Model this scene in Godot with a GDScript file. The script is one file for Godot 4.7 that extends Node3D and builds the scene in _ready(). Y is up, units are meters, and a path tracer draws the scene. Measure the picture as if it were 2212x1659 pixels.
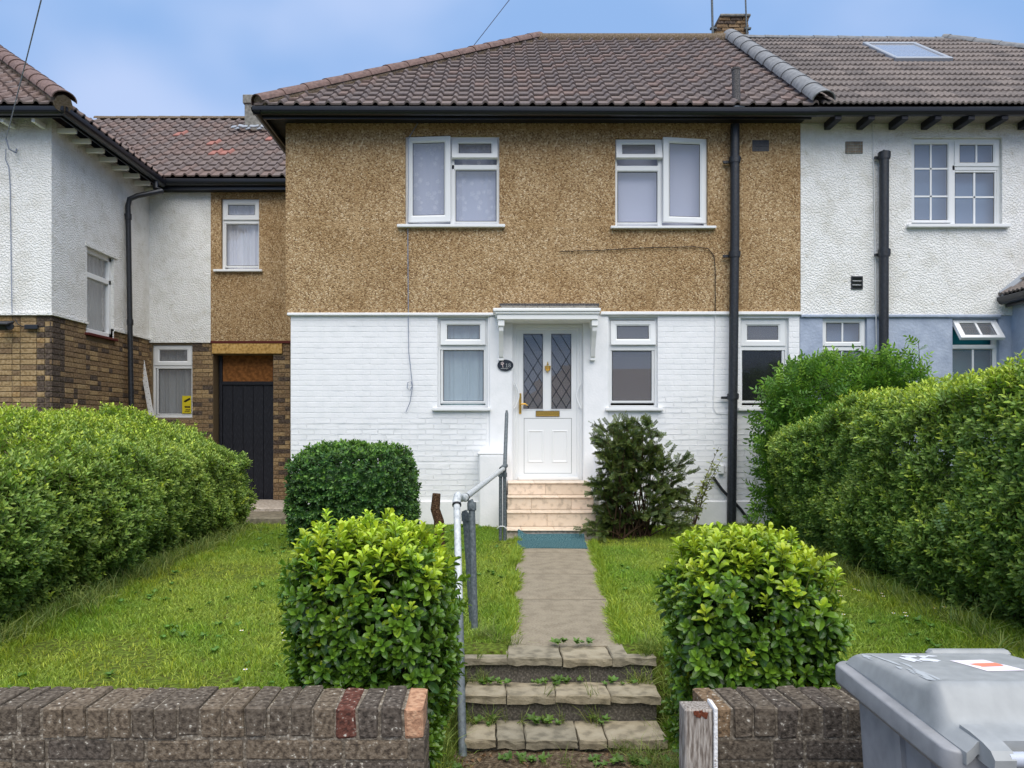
extends Node3D
# A house front seen over a low garden wall. y is up, metres, the camera looks along -Z.
# P(px, py, Z) turns a point of the 2212 x 1659 view into a place at depth Z; Z comes from the wall, ground or thing it lies on.
const F := 1661.0
const VX := 1075.0
const VY := 926.0
const EYE := 1.82
const ZW := 10.70

var M := {}
var rng := RandomNumberGenerator.new()
var fn := FastNoiseLite.new()
var brick_meshes := []
var taken := {}

func P(px: float, py: float, z: float) -> Vector3:
	return Vector3((px - VX) / F * z, EYE - (py - VY) / F * z, -z)
func PX(px: float, z: float) -> float:
	return (px - VX) / F * z
func PY(py: float, z: float) -> float:
	return EYE - (py - VY) / F * z

class MB:
	var v := PackedVector3Array()
	var n := PackedVector3Array()
	var c := PackedColorArray()
	var uv := PackedVector2Array()
	var col := Color(1, 1, 1)
	func tri(a: Vector3, b: Vector3, d: Vector3) -> void:
		var q := (b - a).cross(d - a).normalized()
		v.append(a); v.append(d); v.append(b)
		n.append(q); n.append(q); n.append(q)
		c.append(col); c.append(col); c.append(col)
	func trin(a: Vector3, b: Vector3, d: Vector3, na: Vector3, nb: Vector3, nd: Vector3) -> void:
		v.append(a); v.append(d); v.append(b)
		n.append(na); n.append(nd); n.append(nb)
		c.append(col); c.append(col); c.append(col)
	func quad(a: Vector3, b: Vector3, d: Vector3, e: Vector3) -> void:
		tri(a, b, d)
		tri(a, d, e)
	func quad_uv(a: Vector3, b: Vector3, d: Vector3, e: Vector3, u0 := 0.0, v0 := 0.0, u1 := 1.0, v1 := 1.0) -> void:
		quad(a, b, d, e)
		var A := Vector2(u0, v1); var B := Vector2(u1, v1); var D := Vector2(u1, v0); var E := Vector2(u0, v0)
		for q in [A, D, B, A, E, D]: uv.append(q)
	func face(pts: Array, ctr: Vector3) -> void:
		var a: Vector3 = pts[0]; var b: Vector3 = pts[1]; var d: Vector3 = pts[2]
		var m := Vector3.ZERO
		for p in pts: m += p
		m /= pts.size()
		var flip := (b - a).cross(d - a).dot(m - ctr) < 0.0
		for i in range(1, pts.size() - 1):
			if flip: tri(a, pts[i + 1], pts[i])
			else: tri(a, pts[i], pts[i + 1])
	func hexa(p: Array) -> void:   # p[0..3] one end loop, p[4..7] the other
		var ctr := Vector3.ZERO
		for q in p: ctr += q / 8.0
		face([p[0], p[1], p[2], p[3]], ctr)
		face([p[4], p[5], p[6], p[7]], ctr)
		for i in 4:
			face([p[i], p[(i + 1) % 4], p[(i + 1) % 4 + 4], p[i + 4]], ctr)
	func box(ctr: Vector3, size: Vector3, b := Basis()) -> void:
		var h := size / 2.0
		var p := []
		for z in [-1.0, 1.0]:
			for q in [[-1.0, -1.0], [1.0, -1.0], [1.0, 1.0], [-1.0, 1.0]]:
				p.append(ctr + b * Vector3(q[0] * h.x, q[1] * h.y, z * h.z))
		hexa(p)
	func span(x0: float, y0: float, z0: float, x1: float, y1: float, z1: float) -> void:
		box(Vector3((x0 + x1) / 2, (y0 + y1) / 2, (z0 + z1) / 2), Vector3(absf(x1 - x0), absf(y1 - y0), absf(z1 - z0)))
	func cbox(ctr: Vector3, size: Vector3, bev: float, b := Basis(), jit := 0.0, r: RandomNumberGenerator = null) -> void:
		var h := size / 2.0
		var pt := {}
		for sx in [-1, 1]:
			for sy in [-1, 1]:
				for sz in [-1, 1]:
					for ax in 3:
						var q := Vector3(sx * h.x, sy * h.y, sz * h.z)
						for k in 3:
							if k != ax: q[k] -= signf(q[k]) * bev
						if r: q += Vector3(r.randf_range(-jit, jit), r.randf_range(-jit, jit), r.randf_range(-jit, jit))
						pt[[sx, sy, sz, ax]] = ctr + b * q
		for ax in 3:
			var u := (ax + 1) % 3
			var w := (ax + 2) % 3
			for s in [-1, 1]:
				var ps := []
				for q in [[-1, -1], [1, -1], [1, 1], [-1, 1]]:
					var k := [0, 0, 0]
					k[ax] = s; k[u] = q[0]; k[w] = q[1]
					ps.append(pt[[k[0], k[1], k[2], ax]])
				face(ps, ctr)
			for s in [-1, 1]:
				for t in [-1, 1]:
					var k0 := [0, 0, 0]; var k1 := [0, 0, 0]
					k0[u] = s; k0[w] = t; k0[ax] = -1
					k1[u] = s; k1[w] = t; k1[ax] = 1
					face([pt[[k0[0], k0[1], k0[2], u]], pt[[k1[0], k1[1], k1[2], u]], pt[[k1[0], k1[1], k1[2], w]], pt[[k0[0], k0[1], k0[2], w]]], ctr)
		for sx in [-1, 1]:
			for sy in [-1, 1]:
				for sz in [-1, 1]:
					face([pt[[sx, sy, sz, 0]], pt[[sx, sy, sz, 1]], pt[[sx, sy, sz, 2]]], ctr)
	func tube(pts: Array, rad, sides := 10, cap := true) -> void:
		var rings := []
		var norms := []
		var up := Vector3.UP
		for i in pts.size():
			var a: Vector3 = pts[maxi(i - 1, 0)]
			var b: Vector3 = pts[mini(i + 1, pts.size() - 1)]
			var t := (b - a).normalized()
			if i == 0:
				up = Vector3.UP if absf(t.y) < 0.9 else Vector3.RIGHT
			var s := t.cross(up).normalized()
			up = s.cross(t).normalized()
			var r: float = rad[i] if rad is Array else rad
			var ring := []
			var nr := []
			for k in sides:
				var an := TAU * k / sides
				var d := s * cos(an) + up * sin(an)
				ring.append(pts[i] + d * r)
				nr.append(d)
			rings.append(ring)
			norms.append(nr)
		for i in pts.size() - 1:
			for k in sides:
				var k2 := (k + 1) % sides
				trin(rings[i][k], rings[i + 1][k2], rings[i][k2], norms[i][k], norms[i + 1][k2], norms[i][k2])
				trin(rings[i][k], rings[i + 1][k], rings[i + 1][k2], norms[i][k], norms[i + 1][k], norms[i + 1][k2])
		if cap:
			var l := pts.size() - 1
			face(rings[0], pts[mini(1, l)])
			face(rings[l], pts[maxi(l - 1, 0)])
	func grid(rows: Array, closed := false) -> void:   # rows of points, smooth
		var nr := rows.size()
		var nc: int = rows[0].size()
		var nn := []
		for i in nr:
			var line := []
			for j in nc:
				var a: Vector3 = rows[maxi(i - 1, 0)][j]; var b: Vector3 = rows[mini(i + 1, nr - 1)][j]
				var d: Vector3 = rows[i][(j - 1 + nc) % nc if closed else maxi(j - 1, 0)]
				var e: Vector3 = rows[i][(j + 1) % nc if closed else mini(j + 1, nc - 1)]
				line.append((e - d).cross(b - a).normalized())
			nn.append(line)
		for i in nr - 1:
			for j in (nc if closed else nc - 1):
				var k := (j + 1) % nc
				trin(rows[i][j], rows[i][k], rows[i + 1][k], nn[i][j], nn[i][k], nn[i + 1][k])
				trin(rows[i][j], rows[i + 1][k], rows[i + 1][j], nn[i][j], nn[i + 1][k], nn[i + 1][j])
	func prism(poly: PackedVector2Array, xf: Transform3D, depth: float) -> void:
		var idx := Geometry2D.triangulate_polygon(poly)
		var ctr := Vector2.ZERO
		for p in poly: ctr += p / poly.size()
		for i in range(0, idx.size(), 3):
			for z in [0.0, depth]:
				var q := []
				for k in 3: q.append(xf * Vector3(poly[idx[i + k]].x, poly[idx[i + k]].y, z))
				face(q, xf * Vector3(ctr.x, ctr.y, depth / 2))
		var cw := Geometry2D.is_polygon_clockwise(poly)
		for i in poly.size():
			var a := poly[i]; var b := poly[(i + 1) % poly.size()]
			var A := xf * Vector3(a.x, a.y, 0); var B := xf * Vector3(b.x, b.y, 0)
			var A2 := xf * Vector3(a.x, a.y, depth); var B2 := xf * Vector3(b.x, b.y, depth)
			if cw: quad(B, A, A2, B2)
			else: quad(A, B, B2, A2)
	# rectangular loops between an outer and an inner rectangle (x0, y0, x1, y1): prof holds (share of the way in, z)
	func ring(o: Array, i: Array, z: float, prof: Array) -> void:
		var loops := []
		for p in prof:
			var r := []
			for k in 4: r.append(lerpf(o[k], i[k], p[0]))
			loops.append([Vector3(r[0], r[1], z + p[1]), Vector3(r[2], r[1], z + p[1]), Vector3(r[2], r[3], z + p[1]), Vector3(r[0], r[3], z + p[1])])
		for a in loops.size() - 1:
			for k in 4:
				var k2 := (k + 1) % 4
				quad(loops[a][k], loops[a][k2], loops[a + 1][k2], loops[a + 1][k])
	func mesh() -> ArrayMesh:
		var arr := []
		arr.resize(Mesh.ARRAY_MAX)
		arr[Mesh.ARRAY_VERTEX] = v
		arr[Mesh.ARRAY_NORMAL] = n
		arr[Mesh.ARRAY_COLOR] = c
		if uv.size() == v.size() and uv.size() > 0: arr[Mesh.ARRAY_TEX_UV] = uv
		var m := ArrayMesh.new()
		m.add_surface_from_arrays(Mesh.PRIMITIVE_TRIANGLES, arr)
		return m

func wpos(o: Node) -> Vector3:
	var p := Vector3.ZERO
	while o is Node3D and o != self:
		p += o.position
		o = o.get_parent()
	return p
func obj(called: String, mesh: Mesh, mat: Material, parent: Node = self, xf := Transform3D()) -> MeshInstance3D:
	var o := MeshInstance3D.new()
	o.name = numbered(called) if parent == self else called
	o.mesh = mesh
	o.material_override = mat
	o.cast_shadow = GeometryInstance3D.SHADOW_CASTING_SETTING_ON
	parent.add_child(o, true)
	o.transform = Transform3D(xf.basis, xf.origin - wpos(parent))
	return o
func numbered(called: String) -> String:
	var k: int = taken.get(called, 0)
	taken[called] = k + 1
	return called if k == 0 else "%s_%03d" % [called, k]
func tag(o: Node, label: String, category: String, group := "") -> Node:
	o.set_meta("label", label)
	o.set_meta("category", category)
	if group: o.set_meta("group", group)
	return o
func thing(called: String, at: Vector3, label: String, category: String, group := "") -> Node3D:
	var o := Node3D.new()
	o.name = numbered(called)
	add_child(o)
	o.position = at
	tag(o, label, category, group)
	return o
func part(called: String, parent: Node3D, at = null) -> Node3D:
	var o := Node3D.new()
	o.name = called
	parent.add_child(o, true)
	if at != null: o.position = at - wpos(parent)
	return o
func structure(o: Node) -> Node:
	o.set_meta("kind", "structure")
	return o
func stuff(o: Node) -> Node:
	o.set_meta("kind", "stuff")
	return o

# ---------- materials
func ntex(sd: int, freq: float, cols: Array, offs: Array, oct := 4, size := 512, type := FastNoiseLite.TYPE_SIMPLEX_SMOOTH, fractal := FastNoiseLite.FRACTAL_FBM, ret := FastNoiseLite.RETURN_DISTANCE) -> NoiseTexture2D:
	var nz := FastNoiseLite.new()
	nz.seed = sd
	nz.frequency = freq
	nz.noise_type = type
	nz.fractal_type = fractal
	nz.fractal_octaves = oct
	nz.cellular_return_type = ret
	var t := NoiseTexture2D.new()
	t.width = size
	t.height = size
	t.seamless = true
	t.generate_mipmaps = false
	t.noise = nz
	var g := Gradient.new()
	g.offsets = PackedFloat32Array(offs)
	g.colors = PackedColorArray(cols)
	t.color_ramp = g
	return t
func grey(sd: int, freq: float, oct := 4, size := 512, type := FastNoiseLite.TYPE_SIMPLEX_SMOOTH, fractal := FastNoiseLite.FRACTAL_FBM, ret := FastNoiseLite.RETURN_DISTANCE) -> NoiseTexture2D:
	return ntex(sd, freq, [Color(0, 0, 0), Color(1, 1, 1)], [0.0, 1.0], oct, size, type, fractal, ret)
func mat(called: String, col: Color, rough := 0.8, spec := 0.5, metal := 0.0) -> StandardMaterial3D:
	var m := StandardMaterial3D.new()
	m.resource_name = called
	m.albedo_color = col
	m.roughness = rough
	m.metallic_specular = spec
	m.metallic = metal
	M[called] = m
	return m
func world(m: StandardMaterial3D, per_m: float) -> StandardMaterial3D:
	m.uv1_triplanar = true
	m.uv1_world_triplanar = true
	m.uv1_scale = Vector3.ONE * per_m
	m.uv1_triplanar_sharpness = 4.0
	return m
func bump(m: StandardMaterial3D, t: Texture2D, cm: float) -> StandardMaterial3D:
	m.heightmap_enabled = true
	m.heightmap_texture = t
	m.heightmap_scale = cm
	return m
func sr(r: float, g: float, b: float) -> Color:   # 0..255
	return Color(r / 255.0, g / 255.0, b / 255.0)
func lin(r: float, g: float, b: float) -> Color:
	return sr(r, g, b).srgb_to_linear()
func _ready() -> void:
	rng.seed = 7
	fn.seed = 3
	fn.frequency = 0.02
	fn.fractal_octaves = 3
	# camera: level, lens shifted so that the horizon lies below the middle
	var cam := Camera3D.new()
	cam.name = "camera"
	cam.position = Vector3(0, EYE, 0)
	cam.projection = Camera3D.PROJECTION_FRUSTUM
	cam.near = 0.05
	cam.far = 1500.0
	cam.size = 2.0 * 0.05 * 829.5 / F
	cam.frustum_offset = Vector2(31.0, 96.5) / F * 0.05
	add_child(cam)
	cam.current = true
	# sky and sun: bright thin overcast
	var env := Environment.new()
	env.background_mode = Environment.BG_SKY
	env.sky = make_sky()
	env.background_energy_multiplier = 0.34
	env.tonemap_mode = Environment.TONE_MAPPER_LINEAR
	env.tonemap_exposure = 2.95
	env.sdfgi_enabled = true
	env.ssao_enabled = true
	env.ssil_enabled = true
	var we := WorldEnvironment.new()
	we.name = "environment"
	we.environment = env
	add_child(we)
	var sun := DirectionalLight3D.new()
	sun.name = "sun"
	sun.light_energy = 0.5
	sun.light_color = Color(1.0, 0.965, 0.91)
	sun.light_angular_distance = 76.0
	sun.shadow_enabled = true
	sun.rotation_degrees = Vector3(-61, 11, 0)
	add_child(sun)
	make_materials()
	for k in 8:
		var mb := MB.new()
		mb.cbox(Vector3.ZERO, Vector3(0.215, 0.065, 0.06), 0.006, Basis(), 0.0018, rng)
		brick_meshes.append(mb.mesh())
	make_ground()
	make_path()
	house_middle()
	link_building()
	house_left()
	house_right()
	house_opposite()
	make_garden_steps()
	make_door_steps()
	garden_wall(-3.6, PX(917, 2.65), "long low dark brick garden wall ending in an orange coping brick", true, 0.02, [0, 1, 2, 0, 1, 2, 0])
	garden_wall(PX(1530, 2.65), 3.6, "low dark brick garden wall behind the grey bin", false, 0.05, [1, 1, 0, 1, 0, 2, 1])
	make_gate_post()
	make_handrail()
	make_stump()
	make_mat()
	make_bin()
	make_small_things()
	make_hedges()
	make_shrubs()
	make_grass()

func make_sky() -> Sky:
	var w := 1024
	var h := 512
	var im := Image.create(w, h, false, Image.FORMAT_RGBF)
	var nz := FastNoiseLite.new()
	nz.seed = 12
	nz.frequency = 1.0
	nz.fractal_octaves = 4
	var blue := lin(148, 186, 238)
	var pale := lin(190, 211, 250)
	var ground := lin(110, 108, 98)
	for y in h:
		var el := PI / 2 - PI * (y + 0.5) / h
		for x in w:
			var az := TAU * (x + 0.5) / w
			if el < -0.02:
				im.set_pixel(x, y, ground)
				continue
			var d := Vector3(sin(az) * cos(el), sin(el) * 1.7, cos(az) * cos(el))
			var n := nz.get_noise_3dv(d * 1.5) + 0.5 * nz.get_noise_3dv(d * 4.0 + Vector3(5, 5, 5)) * 0.5
			im.set_pixel(x, y, blue.lerp(pale, smooth(-0.30, 0.42, n)))
	var pm := PanoramaSkyMaterial.new()
	pm.panorama = ImageTexture.create_from_image(im)
	var s := Sky.new()
	s.sky_material = pm
	return s
func make_materials() -> void:
	var RID := FastNoiseLite.FRACTAL_RIDGED
	var CEL := FastNoiseLite.TYPE_CELLULAR
	var fine := grey(5, 0.05, 4)
	var grit := grey(6, 0.12, 4)
	var cells := grey(7, 0.055, 1, 1024, CEL, FastNoiseLite.FRACTAL_NONE, FastNoiseLite.RETURN_DISTANCE)
	# tan pebbledash: pale and brown chippings bedded in a darker mortar
	var m := world(mat("pebbledash", sr(255, 255, 255), 0.9, 0.3), 0.74)
	mottle(m, ntex(12, 0.008, [sr(240, 236, 230), sr(255, 255, 255)], [0.25, 0.6], 3, 512), 0.25)
	m.albedo_texture = ntex(11, 0.072, [sr(124, 99, 70), sr(150, 123, 89), sr(168, 140, 103), sr(177, 150, 112), sr(188, 162, 124), sr(210, 189, 156)], [0.0, 0.2, 0.42, 0.62, 0.84, 1.0], 1, 1024, CEL, FastNoiseLite.FRACTAL_NONE, FastNoiseLite.RETURN_CELL_VALUE)
	bump(m, ntex(11, 0.072, [Color(1, 1, 1), Color(0, 0, 0)], [0.0, 0.7], 1, 1024, CEL, FastNoiseLite.FRACTAL_NONE, FastNoiseLite.RETURN_DISTANCE), 0.7)
	# white roughcast of the neighbours
	m = world(mat("roughcast", sr(238, 238, 235), 0.9, 0.3), 0.7)
	mottle(m, ntex(24, 0.015, [sr(242, 241, 238), sr(255, 255, 255)], [0.15, 0.5], 5, 512), 0.25)
	m.albedo_texture = ntex(21, 0.008, [sr(230, 228, 222), sr(250, 250, 249), sr(255, 255, 255)], [0.06, 0.22, 0.7], 6, 1024)
	bump(m, ntex(22, 0.035, [Color(0, 0, 0), Color(1, 1, 1)], [0.25, 0.65], 3, 1024, FastNoiseLite.TYPE_SIMPLEX), 0.75)
	m = bump(world(mat("white_masonry", sr(236, 237, 238), 0.6, 0.4), 0.9), fine, 0.12)
	m.albedo_texture = ntex(23, 0.01, [sr(249, 250, 250), sr(255, 255, 255)], [0.1, 0.6], 5)
	m = bump(world(mat("white_wood", sr(238, 239, 237), 0.5, 0.4), 1.2), fine, 0.05)
	m = bump(world(mat("blue_render", sr(170, 181, 199), 0.85, 0.3), 0.6), grey(31, 0.06, 4), 0.4)
	m.albedo_texture = ntex(32, 0.01, [sr(228, 230, 234), sr(255, 255, 255)], [0.1, 0.7], 5)
	# stock bricks
	var tones := [[sr(142, 119, 88), sr(112, 92, 66)], [sr(160, 136, 100), sr(130, 108, 76)], [sr(128, 106, 80), sr(98, 80, 60)], [sr(160, 132, 92), sr(132, 104, 70)], [sr(88, 76, 66), sr(58, 50, 46)]]
	for k in 5:
		m = bump(world(mat("stock_%d" % k, Color.WHITE, 0.92, 0.3), 2.0), fine, 0.25)
		m.albedo_texture = ntex(40 + k, 0.02, [tones[k][1], tones[k][0], tones[k][0].lightened(0.12)], [0.15, 0.5, 0.9], 5)
	tones = [[sr(96, 87, 76), sr(58, 52, 46)], [sr(88, 80, 72), sr(50, 46, 42)], [sr(110, 98, 83), sr(66, 58, 50)], [sr(98, 62, 52), sr(60, 44, 40)], [sr(118, 98, 76), sr(70, 60, 50)]]
	for k in 5:
		m = bump(world(mat("garden_brick_%d" % k, Color.WHITE, 0.95, 0.25), 1.7), grit, 0.22)
		# weathered faces with scattered pale lichen spots
		m.albedo_texture = ntex(50 + k, 0.045, [tones[k][1], tones[k][0], tones[k][0].lightened(0.08), sr(160, 154, 140), sr(206, 202, 192)], [0.12, 0.5, 0.77, 0.83, 0.92], 5)
	m = bump(world(mat("orange_brick", Color.WHITE, 0.9, 0.3), 2.6), fine, 0.3)
	m.albedo_texture = ntex(56, 0.02, [sr(128, 98, 78), sr(176, 134, 106), sr(196, 160, 130)], [0.1, 0.5, 0.9], 5)
	m = bump(world(mat("coping_top", Color.WHITE, 0.95, 0.25), 2.2), fine, 0.5)
	m.albedo_texture = ntex(57, 0.025, [sr(84, 74, 66), sr(134, 118, 104), sr(156, 142, 126), sr(190, 184, 168)], [0.1, 0.45, 0.72, 0.9], 5)
	m = bump(world(mat("mortar", sr(128, 114, 92), 0.95, 0.2), 3.0), fine, 0.3)
	m = bump(world(mat("garden_mortar", Color.WHITE, 0.95, 0.2), 3.0), fine, 0.3)
	m.albedo_texture = ntex(58, 0.03, [sr(96, 88, 78), sr(126, 117, 104), sr(178, 172, 160)], [0.2, 0.6, 0.9], 5)
	m = bump(world(mat("lintel_stone", Color.WHITE, 0.9, 0.3), 1.4), fine, 0.2)
	m.albedo_texture = ntex(59, 0.02, [sr(132, 104, 60), sr(190, 152, 88), sr(206, 176, 118)], [0.1, 0.5, 0.9], 5)
	# roof tiles
	tones = [[sr(114, 103, 99), sr(98, 87, 84)], [sr(108, 99, 96), sr(93, 83, 81)], [sr(118, 106, 101), sr(101, 90, 86)], [sr(122, 105, 99), sr(105, 90, 84)], [sr(111, 102, 99), sr(91, 82, 80)]]
	for k in 5:
		m = bump(world(mat("tile_%d" % k, Color.WHITE, 0.8, 0.4), 1.6), fine, 0.1)
		m.albedo_texture = ntex(60 + k, 0.02, [tones[k][1], tones[k][0]], [0.2, 0.8], 5)
	mat("tile_red", sr(152, 104, 94), 0.8, 0.4)
	for k in 3:
		m = bump(world(mat("grey_tile_%d" % k, Color.WHITE, 0.85, 0.4), 1.6), fine, 0.1)
		var g: Color = [sr(126, 117, 112), sr(116, 108, 104), sr(134, 124, 118)][k]
		m.albedo_texture = ntex(66 + k, 0.02, [g.darkened(0.2), g], [0.2, 0.8], 5)
	m = bump(world(mat("hip_tile", Color.WHITE, 0.85, 0.4), 1.4), fine, 0.15)
	m.albedo_texture = ntex(70, 0.02, [sr(92, 76, 71), sr(116, 95, 89), sr(130, 108, 101)], [0.15, 0.55, 0.9], 5)
	m = bump(world(mat("grey_ridge", Color.WHITE, 0.85, 0.4), 1.2), fine, 0.1)
	m.albedo_texture = ntex(71, 0.015, [sr(110, 112, 114), sr(134, 136, 138)], [0.2, 0.8], 4)
	m = bump(world(mat("roof_mortar", Color.WHITE, 0.95, 0.2), 2.0), fine, 0.6)
	m.albedo_texture = ntex(72, 0.03, [sr(84, 78, 56), sr(112, 98, 84), sr(142, 130, 116)], [0.15, 0.5, 0.9], 5)
	mat("roof_felt", sr(46, 42, 42), 0.95, 0.2)
	m = bump(world(mat("cement_grey", Color.WHITE, 0.9, 0.3), 1.0), fine, 0.2)
	m.albedo_texture = ntex(73, 0.02, [sr(112, 110, 104), sr(146, 144, 136)], [0.2, 0.8], 5)
	mat("lead", sr(150, 156, 164), 0.55, 0.5, 0.2)
	# joinery, plastics, metal
	mat("upvc", sr(228, 230, 230), 0.3, 0.5)
	mat("gasket", sr(34, 36, 38), 0.6, 0.4)
	m = mat("black_plastic", sr(26, 29, 36), 0.35, 0.5)
	m = bump(world(mat("cast_iron", Color.WHITE, 0.45, 0.5), 2.0), fine, 0.1)
	m.albedo_texture = ntex(80, 0.02, [sr(28, 30, 34), sr(42, 46, 52)], [0.3, 0.7], 4)
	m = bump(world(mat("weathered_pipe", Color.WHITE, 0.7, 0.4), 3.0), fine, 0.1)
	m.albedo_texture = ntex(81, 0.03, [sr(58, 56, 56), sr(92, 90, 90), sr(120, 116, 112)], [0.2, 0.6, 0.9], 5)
	m = bump(world(mat("galvanised", Color.WHITE, 0.6, 0.4, 0.1), 3.0), fine, 0.05)
	m.albedo_texture = ntex(82, 0.02, [sr(74, 81, 85), sr(94, 102, 106), sr(114, 122, 125)], [0.15, 0.5, 0.9], 5)
	m = bump(world(mat("chalky_rail", Color.WHITE, 0.55, 0.5), 3.0), fine, 0.06)
	m.albedo_texture = ntex(83, 0.02, [sr(146, 152, 155), sr(184, 189, 190), sr(204, 208, 207)], [0.1, 0.45, 0.9], 5)
	mat("brass", sr(222, 178, 88), 0.25, 0.5, 0.9)
	mat("lead_came", sr(30, 34, 40), 0.5, 0.5)
	mat("sign_black", sr(32, 37, 46), 0.35, 0.5)
	mat("sign_print", sr(170, 172, 170), 0.6, 0.4)
	mat("sign_flower", sr(206, 190, 186), 0.6, 0.4)
	mat("cable_grey", sr(134, 142, 160), 0.6, 0.4)
	mat("cable_dark", sr(44, 40, 36), 0.6, 0.4)
	mat("cable_white", sr(222, 224, 224), 0.5, 0.4)
	m = mat("glass", Color(0.86, 0.86, 0.88, 0.02), 0.01, 0.7, 0.22)
	m.transparency = BaseMaterial3D.TRANSPARENCY_ALPHA
	m = mat("obscure_glass", Color(0.22, 0.24, 0.24, 0.30), 0.12, 0.6, 0.25)
	m.transparency = BaseMaterial3D.TRANSPARENCY_ALPHA
	m = mat("net", sr(226, 230, 240), 0.9, 0.2)
	m.backlight_enabled = true
	m.backlight = Color(0.5, 0.5, 0.5)
	mat("teal_net", sr(158, 178, 184), 0.9, 0.2)
	m = mat("grey_net", sr(136, 142, 142), 0.9, 0.2)
	m = mat("lace", Color.WHITE, 0.9, 0.2)
	m.albedo_texture = lace_texture()
	m.backlight_enabled = true
	m.backlight = Color(0.4, 0.4, 0.4)
	mat("blind", sr(188, 193, 212), 0.9, 0.2)
	mat("blue_blind", sr(112, 136, 164), 0.9, 0.2)
	mat("teal_paint", sr(14, 92, 104), 0.8, 0.3)
	mat("room", sr(120, 112, 104), 0.95, 0.2)
	mat("plywood", sr(150, 98, 52), 0.8, 0.3)
	M.plywood.albedo_texture = ntex(90, 0.015, [sr(190, 190, 190), sr(255, 255, 255)], [0.2, 0.8], 4)
	world(M.plywood, 1.5)
	m = bump(world(mat("black_timber", Color.WHITE, 0.6, 0.4), 1.0), fine, 0.1)
	m.uv1_scale = Vector3(5, 0.6, 5)
	m.albedo_texture = ntex(91, 0.03, [sr(18, 20, 28), sr(34, 36, 44), sr(70, 70, 74)], [0.3, 0.7, 1.0], 5)
	mat("drip_red", sr(92, 44, 40), 0.8, 0.3)
	# paving, ground
	m = bump(world(mat("concrete_path", Color.WHITE, 0.92, 0.3), 0.9), grey(101, 0.3, 2), 0.06)
	mottle(m, ntex(107, 0.10, [sr(236, 234, 230), sr(255, 255, 255)], [0.25, 0.55], 3, 512), 0.9)
	m.albedo_texture = ntex(100, 0.006, [sr(130, 121, 105), sr(138, 129, 112), sr(142, 133, 116), sr(147, 138, 120)], [0.2, 0.42, 0.6, 0.9], 5, 1024)
	for k in 3:
		m = bump(world(mat("flag_%d" % k, Color.WHITE, 0.9, 0.3), 1.8), fine, 0.2)
		var f: Color = [sr(154, 144, 122), sr(146, 138, 119), sr(160, 149, 126)][k]
		m.albedo_texture = ntex(102 + k, 0.008, [f.darkened(0.2), f.darkened(0.03), f.lightened(0.06)], [0.2, 0.5, 0.9], 5)
	m = bump(world(mat("riser", Color.WHITE, 0.95, 0.2), 2.0), fine, 0.25)
	m.albedo_texture = ntex(106, 0.05, [sr(84, 80, 73), sr(104, 99, 91), sr(146, 139, 128)], [0.2, 0.6, 1.0], 5)
	for k in 3:
		m = bump(world(mat("step_tile_%d" % k, Color.WHITE, 0.35, 0.5), 1.5), fine, 0.04)
		var f: Color = [sr(228, 206, 182), sr(218, 200, 178), sr(232, 212, 190)][k]
		m.albedo_texture = ntex(108 + k, 0.012, [f.darkened(0.16), f, f.lightened(0.1)], [0.1, 0.45, 0.9], 6)
	m = bump(world(mat("step_base", Color.WHITE, 0.8, 0.3), 1.5), fine, 0.1)
	m.albedo_texture = ntex(112, 0.02, [sr(168, 156, 142), sr(206, 196, 184)], [0.2, 0.7], 6)
	mat("grout", sr(196, 178, 156), 0.9, 0.3)
	m = bump(world(mat("mat_weave", Color.WHITE, 0.95, 0.2), 3.0), grey(114, 0.12, 3), 0.6)
	m.albedo_texture = ntex(113, 0.03, [sr(44, 76, 82), sr(72, 106, 112), sr(112, 144, 148)], [0.2, 0.5, 0.9], 4)
	m = bump(world(mat("turf", Color.WHITE, 1.0, 0.2), 1.0), fine, 1.0)
	m.albedo_texture = ntex(120, 0.02, [sr(70, 62, 38), sr(78, 92, 34), sr(98, 116, 44), sr(124, 126, 62)], [0.1, 0.4, 0.7, 0.95], 6, 1024)
	m = bump(world(mat("soil", Color.WHITE, 1.0, 0.2), 1.6), fine, 2.0)
	m.albedo_texture = ntex(121, 0.03, [sr(78, 66, 52), sr(112, 98, 79), sr(148, 132, 110)], [0.2, 0.6, 0.95], 6)
	m = bump(world(mat("pavement", Color.WHITE, 0.95, 0.3), 0.7), fine, 0.3)
	m.albedo_texture = ntex(122, 0.02, [sr(104, 100, 94), sr(132, 128, 122)], [0.2, 0.8], 6)
	m = bump(world(mat("asphalt", Color.WHITE, 0.95, 0.3), 0.7), fine, 0.4)
	m.albedo_texture = ntex(123, 0.05, [sr(54, 54, 56), sr(78, 78, 80)], [0.2, 0.8], 5)
	# timber
	m = bump(world(mat("grey_timber", Color.WHITE, 0.9, 0.3), 1.0), fine, 0.25)
	m.uv1_scale = Vector3(9, 1.0, 9)
	m.albedo_texture = ntex(130, 0.02, [sr(102, 92, 84), sr(150, 142, 134), sr(186, 180, 172)], [0.15, 0.5, 0.9], 5)
	m = bump(world(mat("flaked_white", Color.WHITE, 0.8, 0.3), 2.5), fine, 0.3)
	m.albedo_texture = ntex(131, 0.03, [sr(150, 142, 134), sr(224, 224, 224), sr(236, 236, 236)], [0.12, 0.3, 0.9], 5)
	mat("rust", sr(104, 60, 44), 0.95, 0.2)
	m = bump(world(mat("bark", Color.WHITE, 0.95, 0.2), 4.0), fine, 0.6)
	m.albedo_texture = ntex(132, 0.03, [sr(46, 34, 26), sr(84, 62, 46), sr(136, 112, 88)], [0.2, 0.55, 0.95], 5)
	mat("twig", sr(70, 54, 40), 0.9, 0.3)
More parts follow.
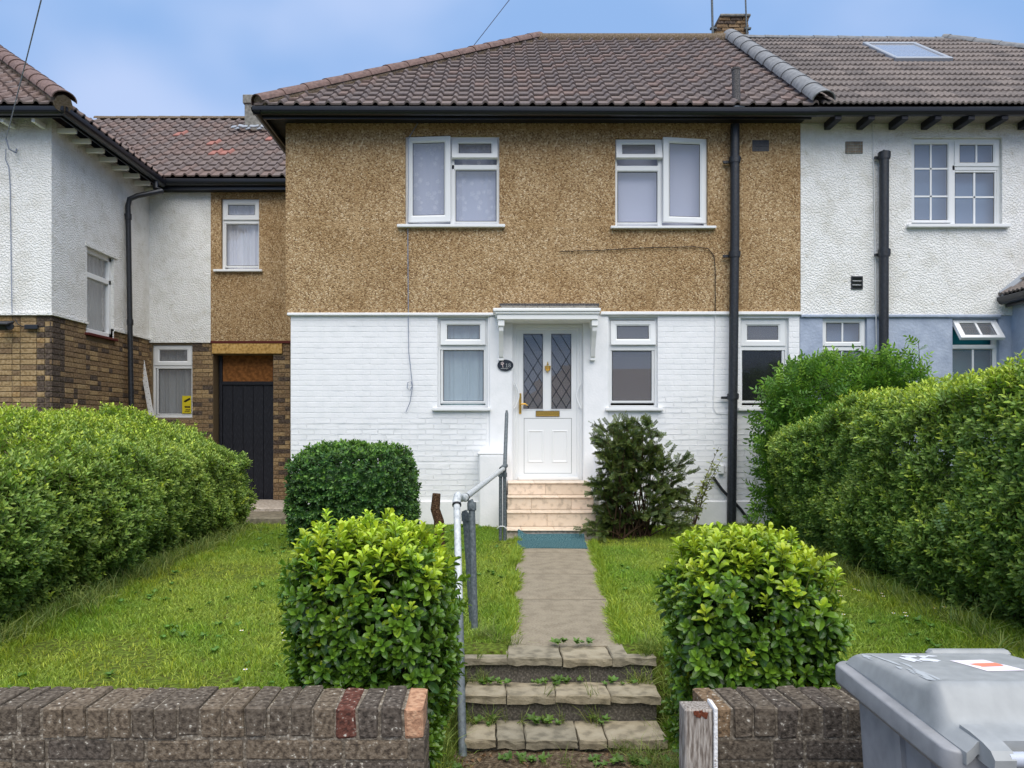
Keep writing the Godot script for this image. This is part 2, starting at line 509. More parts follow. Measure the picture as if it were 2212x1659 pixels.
	# bin
	m = bump(world(mat("bin_plastic", Color.WHITE, 0.5, 0.45), 2.0), grey(140, 0.2, 2), 0.02)
	m.albedo_texture = ntex(141, 0.012, [sr(136, 137, 139), sr(144, 145, 147), sr(151, 152, 154)], [0.1, 0.5, 0.9], 5)
	m = bump(world(mat("bin_lid", Color.WHITE, 0.5, 0.45), 2.0), grey(142, 0.2, 2), 0.02)
	m.albedo_texture = ntex(143, 0.012, [sr(142, 145, 145), sr(150, 153, 153), sr(158, 161, 161)], [0.1, 0.5, 0.9], 5)
	mat("bin_white", sr(208, 211, 214), 0.7, 0.3)
	mat("bin_scrape", sr(172, 177, 180), 0.6, 0.35)
	mat("sticker", sr(234, 226, 232), 0.5, 0.4)
	mat("sticker_red", sr(232, 138, 112), 0.5, 0.4)
	mat("bin_rod", sr(176, 182, 194), 0.35, 0.5)
	# leaves: colour comes from the vertices
	for k in ["leaf_matt", "leaf_gloss", "grass_blade"]:
		m = mat(k, Color.WHITE, {"leaf_matt": 0.48, "leaf_gloss": 0.3, "grass_blade": 0.6}[k], 0.5)
		m.vertex_color_use_as_albedo = true
		m.backlight_enabled = true
		m.backlight = Color(0.8, 0.8, 0.66)
	m = mat("petal", sr(240, 240, 238), 0.8, 0.3)
	mat("pistil", sr(214, 176, 44), 0.8, 0.3)
	mat("yellow_sign", sr(206, 188, 34), 0.5, 0.4)
	mat("sign_ink", sr(34, 30, 16), 0.6, 0.4)
	mat("security_black", sr(30, 33, 40), 0.45, 0.5)
	mat("plank_white", sr(214, 214, 212), 0.6, 0.4)
	mat("dead_leaf", sr(138, 104, 70), 0.85, 0.3)
	mat("red_roof", sr(108, 72, 60), 0.9, 0.3)
	mat("opposite_wall", sr(168, 150, 128), 0.9, 0.3)

func mottle(m: StandardMaterial3D, t: Texture2D, per_m: float) -> void:   # a second, coarser layer of stain and tone
	m.detail_enabled = true
	m.detail_blend_mode = BaseMaterial3D.BLEND_MODE_MUL
	m.detail_albedo = t
	m.detail_uv_layer = BaseMaterial3D.DETAIL_UV_2
	m.uv2_triplanar = true
	m.uv2_world_triplanar = true
	m.uv2_scale = Vector3.ONE * per_m

func lace_texture() -> ImageTexture:
	var w := 256
	var im := Image.create(w, w, false, Image.FORMAT_RGB8)
	var thin := sr(180, 188, 210)
	var thick := sr(218, 223, 234)
	for y in w:
		for x in w:
			im.set_pixel(x, y, thin if (x + y) % 3 else thin.lightened(0.15))
	var r := RandomNumberGenerator.new()
	r.seed = 4
	for k in 26:   # woven flowers: rings of petals
		var cx := r.randf() * w
		var cy := r.randf() * w
		var s := r.randf_range(6.0, 12.0)
		for a in 360:
			var q := deg_to_rad(a)
			var rad := s * (0.75 + 0.35 * cos(5.0 * q))
			for t in 3:
				im.set_pixel(posmod(int(cx + cos(q) * (rad + t * 0.7)), w), posmod(int(cy + sin(q) * (rad + t * 0.7)), w), thick)
		for a in 12: im.set_pixel(posmod(int(cx + a % 3), w), posmod(int(cy + a / 3), w), thick)
	return ImageTexture.create_from_image(im)
# ---------- building blocks
# wall sheet facing +Z with rectangular holes [x0, y0, x1, y1]; z is the front, the wall is deep behind it
func wall_with_holes(mb: MB, x0: float, y0: float, x1: float, y1: float, z: float, deep: float, holes: Array) -> void:
	var xs := [x0, x1]
	var ys := [y0, y1]
	for h in holes:
		xs.append(clampf(h[0], x0, x1)); xs.append(clampf(h[2], x0, x1))
		ys.append(clampf(h[1], y0, y1)); ys.append(clampf(h[3], y0, y1))
	xs.sort(); ys.sort()
	for i in xs.size() - 1:
		for j in ys.size() - 1:
			if xs[i + 1] - xs[i] < 0.0005 or ys[j + 1] - ys[j] < 0.0005: continue
			var cx: float = (xs[i] + xs[i + 1]) / 2
			var cy: float = (ys[j] + ys[j + 1]) / 2
			var open := false
			for h in holes:
				if cx > h[0] and cx < h[2] and cy > h[1] and cy < h[3]: open = true
			if open: continue
			var a: float = xs[i]; var b: float = xs[i + 1]; var c: float = ys[j]; var d: float = ys[j + 1]
			mb.quad(Vector3(a, c, z), Vector3(b, c, z), Vector3(b, d, z), Vector3(a, d, z))
			mb.quad(Vector3(b, c, z - deep), Vector3(a, c, z - deep), Vector3(a, d, z - deep), Vector3(b, d, z - deep))
	var edges := holes.duplicate()
	for h in edges:
		var a: float = clampf(h[0], x0, x1); var b: float = clampf(h[2], x0, x1); var c: float = clampf(h[1], y0, y1); var d: float = clampf(h[3], y0, y1)
		if b - a < 0.001 or d - c < 0.001: continue
		var w := z - deep
		mb.quad(Vector3(a, c, z), Vector3(a, d, z), Vector3(a, d, w), Vector3(a, c, w))
		mb.quad(Vector3(b, d, z), Vector3(b, c, z), Vector3(b, c, w), Vector3(b, d, w))
		mb.quad(Vector3(a, d, z), Vector3(b, d, z), Vector3(b, d, w), Vector3(a, d, w))
		mb.quad(Vector3(b, c, z), Vector3(a, c, z), Vector3(a, c, w), Vector3(b, c, w))
	var w := z - deep
	mb.quad(Vector3(x0, y0, w), Vector3(x0, y0, z), Vector3(x0, y1, z), Vector3(x0, y1, w))
	mb.quad(Vector3(x1, y0, z), Vector3(x1, y0, w), Vector3(x1, y1, w), Vector3(x1, y1, z))
	mb.quad(Vector3(x0, y1, z), Vector3(x1, y1, z), Vector3(x1, y1, w), Vector3(x0, y1, w))
	mb.quad(Vector3(x0, y0, w), Vector3(x1, y0, w), Vector3(x1, y0, z), Vector3(x0, y0, z))

# bricks on a wall face: frame maps (along, up, out) to the world. Rows of [along0, along1] free spans come from spans(y)
func lay_bricks(parent: Node3D, frame: Transform3D, y0: float, y1: float, x0: float, x1: float, holes: Array, out: float, pick: Callable, limit: int, called := "brick", bond := "stretcher", joint := 0.01, jit := 0.004) -> void:
	var rest := {}
	var used := 0
	var course := 0
	var y := y1
	while y - 0.065 > y0 - 0.03:
		var lo := y - 0.065
		var x := x0 - (0.1125 if course % 2 else 0.0)
		var k := 0
		while x < x1:
			var header := bond == "flemish" and (k + course) % 2 == 1
			var w := 0.1025 if header else 0.215
			var a := maxf(x, x0)
			var b := minf(x + w, x1)
			x += w + joint
			k += 1
			# split at holes
			var pieces := [[a, b]]
			for h in holes:
				if h[1] < y - 0.01 and h[3] > lo + 0.01:
					var nx := []
					for p in pieces:
						if p[1] <= h[0] or p[0] >= h[2]: nx.append(p)
						else:
							if p[0] < h[0] - 0.02: nx.append([p[0], h[0] - 0.004])
							if p[1] > h[2] + 0.02: nx.append([h[2] + 0.004, p[1]])
					pieces = nx
			for p in pieces:
				var pw: float = p[1] - p[0]
				if pw < 0.025: continue
				var c := Vector3((p[0] + p[1]) / 2, (y + lo) / 2, rng.randf_range(-jit, jit))
				var xf := frame * Transform3D(Basis().scaled(Vector3(pw / 0.215, 1, out / 0.03)), c)
				xf.basis = xf.basis * Basis(Vector3(0, 0, 1), rng.randf_range(-0.006, 0.006))
				var mt: Material = pick.call(c)
				if used < limit:
					obj(called, brick_meshes[rng.randi() % brick_meshes.size()], mt, parent, xf)
					used += 1
				else:
					if not rest.has(mt): rest[mt] = MB.new()
					rest[mt].cbox(xf.origin, Vector3(pw, 0.065, out * 2), 0.006, frame.basis, 0.0015, rng)
		y -= 0.075
		course += 1
	for mt in rest:
		stuff(obj("brickwork", rest[mt].mesh(), mt, parent))

# one plane of tiles. o: eave corner, u along the eave, s up the slope
func tile_profile(kind: String) -> Array:
	var p := []
	if kind == "pan":      # flat pan with one roll
		for q in [[0.0, 0.0], [0.12, 0.0], [0.134, 0.004], [0.146, 0.022], [0.160, 0.036], [0.176, 0.040], [0.192, 0.034], [0.204, 0.018], [0.213, 0.0]]: p.append(Vector2(q[0], q[1]))
	else:                  # four small rolls
		for r in 4:
			for q in [[0.0, 0.0], [0.026, 0.0], [0.038, 0.016], [0.054, 0.022], [0.070, 0.014]]: p.append(Vector2(q[0] + r * 0.0825, q[1]))
		p.append(Vector2(0.335, 0.0))
	return p
func tile_into(mb: MB, prof: Array, gauge: float, xf: Transform3D, lo_cut: Callable, hi_cut: Callable, u0: float, v0: float) -> bool:
	var lift := 0.036
	var thick := 0.022
	var low := []; var top := []; var under := []
	var wide := 0.0
	for q in prof:
		var ua := clampf(u0 + q.x, lo_cut.call(v0), maxf(hi_cut.call(v0), lo_cut.call(v0)))
		var ub := clampf(u0 + q.x, lo_cut.call(v0 + gauge), maxf(hi_cut.call(v0 + gauge), lo_cut.call(v0 + gauge)))
		low.append(xf * Vector3(ua - u0, q.y + lift, 0.0))
		top.append(xf * Vector3(ub - u0, q.y + 0.004, -gauge * 1.06))
		under.append(xf * Vector3(ua - u0, q.y * 0.82 + lift - thick, 0.006))
		wide = maxf(wide, absf(ua - u0 - (prof[0].x if q == prof[0] else 0.0)))
	if low[0].distance_to(low[low.size() - 1]) < 0.02 and top[0].distance_to(top[top.size() - 1]) < 0.02: return false
	mb.grid([low, top])
	for i in low.size() - 1:
		mb.quad(under[i], under[i + 1], low[i + 1], low[i])
	var l := low.size() - 1
	mb.quad(low[0], top[0], top[0] - xf.basis.y * 0.02, under[0])
	mb.quad(under[l], top[l] - xf.basis.y * 0.02, top[l], low[l])
	return true
func tile_plane(roof: Node3D, o: Vector3, u: Vector3, s: Vector3, cols: int, pitch: float, rows: int, gauge: float, kind: String, mats: Array, lo_cut: Callable, hi_cut: Callable, limit: int, odd := {}) -> void:
	var nrm := s.cross(u).normalized()
	if nrm.y < 0: nrm = -nrm
	var basis := Basis(u, nrm, -s)
	var prof := tile_profile(kind)
	var shared := MB.new()
	var free := func(_v): return -1000.0
	var free2 := func(_v): return 1000.0
	tile_into(shared, prof, gauge, Transform3D(), free, free2, 0.0, 0.0)
	var mesh := shared.mesh()
	var rest := {}
	var used := 0
	var wide: float = prof[prof.size() - 1].x
	for r in rows:
		var v := r * gauge
		for k in cols:
			var ua := k * pitch
			var lo: float = maxf(lo_cut.call(v), lo_cut.call(v + gauge))
			var hi: float = minf(hi_cut.call(v), hi_cut.call(v + gauge))
			if ua + wide < minf(lo_cut.call(v), lo_cut.call(v + gauge)) or ua > maxf(hi_cut.call(v), hi_cut.call(v + gauge)): continue
			var xf := Transform3D(basis * Basis(Vector3.UP, rng.randf_range(-0.012, 0.012)), o + u * (ua + rng.randf_range(-0.003, 0.003)) + s * (v + rng.randf_range(-0.006, 0.006)) + nrm * rng.randf_range(0.0, 0.004))
			var mt: Material = mats[rng.randi() % mats.size()]
			if odd.has([r, k]): mt = odd[[r, k]]
			var whole := ua >= lo and ua + wide <= hi
			if used < limit:
				if whole: obj("roof_tile", mesh, mt, roof, xf)
				else:
					var mb := MB.new()
					if tile_into(mb, prof, gauge, Transform3D(), lo_cut, hi_cut, ua, v): obj("roof_tile", mb.mesh(), mt, roof, xf)
				used += 1
			else:
				if not rest.has(mt): rest[mt] = MB.new()
				tile_into(rest[mt], prof, gauge, xf, lo_cut if not whole else free, hi_cut if not whole else free2, ua, v)
	for mt in rest: stuff(obj("tiling", rest[mt].mesh(), mt, roof))
# half-round cover tiles along a line
func cover_tiles(roof: Node3D, a: Vector3, b: Vector3, rad: float, each: float, m: Material, called: String, up: Vector3) -> void:
	var t := (b - a).normalized()
	var side := t.cross(up).normalized()
	var nup := side.cross(t).normalized()
	var n := int(ceil(a.distance_to(b) / each))
	for i in n:
		var mb := MB.new()
		var p0 := a + t * (i * each - 0.02)
		var p1 := a + t * minf((i + 1) * each + 0.02, a.distance_to(b) + 0.05)
		var r0 := rad * 1.06 * rng.randf_range(0.98, 1.03)
		var r1 := rad * 0.95
		var lo := []; var hi := []; var inn := []
		for k in 11:
			var an := PI * k / 10.0
			var d := side * -cos(an) + nup * sin(an) * 0.82
			lo.append(p0 + d * r0); hi.append(p1 + d * r1); inn.append(p0 + d * (r0 - 0.016))
		mb.grid([lo, hi])
		for k in 10: mb.quad(inn[k], inn[k + 1], lo[k + 1], lo[k])
		obj(called, mb.mesh(), m, roof)
func gutter(parent: Node3D, a: Vector3, b: Vector3, out: Vector3, called := "gutter") -> void:
	# half-round channel with a rolled lip, on brackets in front of a fascia board
	var mb := MB.new()
	var pr := [[0.0, 0.0], [0.0, -0.05], [0.02, -0.085], [0.055, -0.095], [0.09, -0.08], [0.108, -0.045], [0.110, 0.0], [0.118, 0.008], [0.124, 0.0], [0.116, -0.048]]
	var ra := []; var rb := []
	for q in pr:
		ra.append(a + out * q[0] + Vector3.UP * q[1])
		rb.append(b + out * q[0] + Vector3.UP * q[1])
	mb.grid([ra, rb])
	obj(called, mb.mesh(), M.black_plastic, parent)

# ---------- windows. Rectangles are [x0, y0, x1, y1] of the view, brought to the plane of the wall
func rect(r: Array, z: float) -> Array:
	return [PX(r[0], z), PY(r[3], z), PX(r[2], z), PY(r[1], z)]
func window_unit(house: Node3D, z: float, d: Dictionary) -> void:
	var w := part("window", house, P((d.frame[0] + d.frame[2]) / 2, d.frame[3], z))
	var zf: float = z + d.get("recess", 0.055)
	var fr: Array = rect(d.frame, z)
	var fw := 0.036
	var mb := MB.new()
	mb.ring(fr, [fr[0] + fw, fr[1] + fw, fr[2] - fw, fr[3] - fw], -zf, [[0.0, -0.07], [0.0, 0.0], [0.86, 0.0], [1.0, -0.008], [1.0, -0.07]])
	for b in d.get("bars", []):
		var q := rect(b, z)
		mb.cbox(Vector3((q[0] + q[2]) / 2, (q[1] + q[3]) / 2, -zf - 0.033), Vector3(q[2] - q[0], q[3] - q[1], 0.065), 0.004)
	obj("frame", mb.mesh(), M.upvc, w)
	for s in d.lights:
		var g := rect(s.glass, z)
		var o := rect(s.get("rect", s.glass), z)
		var proud: float = 0.014 if s.has("rect") else 0.0
		# hinge
		var hinge: String = s.get("hinge", "")
		var piv := Vector3((o[0] + o[2]) / 2, o[3], -zf)
		var rot := Basis()
		var ang := deg_to_rad(s.get("open", 0.0))
		if hinge == "top": rot = Basis(Vector3.RIGHT, -ang)
		elif hinge == "left":
			piv = Vector3(o[0], o[1], -zf); rot = Basis(Vector3.UP, -ang)
		elif hinge == "right":
			piv = Vector3(o[2], o[1], -zf); rot = Basis(Vector3.UP, ang)
		var xf := Transform3D(rot, piv)
		var O := [o[0] - piv.x, o[1] - piv.y, o[2] - piv.x, o[3] - piv.y]
		var G := [g[0] - piv.x, g[1] - piv.y, g[2] - piv.x, g[3] - piv.y]
		if s.has("rect"):
			mb = MB.new()
			mb.ring(O, G, proud, [[0.0, -0.05], [0.0, -0.004], [0.06, 0.0], [0.72, 0.0], [0.98, -0.014], [1.0, -0.03]])
			mb.ring(G, O, proud - 0.05, [[0.0, 0.0], [1.0, 0.0]])
			for b in s.get("bars", []):
				var q := rect(b, z)
				mb.box(Vector3((q[0] + q[2]) / 2 - piv.x, (q[1] + q[3]) / 2 - piv.y, proud - 0.016), Vector3(q[2] - q[0], q[3] - q[1], 0.012))
			obj("sash", mb.mesh(), M.upvc, w, xf)
		mb = MB.new()
		var gz := proud - 0.022
		mb.ring([G[0] - 0.002, G[1] - 0.002, G[2] + 0.002, G[3] + 0.002], [G[0] + 0.006, G[1] + 0.006, G[2] - 0.006, G[3] - 0.006], gz + 0.002, [[0.0, 0.0], [1.0, 0.0]])
		obj("gasket", mb.mesh(), M.gasket, w, xf)
		if not s.has("rect"):   # glazing bead that fills the way to the frame
			mb = MB.new()
			mb.ring([maxf(G[0] - 0.035, fr[0] - piv.x + 0.004), maxf(G[1] - 0.035, fr[1] - piv.y + 0.004), minf(G[2] + 0.035, fr[2] - piv.x - 0.004), minf(G[3] + 0.035, fr[3] - piv.y - 0.004)], G, -0.004, [[0.0, -0.01], [0.7, 0.0], [1.0, -0.02]])
			obj("glazing_bead", mb.mesh(), M.upvc, w, xf)
		mb = MB.new()
		var bow := 0.0016
		var gx: float = (G[0] + G[2]) / 2
		mb.quad(Vector3(G[0], G[1], gz), Vector3(gx, G[1], gz - bow), Vector3(gx, G[3], gz - bow), Vector3(G[0], G[3], gz))
		mb.quad(Vector3(gx, G[1], gz - bow), Vector3(G[2], G[1], gz), Vector3(G[2], G[3], gz), Vector3(gx, G[3], gz - bow))
		obj("pane", mb.mesh(), M[s.get("mat", "glass")], w, xf)
		if not s.has("rect"):
			for b in s.get("bars", []):
				var q := rect(b, z)
				mb = MB.new()
				mb.box(Vector3((q[0] + q[2]) / 2, (q[1] + q[3]) / 2, -zf - 0.016), Vector3(q[2] - q[0], q[3] - q[1], 0.012))
				obj("glazing_bar", mb.mesh(), M.upvc, w)
	if d.has("sill"):
		var q := rect(d.sill, z)
		mb = MB.new()
		mb.cbox(Vector3((q[0] + q[2]) / 2, (q[1] + q[3]) / 2, -z - 0.005), Vector3(q[2] - q[0], q[3] - q[1], 0.15), 0.006)
		obj("sill", mb.mesh(), M[d.get("sill_mat", "upvc")], w)
	if d.has("drape"):
		var q := [fr[0] - 0.04, fr[1] - 0.02, fr[2] + 0.04, fr[3] + 0.02]
		mb = MB.new()
		var folds: float = d.get("fold", 0.012)
		var lo := []; var hi := []
		var uvs := []
		var n := 60
		for k in n + 1:
			var x := lerpf(q[0], q[2], k / float(n))
			var zz: float = -zf - 0.14 + sin(k * 0.9 + sin(k * 0.37) * 1.7) * folds
			lo.append(Vector3(x, q[1], zz)); hi.append(Vector3(x, q[3], zz + sin(k * 0.6) * folds * 0.3))
		mb.grid([lo, hi])
		if M[d.drape].albedo_texture:
			world(M[d.drape], 1.6)
		obj("curtain_or_backing", mb.mesh(), M[d.drape], w)

# ---------- the house in the middle
func house_middle() -> void:
	var h := thing("terraced_house", Vector3(0.63, 0.4, -ZW - 2), "tan pebbledash terraced house with white painted brick ground floor and white door", "house")
	var xl := PX(617, 10.68)
	var xr := PX(1729, 10.68)
	var yb := PY(678, 10.68)
	var yt := PY(243, 10.68)
	# openings
	var W1 := [875.5, 292.6, 1078.5, 487]
	var W2 := [1329, 297.7, 1529, 490.5]
	var W3 := [945, 684, 1054, 881]
	var W4 := [1315, 684, 1421, 881]
	var W5 := [1600, 687, 1704, 881]
	var DR := [1107.5, 698, 1259.5, 1041]
	var mb := MB.new()
	wall_with_holes(mb, xl, yb, xr, yt, -10.68, 0.28, [rect(W1, 10.68), rect(W2, 10.68)])
	obj("pebbledash_wall", mb.mesh(), M.pebbledash, h)
	mb = MB.new()   # outer shell: sides, back, floors
	mb.span(xl + 0.02, 0.2, -10.962, xl + 0.25, yt, -17.8)
	mb.span(xr - 0.06, 0.2, -10.99, xr + 0.1, yt, -17.8)
	mb.span(xl, 0.2, -17.8, xr, yt, -18.05)
	obj("side_wall", mb.mesh(), M.pebbledash, h)
	mb = MB.new()
	mb.span(xl + 0.25, yb - 0.28, -11.0, xr - 0.1, yb - 0.02, -17.8)
	mb.span(xl + 0.25, yt - 0.1, -11.0, xr - 0.1, yt, -17.8)
	mb.span(xl + 0.25, 0.9, -11.0, xr - 0.1, 1.0, -17.8)
	mb.span(xl + 0.25, 1.0, -14.0, xr - 0.1, yt, -14.1)
	for x in [PX(1090, ZW), PX(1275, ZW), PX(1510, ZW)]: mb.span(x, 1.0, -11.0, x + 0.08, yb - 0.28, -14.0)
	obj("inside_wall", mb.mesh(), M.room, h)
	var holes := [rect(W3, ZW), rect(W4, ZW), rect(W5, ZW), rect(DR, ZW)]
	mb = MB.new()
	var xl2 := PX(628, ZW)
	wall_with_holes(mb, xl2, 0.3, xr - 0.004, yb + 0.01, -ZW, 0.28, holes)
	obj("painted_wall", mb.mesh(), M.white_masonry, h)
	# smooth painted bands and the plinth stand a little proud of the brickwork
	mb = MB.new()
	var zp := -ZW + 0.010
	var bands := [[1057, 684, 1107, 1080], [1260, 684, 1314, 1080], [628, 1082, 1100, 1160], [1290, 1082, 1728, 1160]]
	for b in bands:
		var q := rect(b, ZW)
		mb.cbox(Vector3((q[0] + q[2]) / 2, (q[1] + q[3]) / 2, zp - 0.02 + (0.012 if b[1] > 1000 else 0.0)), Vector3(q[2] - q[0], q[3] - q[1], 0.06), 0.01)
	obj("render_band", mb.mesh(), M.white_masonry, h)
	mb = MB.new()
	var qb := rect([622, 676.5, 1068, 682.5], ZW)
	mb.cbox(Vector3((qb[0] + qb[2]) / 2, (qb[1] + qb[3]) / 2, -ZW + 0.005), Vector3(qb[2] - qb[0], qb[3] - qb[1], 0.10), 0.008)
	obj("string_course", mb.mesh(), M.white_masonry, h)
	mb = MB.new()
	qb = rect([1297, 674, 1729, 681], ZW)
	mb.cbox(Vector3((qb[0] + qb[2]) / 2, (qb[1] + qb[3]) / 2, -ZW + 0.005), Vector3(qb[2] - qb[0], qb[3] - qb[1], 0.10), 0.008)
	obj("string_course", mb.mesh(), M.white_masonry, h)
	var bw := part("painted_brickwork", h, P(790, 880, ZW))
	var pickw := func(_c): return M.white_masonry
	var frame := Transform3D(Basis(), Vector3(0, 0, -ZW + 0.0015))
	var yq := PY(683, ZW)
	lay_bricks(bw, frame, PY(1000, ZW), yq, xl2 + 0.004, PX(1056, ZW), holes + [rect([1052, 600, 1060, 1200], ZW)], 0.0020, pickw, 190, "brick", "stretcher", 0.006, 0.0009)
	lay_bricks(bw, frame, PY(1080, ZW), yq, PX(1421, ZW), xr - 0.006, holes, 0.0020, pickw, 110, "brick", "stretcher", 0.006, 0.0009)
	lay_bricks(bw, frame, PY(1080, ZW), PY(1000, ZW) - 0.012, xl2 + 0.004, PX(1056, ZW), holes, 0.0020, pickw, 0, "brick", "stretcher", 0.006, 0.0009)
	# windows
	window_unit(h, 10.68, {"frame": W1, "bars": [[972, 296, 981, 484], [975, 353, 1076, 363]], "sill": [858.6, 486.5, 1091, 493], "drape": "lace", "fold": 0.008, "lights": [
		{"rect": [879, 294, 973.6, 478.7], "glass": [890.8, 307, 960, 463.5], "hinge": "left", "open": 5.0},
		{"rect": [976, 298, 1075, 343], "glass": [991, 308, 1061, 331], "hinge": "top", "open": 13.0},
		{"glass": [984, 365, 1072, 475]}]})
	window_unit(h, 10.68, {"frame": W2, "bars": [[1423, 300, 1432, 488], [1331, 355, 1424, 366]], "sill": [1318, 490, 1544.7, 495.6], "drape": "blind", "fold": 0.0, "lights": [
		{"rect": [1331, 299, 1431, 343], "glass": [1345, 310.5, 1415.5, 332.5], "hinge": "top", "open": 13.0},
		{"rect": [1431.7, 297, 1528, 480], "glass": [1446, 309.5, 1513.6, 467], "hinge": "right", "open": 6.0},
		{"glass": [1336, 368, 1421.6, 477]}]})
	window_unit(h, ZW, {"frame": W3, "bars": [[948, 745, 1051, 755]], "sill": [934, 881, 1060, 887.6], "drape": "teal_net", "lights": [
		{"rect": [951, 691, 1049, 745], "glass": [965.5, 701.7, 1036, 732], "hinge": "top", "open": 4.0}, {"glass": [957, 756, 1044, 866]}]})
	window_unit(h, ZW, {"frame": W4, "bars": [[1318, 745, 1418, 756]], "sill": [1307, 881, 1430.7, 887.6], "lights": [
		{"rect": [1320, 691.5, 1417.5, 745], "glass": [1333.6, 703, 1402.6, 731.5], "hinge": "top", "open": 5.0}, {"glass": [1324, 757.5, 1409.4, 865]}]})
	window_unit(h, ZW, {"frame": W5, "bars": [[1603, 747, 1701, 756]], "sill": [1592, 881, 1712, 887.6], "lights": [
		{"rect": [1603, 691, 1699, 747], "glass": [1617, 702.7, 1684, 733]}, {"glass": [1607, 756, 1692, 865], "mat": "obscure_glass"}]})
	house_door(h)
	house_canopy(h)
	# roof
	var roof := part("roof", h, Vector3(0, EYE + 4.26, -10.25))
	var ze := 10.25
	var he := EYE + 4.285
	var run := 4.0
	var rise := 2.90
	var s := Vector3(0, rise, -run).normalized()
	var sl := Vector2(run, rise).length()
	var x0 := -3.26
	var xparty := 4.30
	mb = MB.new()
	mb.quad(Vector3(x0, he, -ze), Vector3(xparty, he, -ze), Vector3(xparty, he + rise, -ze - run), Vector3(x0 + run, he + rise, -ze - run))
	mb.quad(Vector3(x0, he, -ze - 2 * run), Vector3(x0, he, -ze), Vector3(x0 + run, he + rise, -ze - run), Vector3(x0 + run, he + rise, -ze - run - 0.01))
	mb.quad(Vector3(xparty, he, -ze - 2 * run), Vector3(x0, he, -ze - 2 * run), Vector3(x0 + run, he + rise, -ze - run), Vector3(xparty, he + rise, -ze - run))
	obj("roof_deck", mb.mesh(), M.roof_felt, roof)
	var lo := func(v): return v / sl * run + 0.02
	var hi := func(_v): return xparty - x0 - 0.02
	var tm := [M.tile_0, M.tile_1, M.tile_2, M.tile_4, M.tile_0, M.tile_1, M.tile_3]
	tile_plane(roof, Vector3(x0, he + 0.005, -ze + 0.02), Vector3.RIGHT, s, 37, 0.209, 18, sl / 18.0, "pan", tm, lo, hi, 300)
	# hip, ridge and their mortar
	var corner := Vector3(x0 + 0.06, he + 0.07, -ze - 0.03)
	var apex := Vector3(x0 + run, he + rise + 0.05, -ze - run)
	mb = MB.new()
	mb.tube([corner + Vector3(0.02, -0.02, 0), apex + Vector3(0, -0.05, 0)], 0.115, 8)
	mb.tube([apex + Vector3(-0.1, -0.06, 0.03), Vector3(xparty, apex.y - 0.06, apex.z + 0.03)], 0.13, 8)
	obj("mortar_bed", mb.mesh(), M.roof_mortar, roof)
	cover_tiles(roof, corner, apex, 0.135, 0.40, M.hip_tile, "hip_tile", Vector3.UP)
	cover_tiles(roof, apex + Vector3(0.1, -0.03, 0), Vector3(xparty - 0.1, apex.y - 0.03, apex.z), 0.10, 0.45, M.roof_mortar, "ridge_tile", Vector3.UP)
	# fascia, soffit, gutter
	mb = MB.new()
	mb.span(x0 + 0.1, he - 0.115, -ze - 0.10, xr + 0.02, he + 0.01, -ze - 0.125)
	mb.span(x0 + 0.10, he - 0.115, -ze - 0.126, x0 + 0.125, he + 0.01, -ze - 4.0)
	obj("fascia", mb.mesh(), M.black_plastic, h)
	mb = MB.new()
	mb.span(x0 + 0.126, he - 0.05, -ze - 0.127, xr, he - 0.035, -10.66)
	mb.span(x0 + 0.126, he - 0.05, -10.661, xl + 0.01, he - 0.035, -ze - 4.0)
	obj("soffit", mb.mesh(), M.black_timber, h)
	gutter(h, Vector3(x0 - 0.01, he + 0.01, -ze - 0.10), Vector3(xr + 0.06, he - 0.015, -ze - 0.10), Vector3(0, 0, 1))
	gutter(h, Vector3(x0 + 0.10, he - 0.01, -ze - 4.0), Vector3(x0 + 0.10, he - 0.01, -ze + 0.02), Vector3(-1, 0, 0))
	# soil pipe on the wall, vent above the eave
	mb = MB.new()
	var pz := 10.58
	var px0 := PX(1587.5, pz)
	var px1 := PX(1580, pz)
	mb.tube([Vector3(px0, he - 0.1, -pz), Vector3(px0, PY(500, pz), -pz), Vector3(px1, PY(1135, pz), -pz)], 0.062, 16)
	for y in [345.0, 549.0, 856.0]:
		var xx := lerpf(px0, px1, clampf((y - 500) / 635.0, 0, 1))
		mb.tube([Vector3(xx, PY(y - 6, pz), -pz), Vector3(xx, PY(y - 5, pz), -pz), Vector3(xx, PY(y, pz), -pz), Vector3(xx, PY(y + 7, pz), -pz), Vector3(xx, PY(y + 7.5, pz), -pz)], [0.07, 0.08, 0.08, 0.074, 0.064], 16)
		mb.box(Vector3(xx - 0.10, PY(y + 3, pz), -pz - 0.045), Vector3(0.10, 0.035, 0.03))
	obj("soil_pipe", mb.mesh(), M.cast_iron, h)
	mb = MB.new()
	var vz := 10.42
	mb.tube([P(1591, 238, vz), P(1589.5, 150, vz)], 0.055, 14)
	mb.tube([P(1589.5, 152, vz), P(1589.5, 148, vz)], 0.062, 14)
	obj("vent_pipe", mb.mesh(), M.weathered_pipe, h)
	mb = MB.new()
	mb.cbox(P(1594, 234, vz - 0.12), Vector3(0.16, 0.05, 0.14), 0.02)
	obj("vent_flashing", mb.mesh(), M.lead, h)
	# air brick
	mb = MB.new()
	var q := rect([1625, 303, 1661, 327], 10.68)
	mb.ring([q[0], q[1], q[2], q[3]], [q[0] + 0.012, q[1] + 0.012, q[2] - 0.012, q[3] - 0.012], -10.675, [[0.0, 0.0], [1.0, 0.0], [1.0, -0.02]])
	for i in 4: mb.box(Vector3(lerpf(q[0], q[2], (i + 1) / 5.0), (q[1] + q[3]) / 2, -10.678), Vector3(0.012, q[3] - q[1], 0.008))
	mb.box(Vector3((q[0] + q[2]) / 2, (q[1] + q[3]) / 2, -10.677), Vector3(q[2] - q[0], 0.02, 0.01))
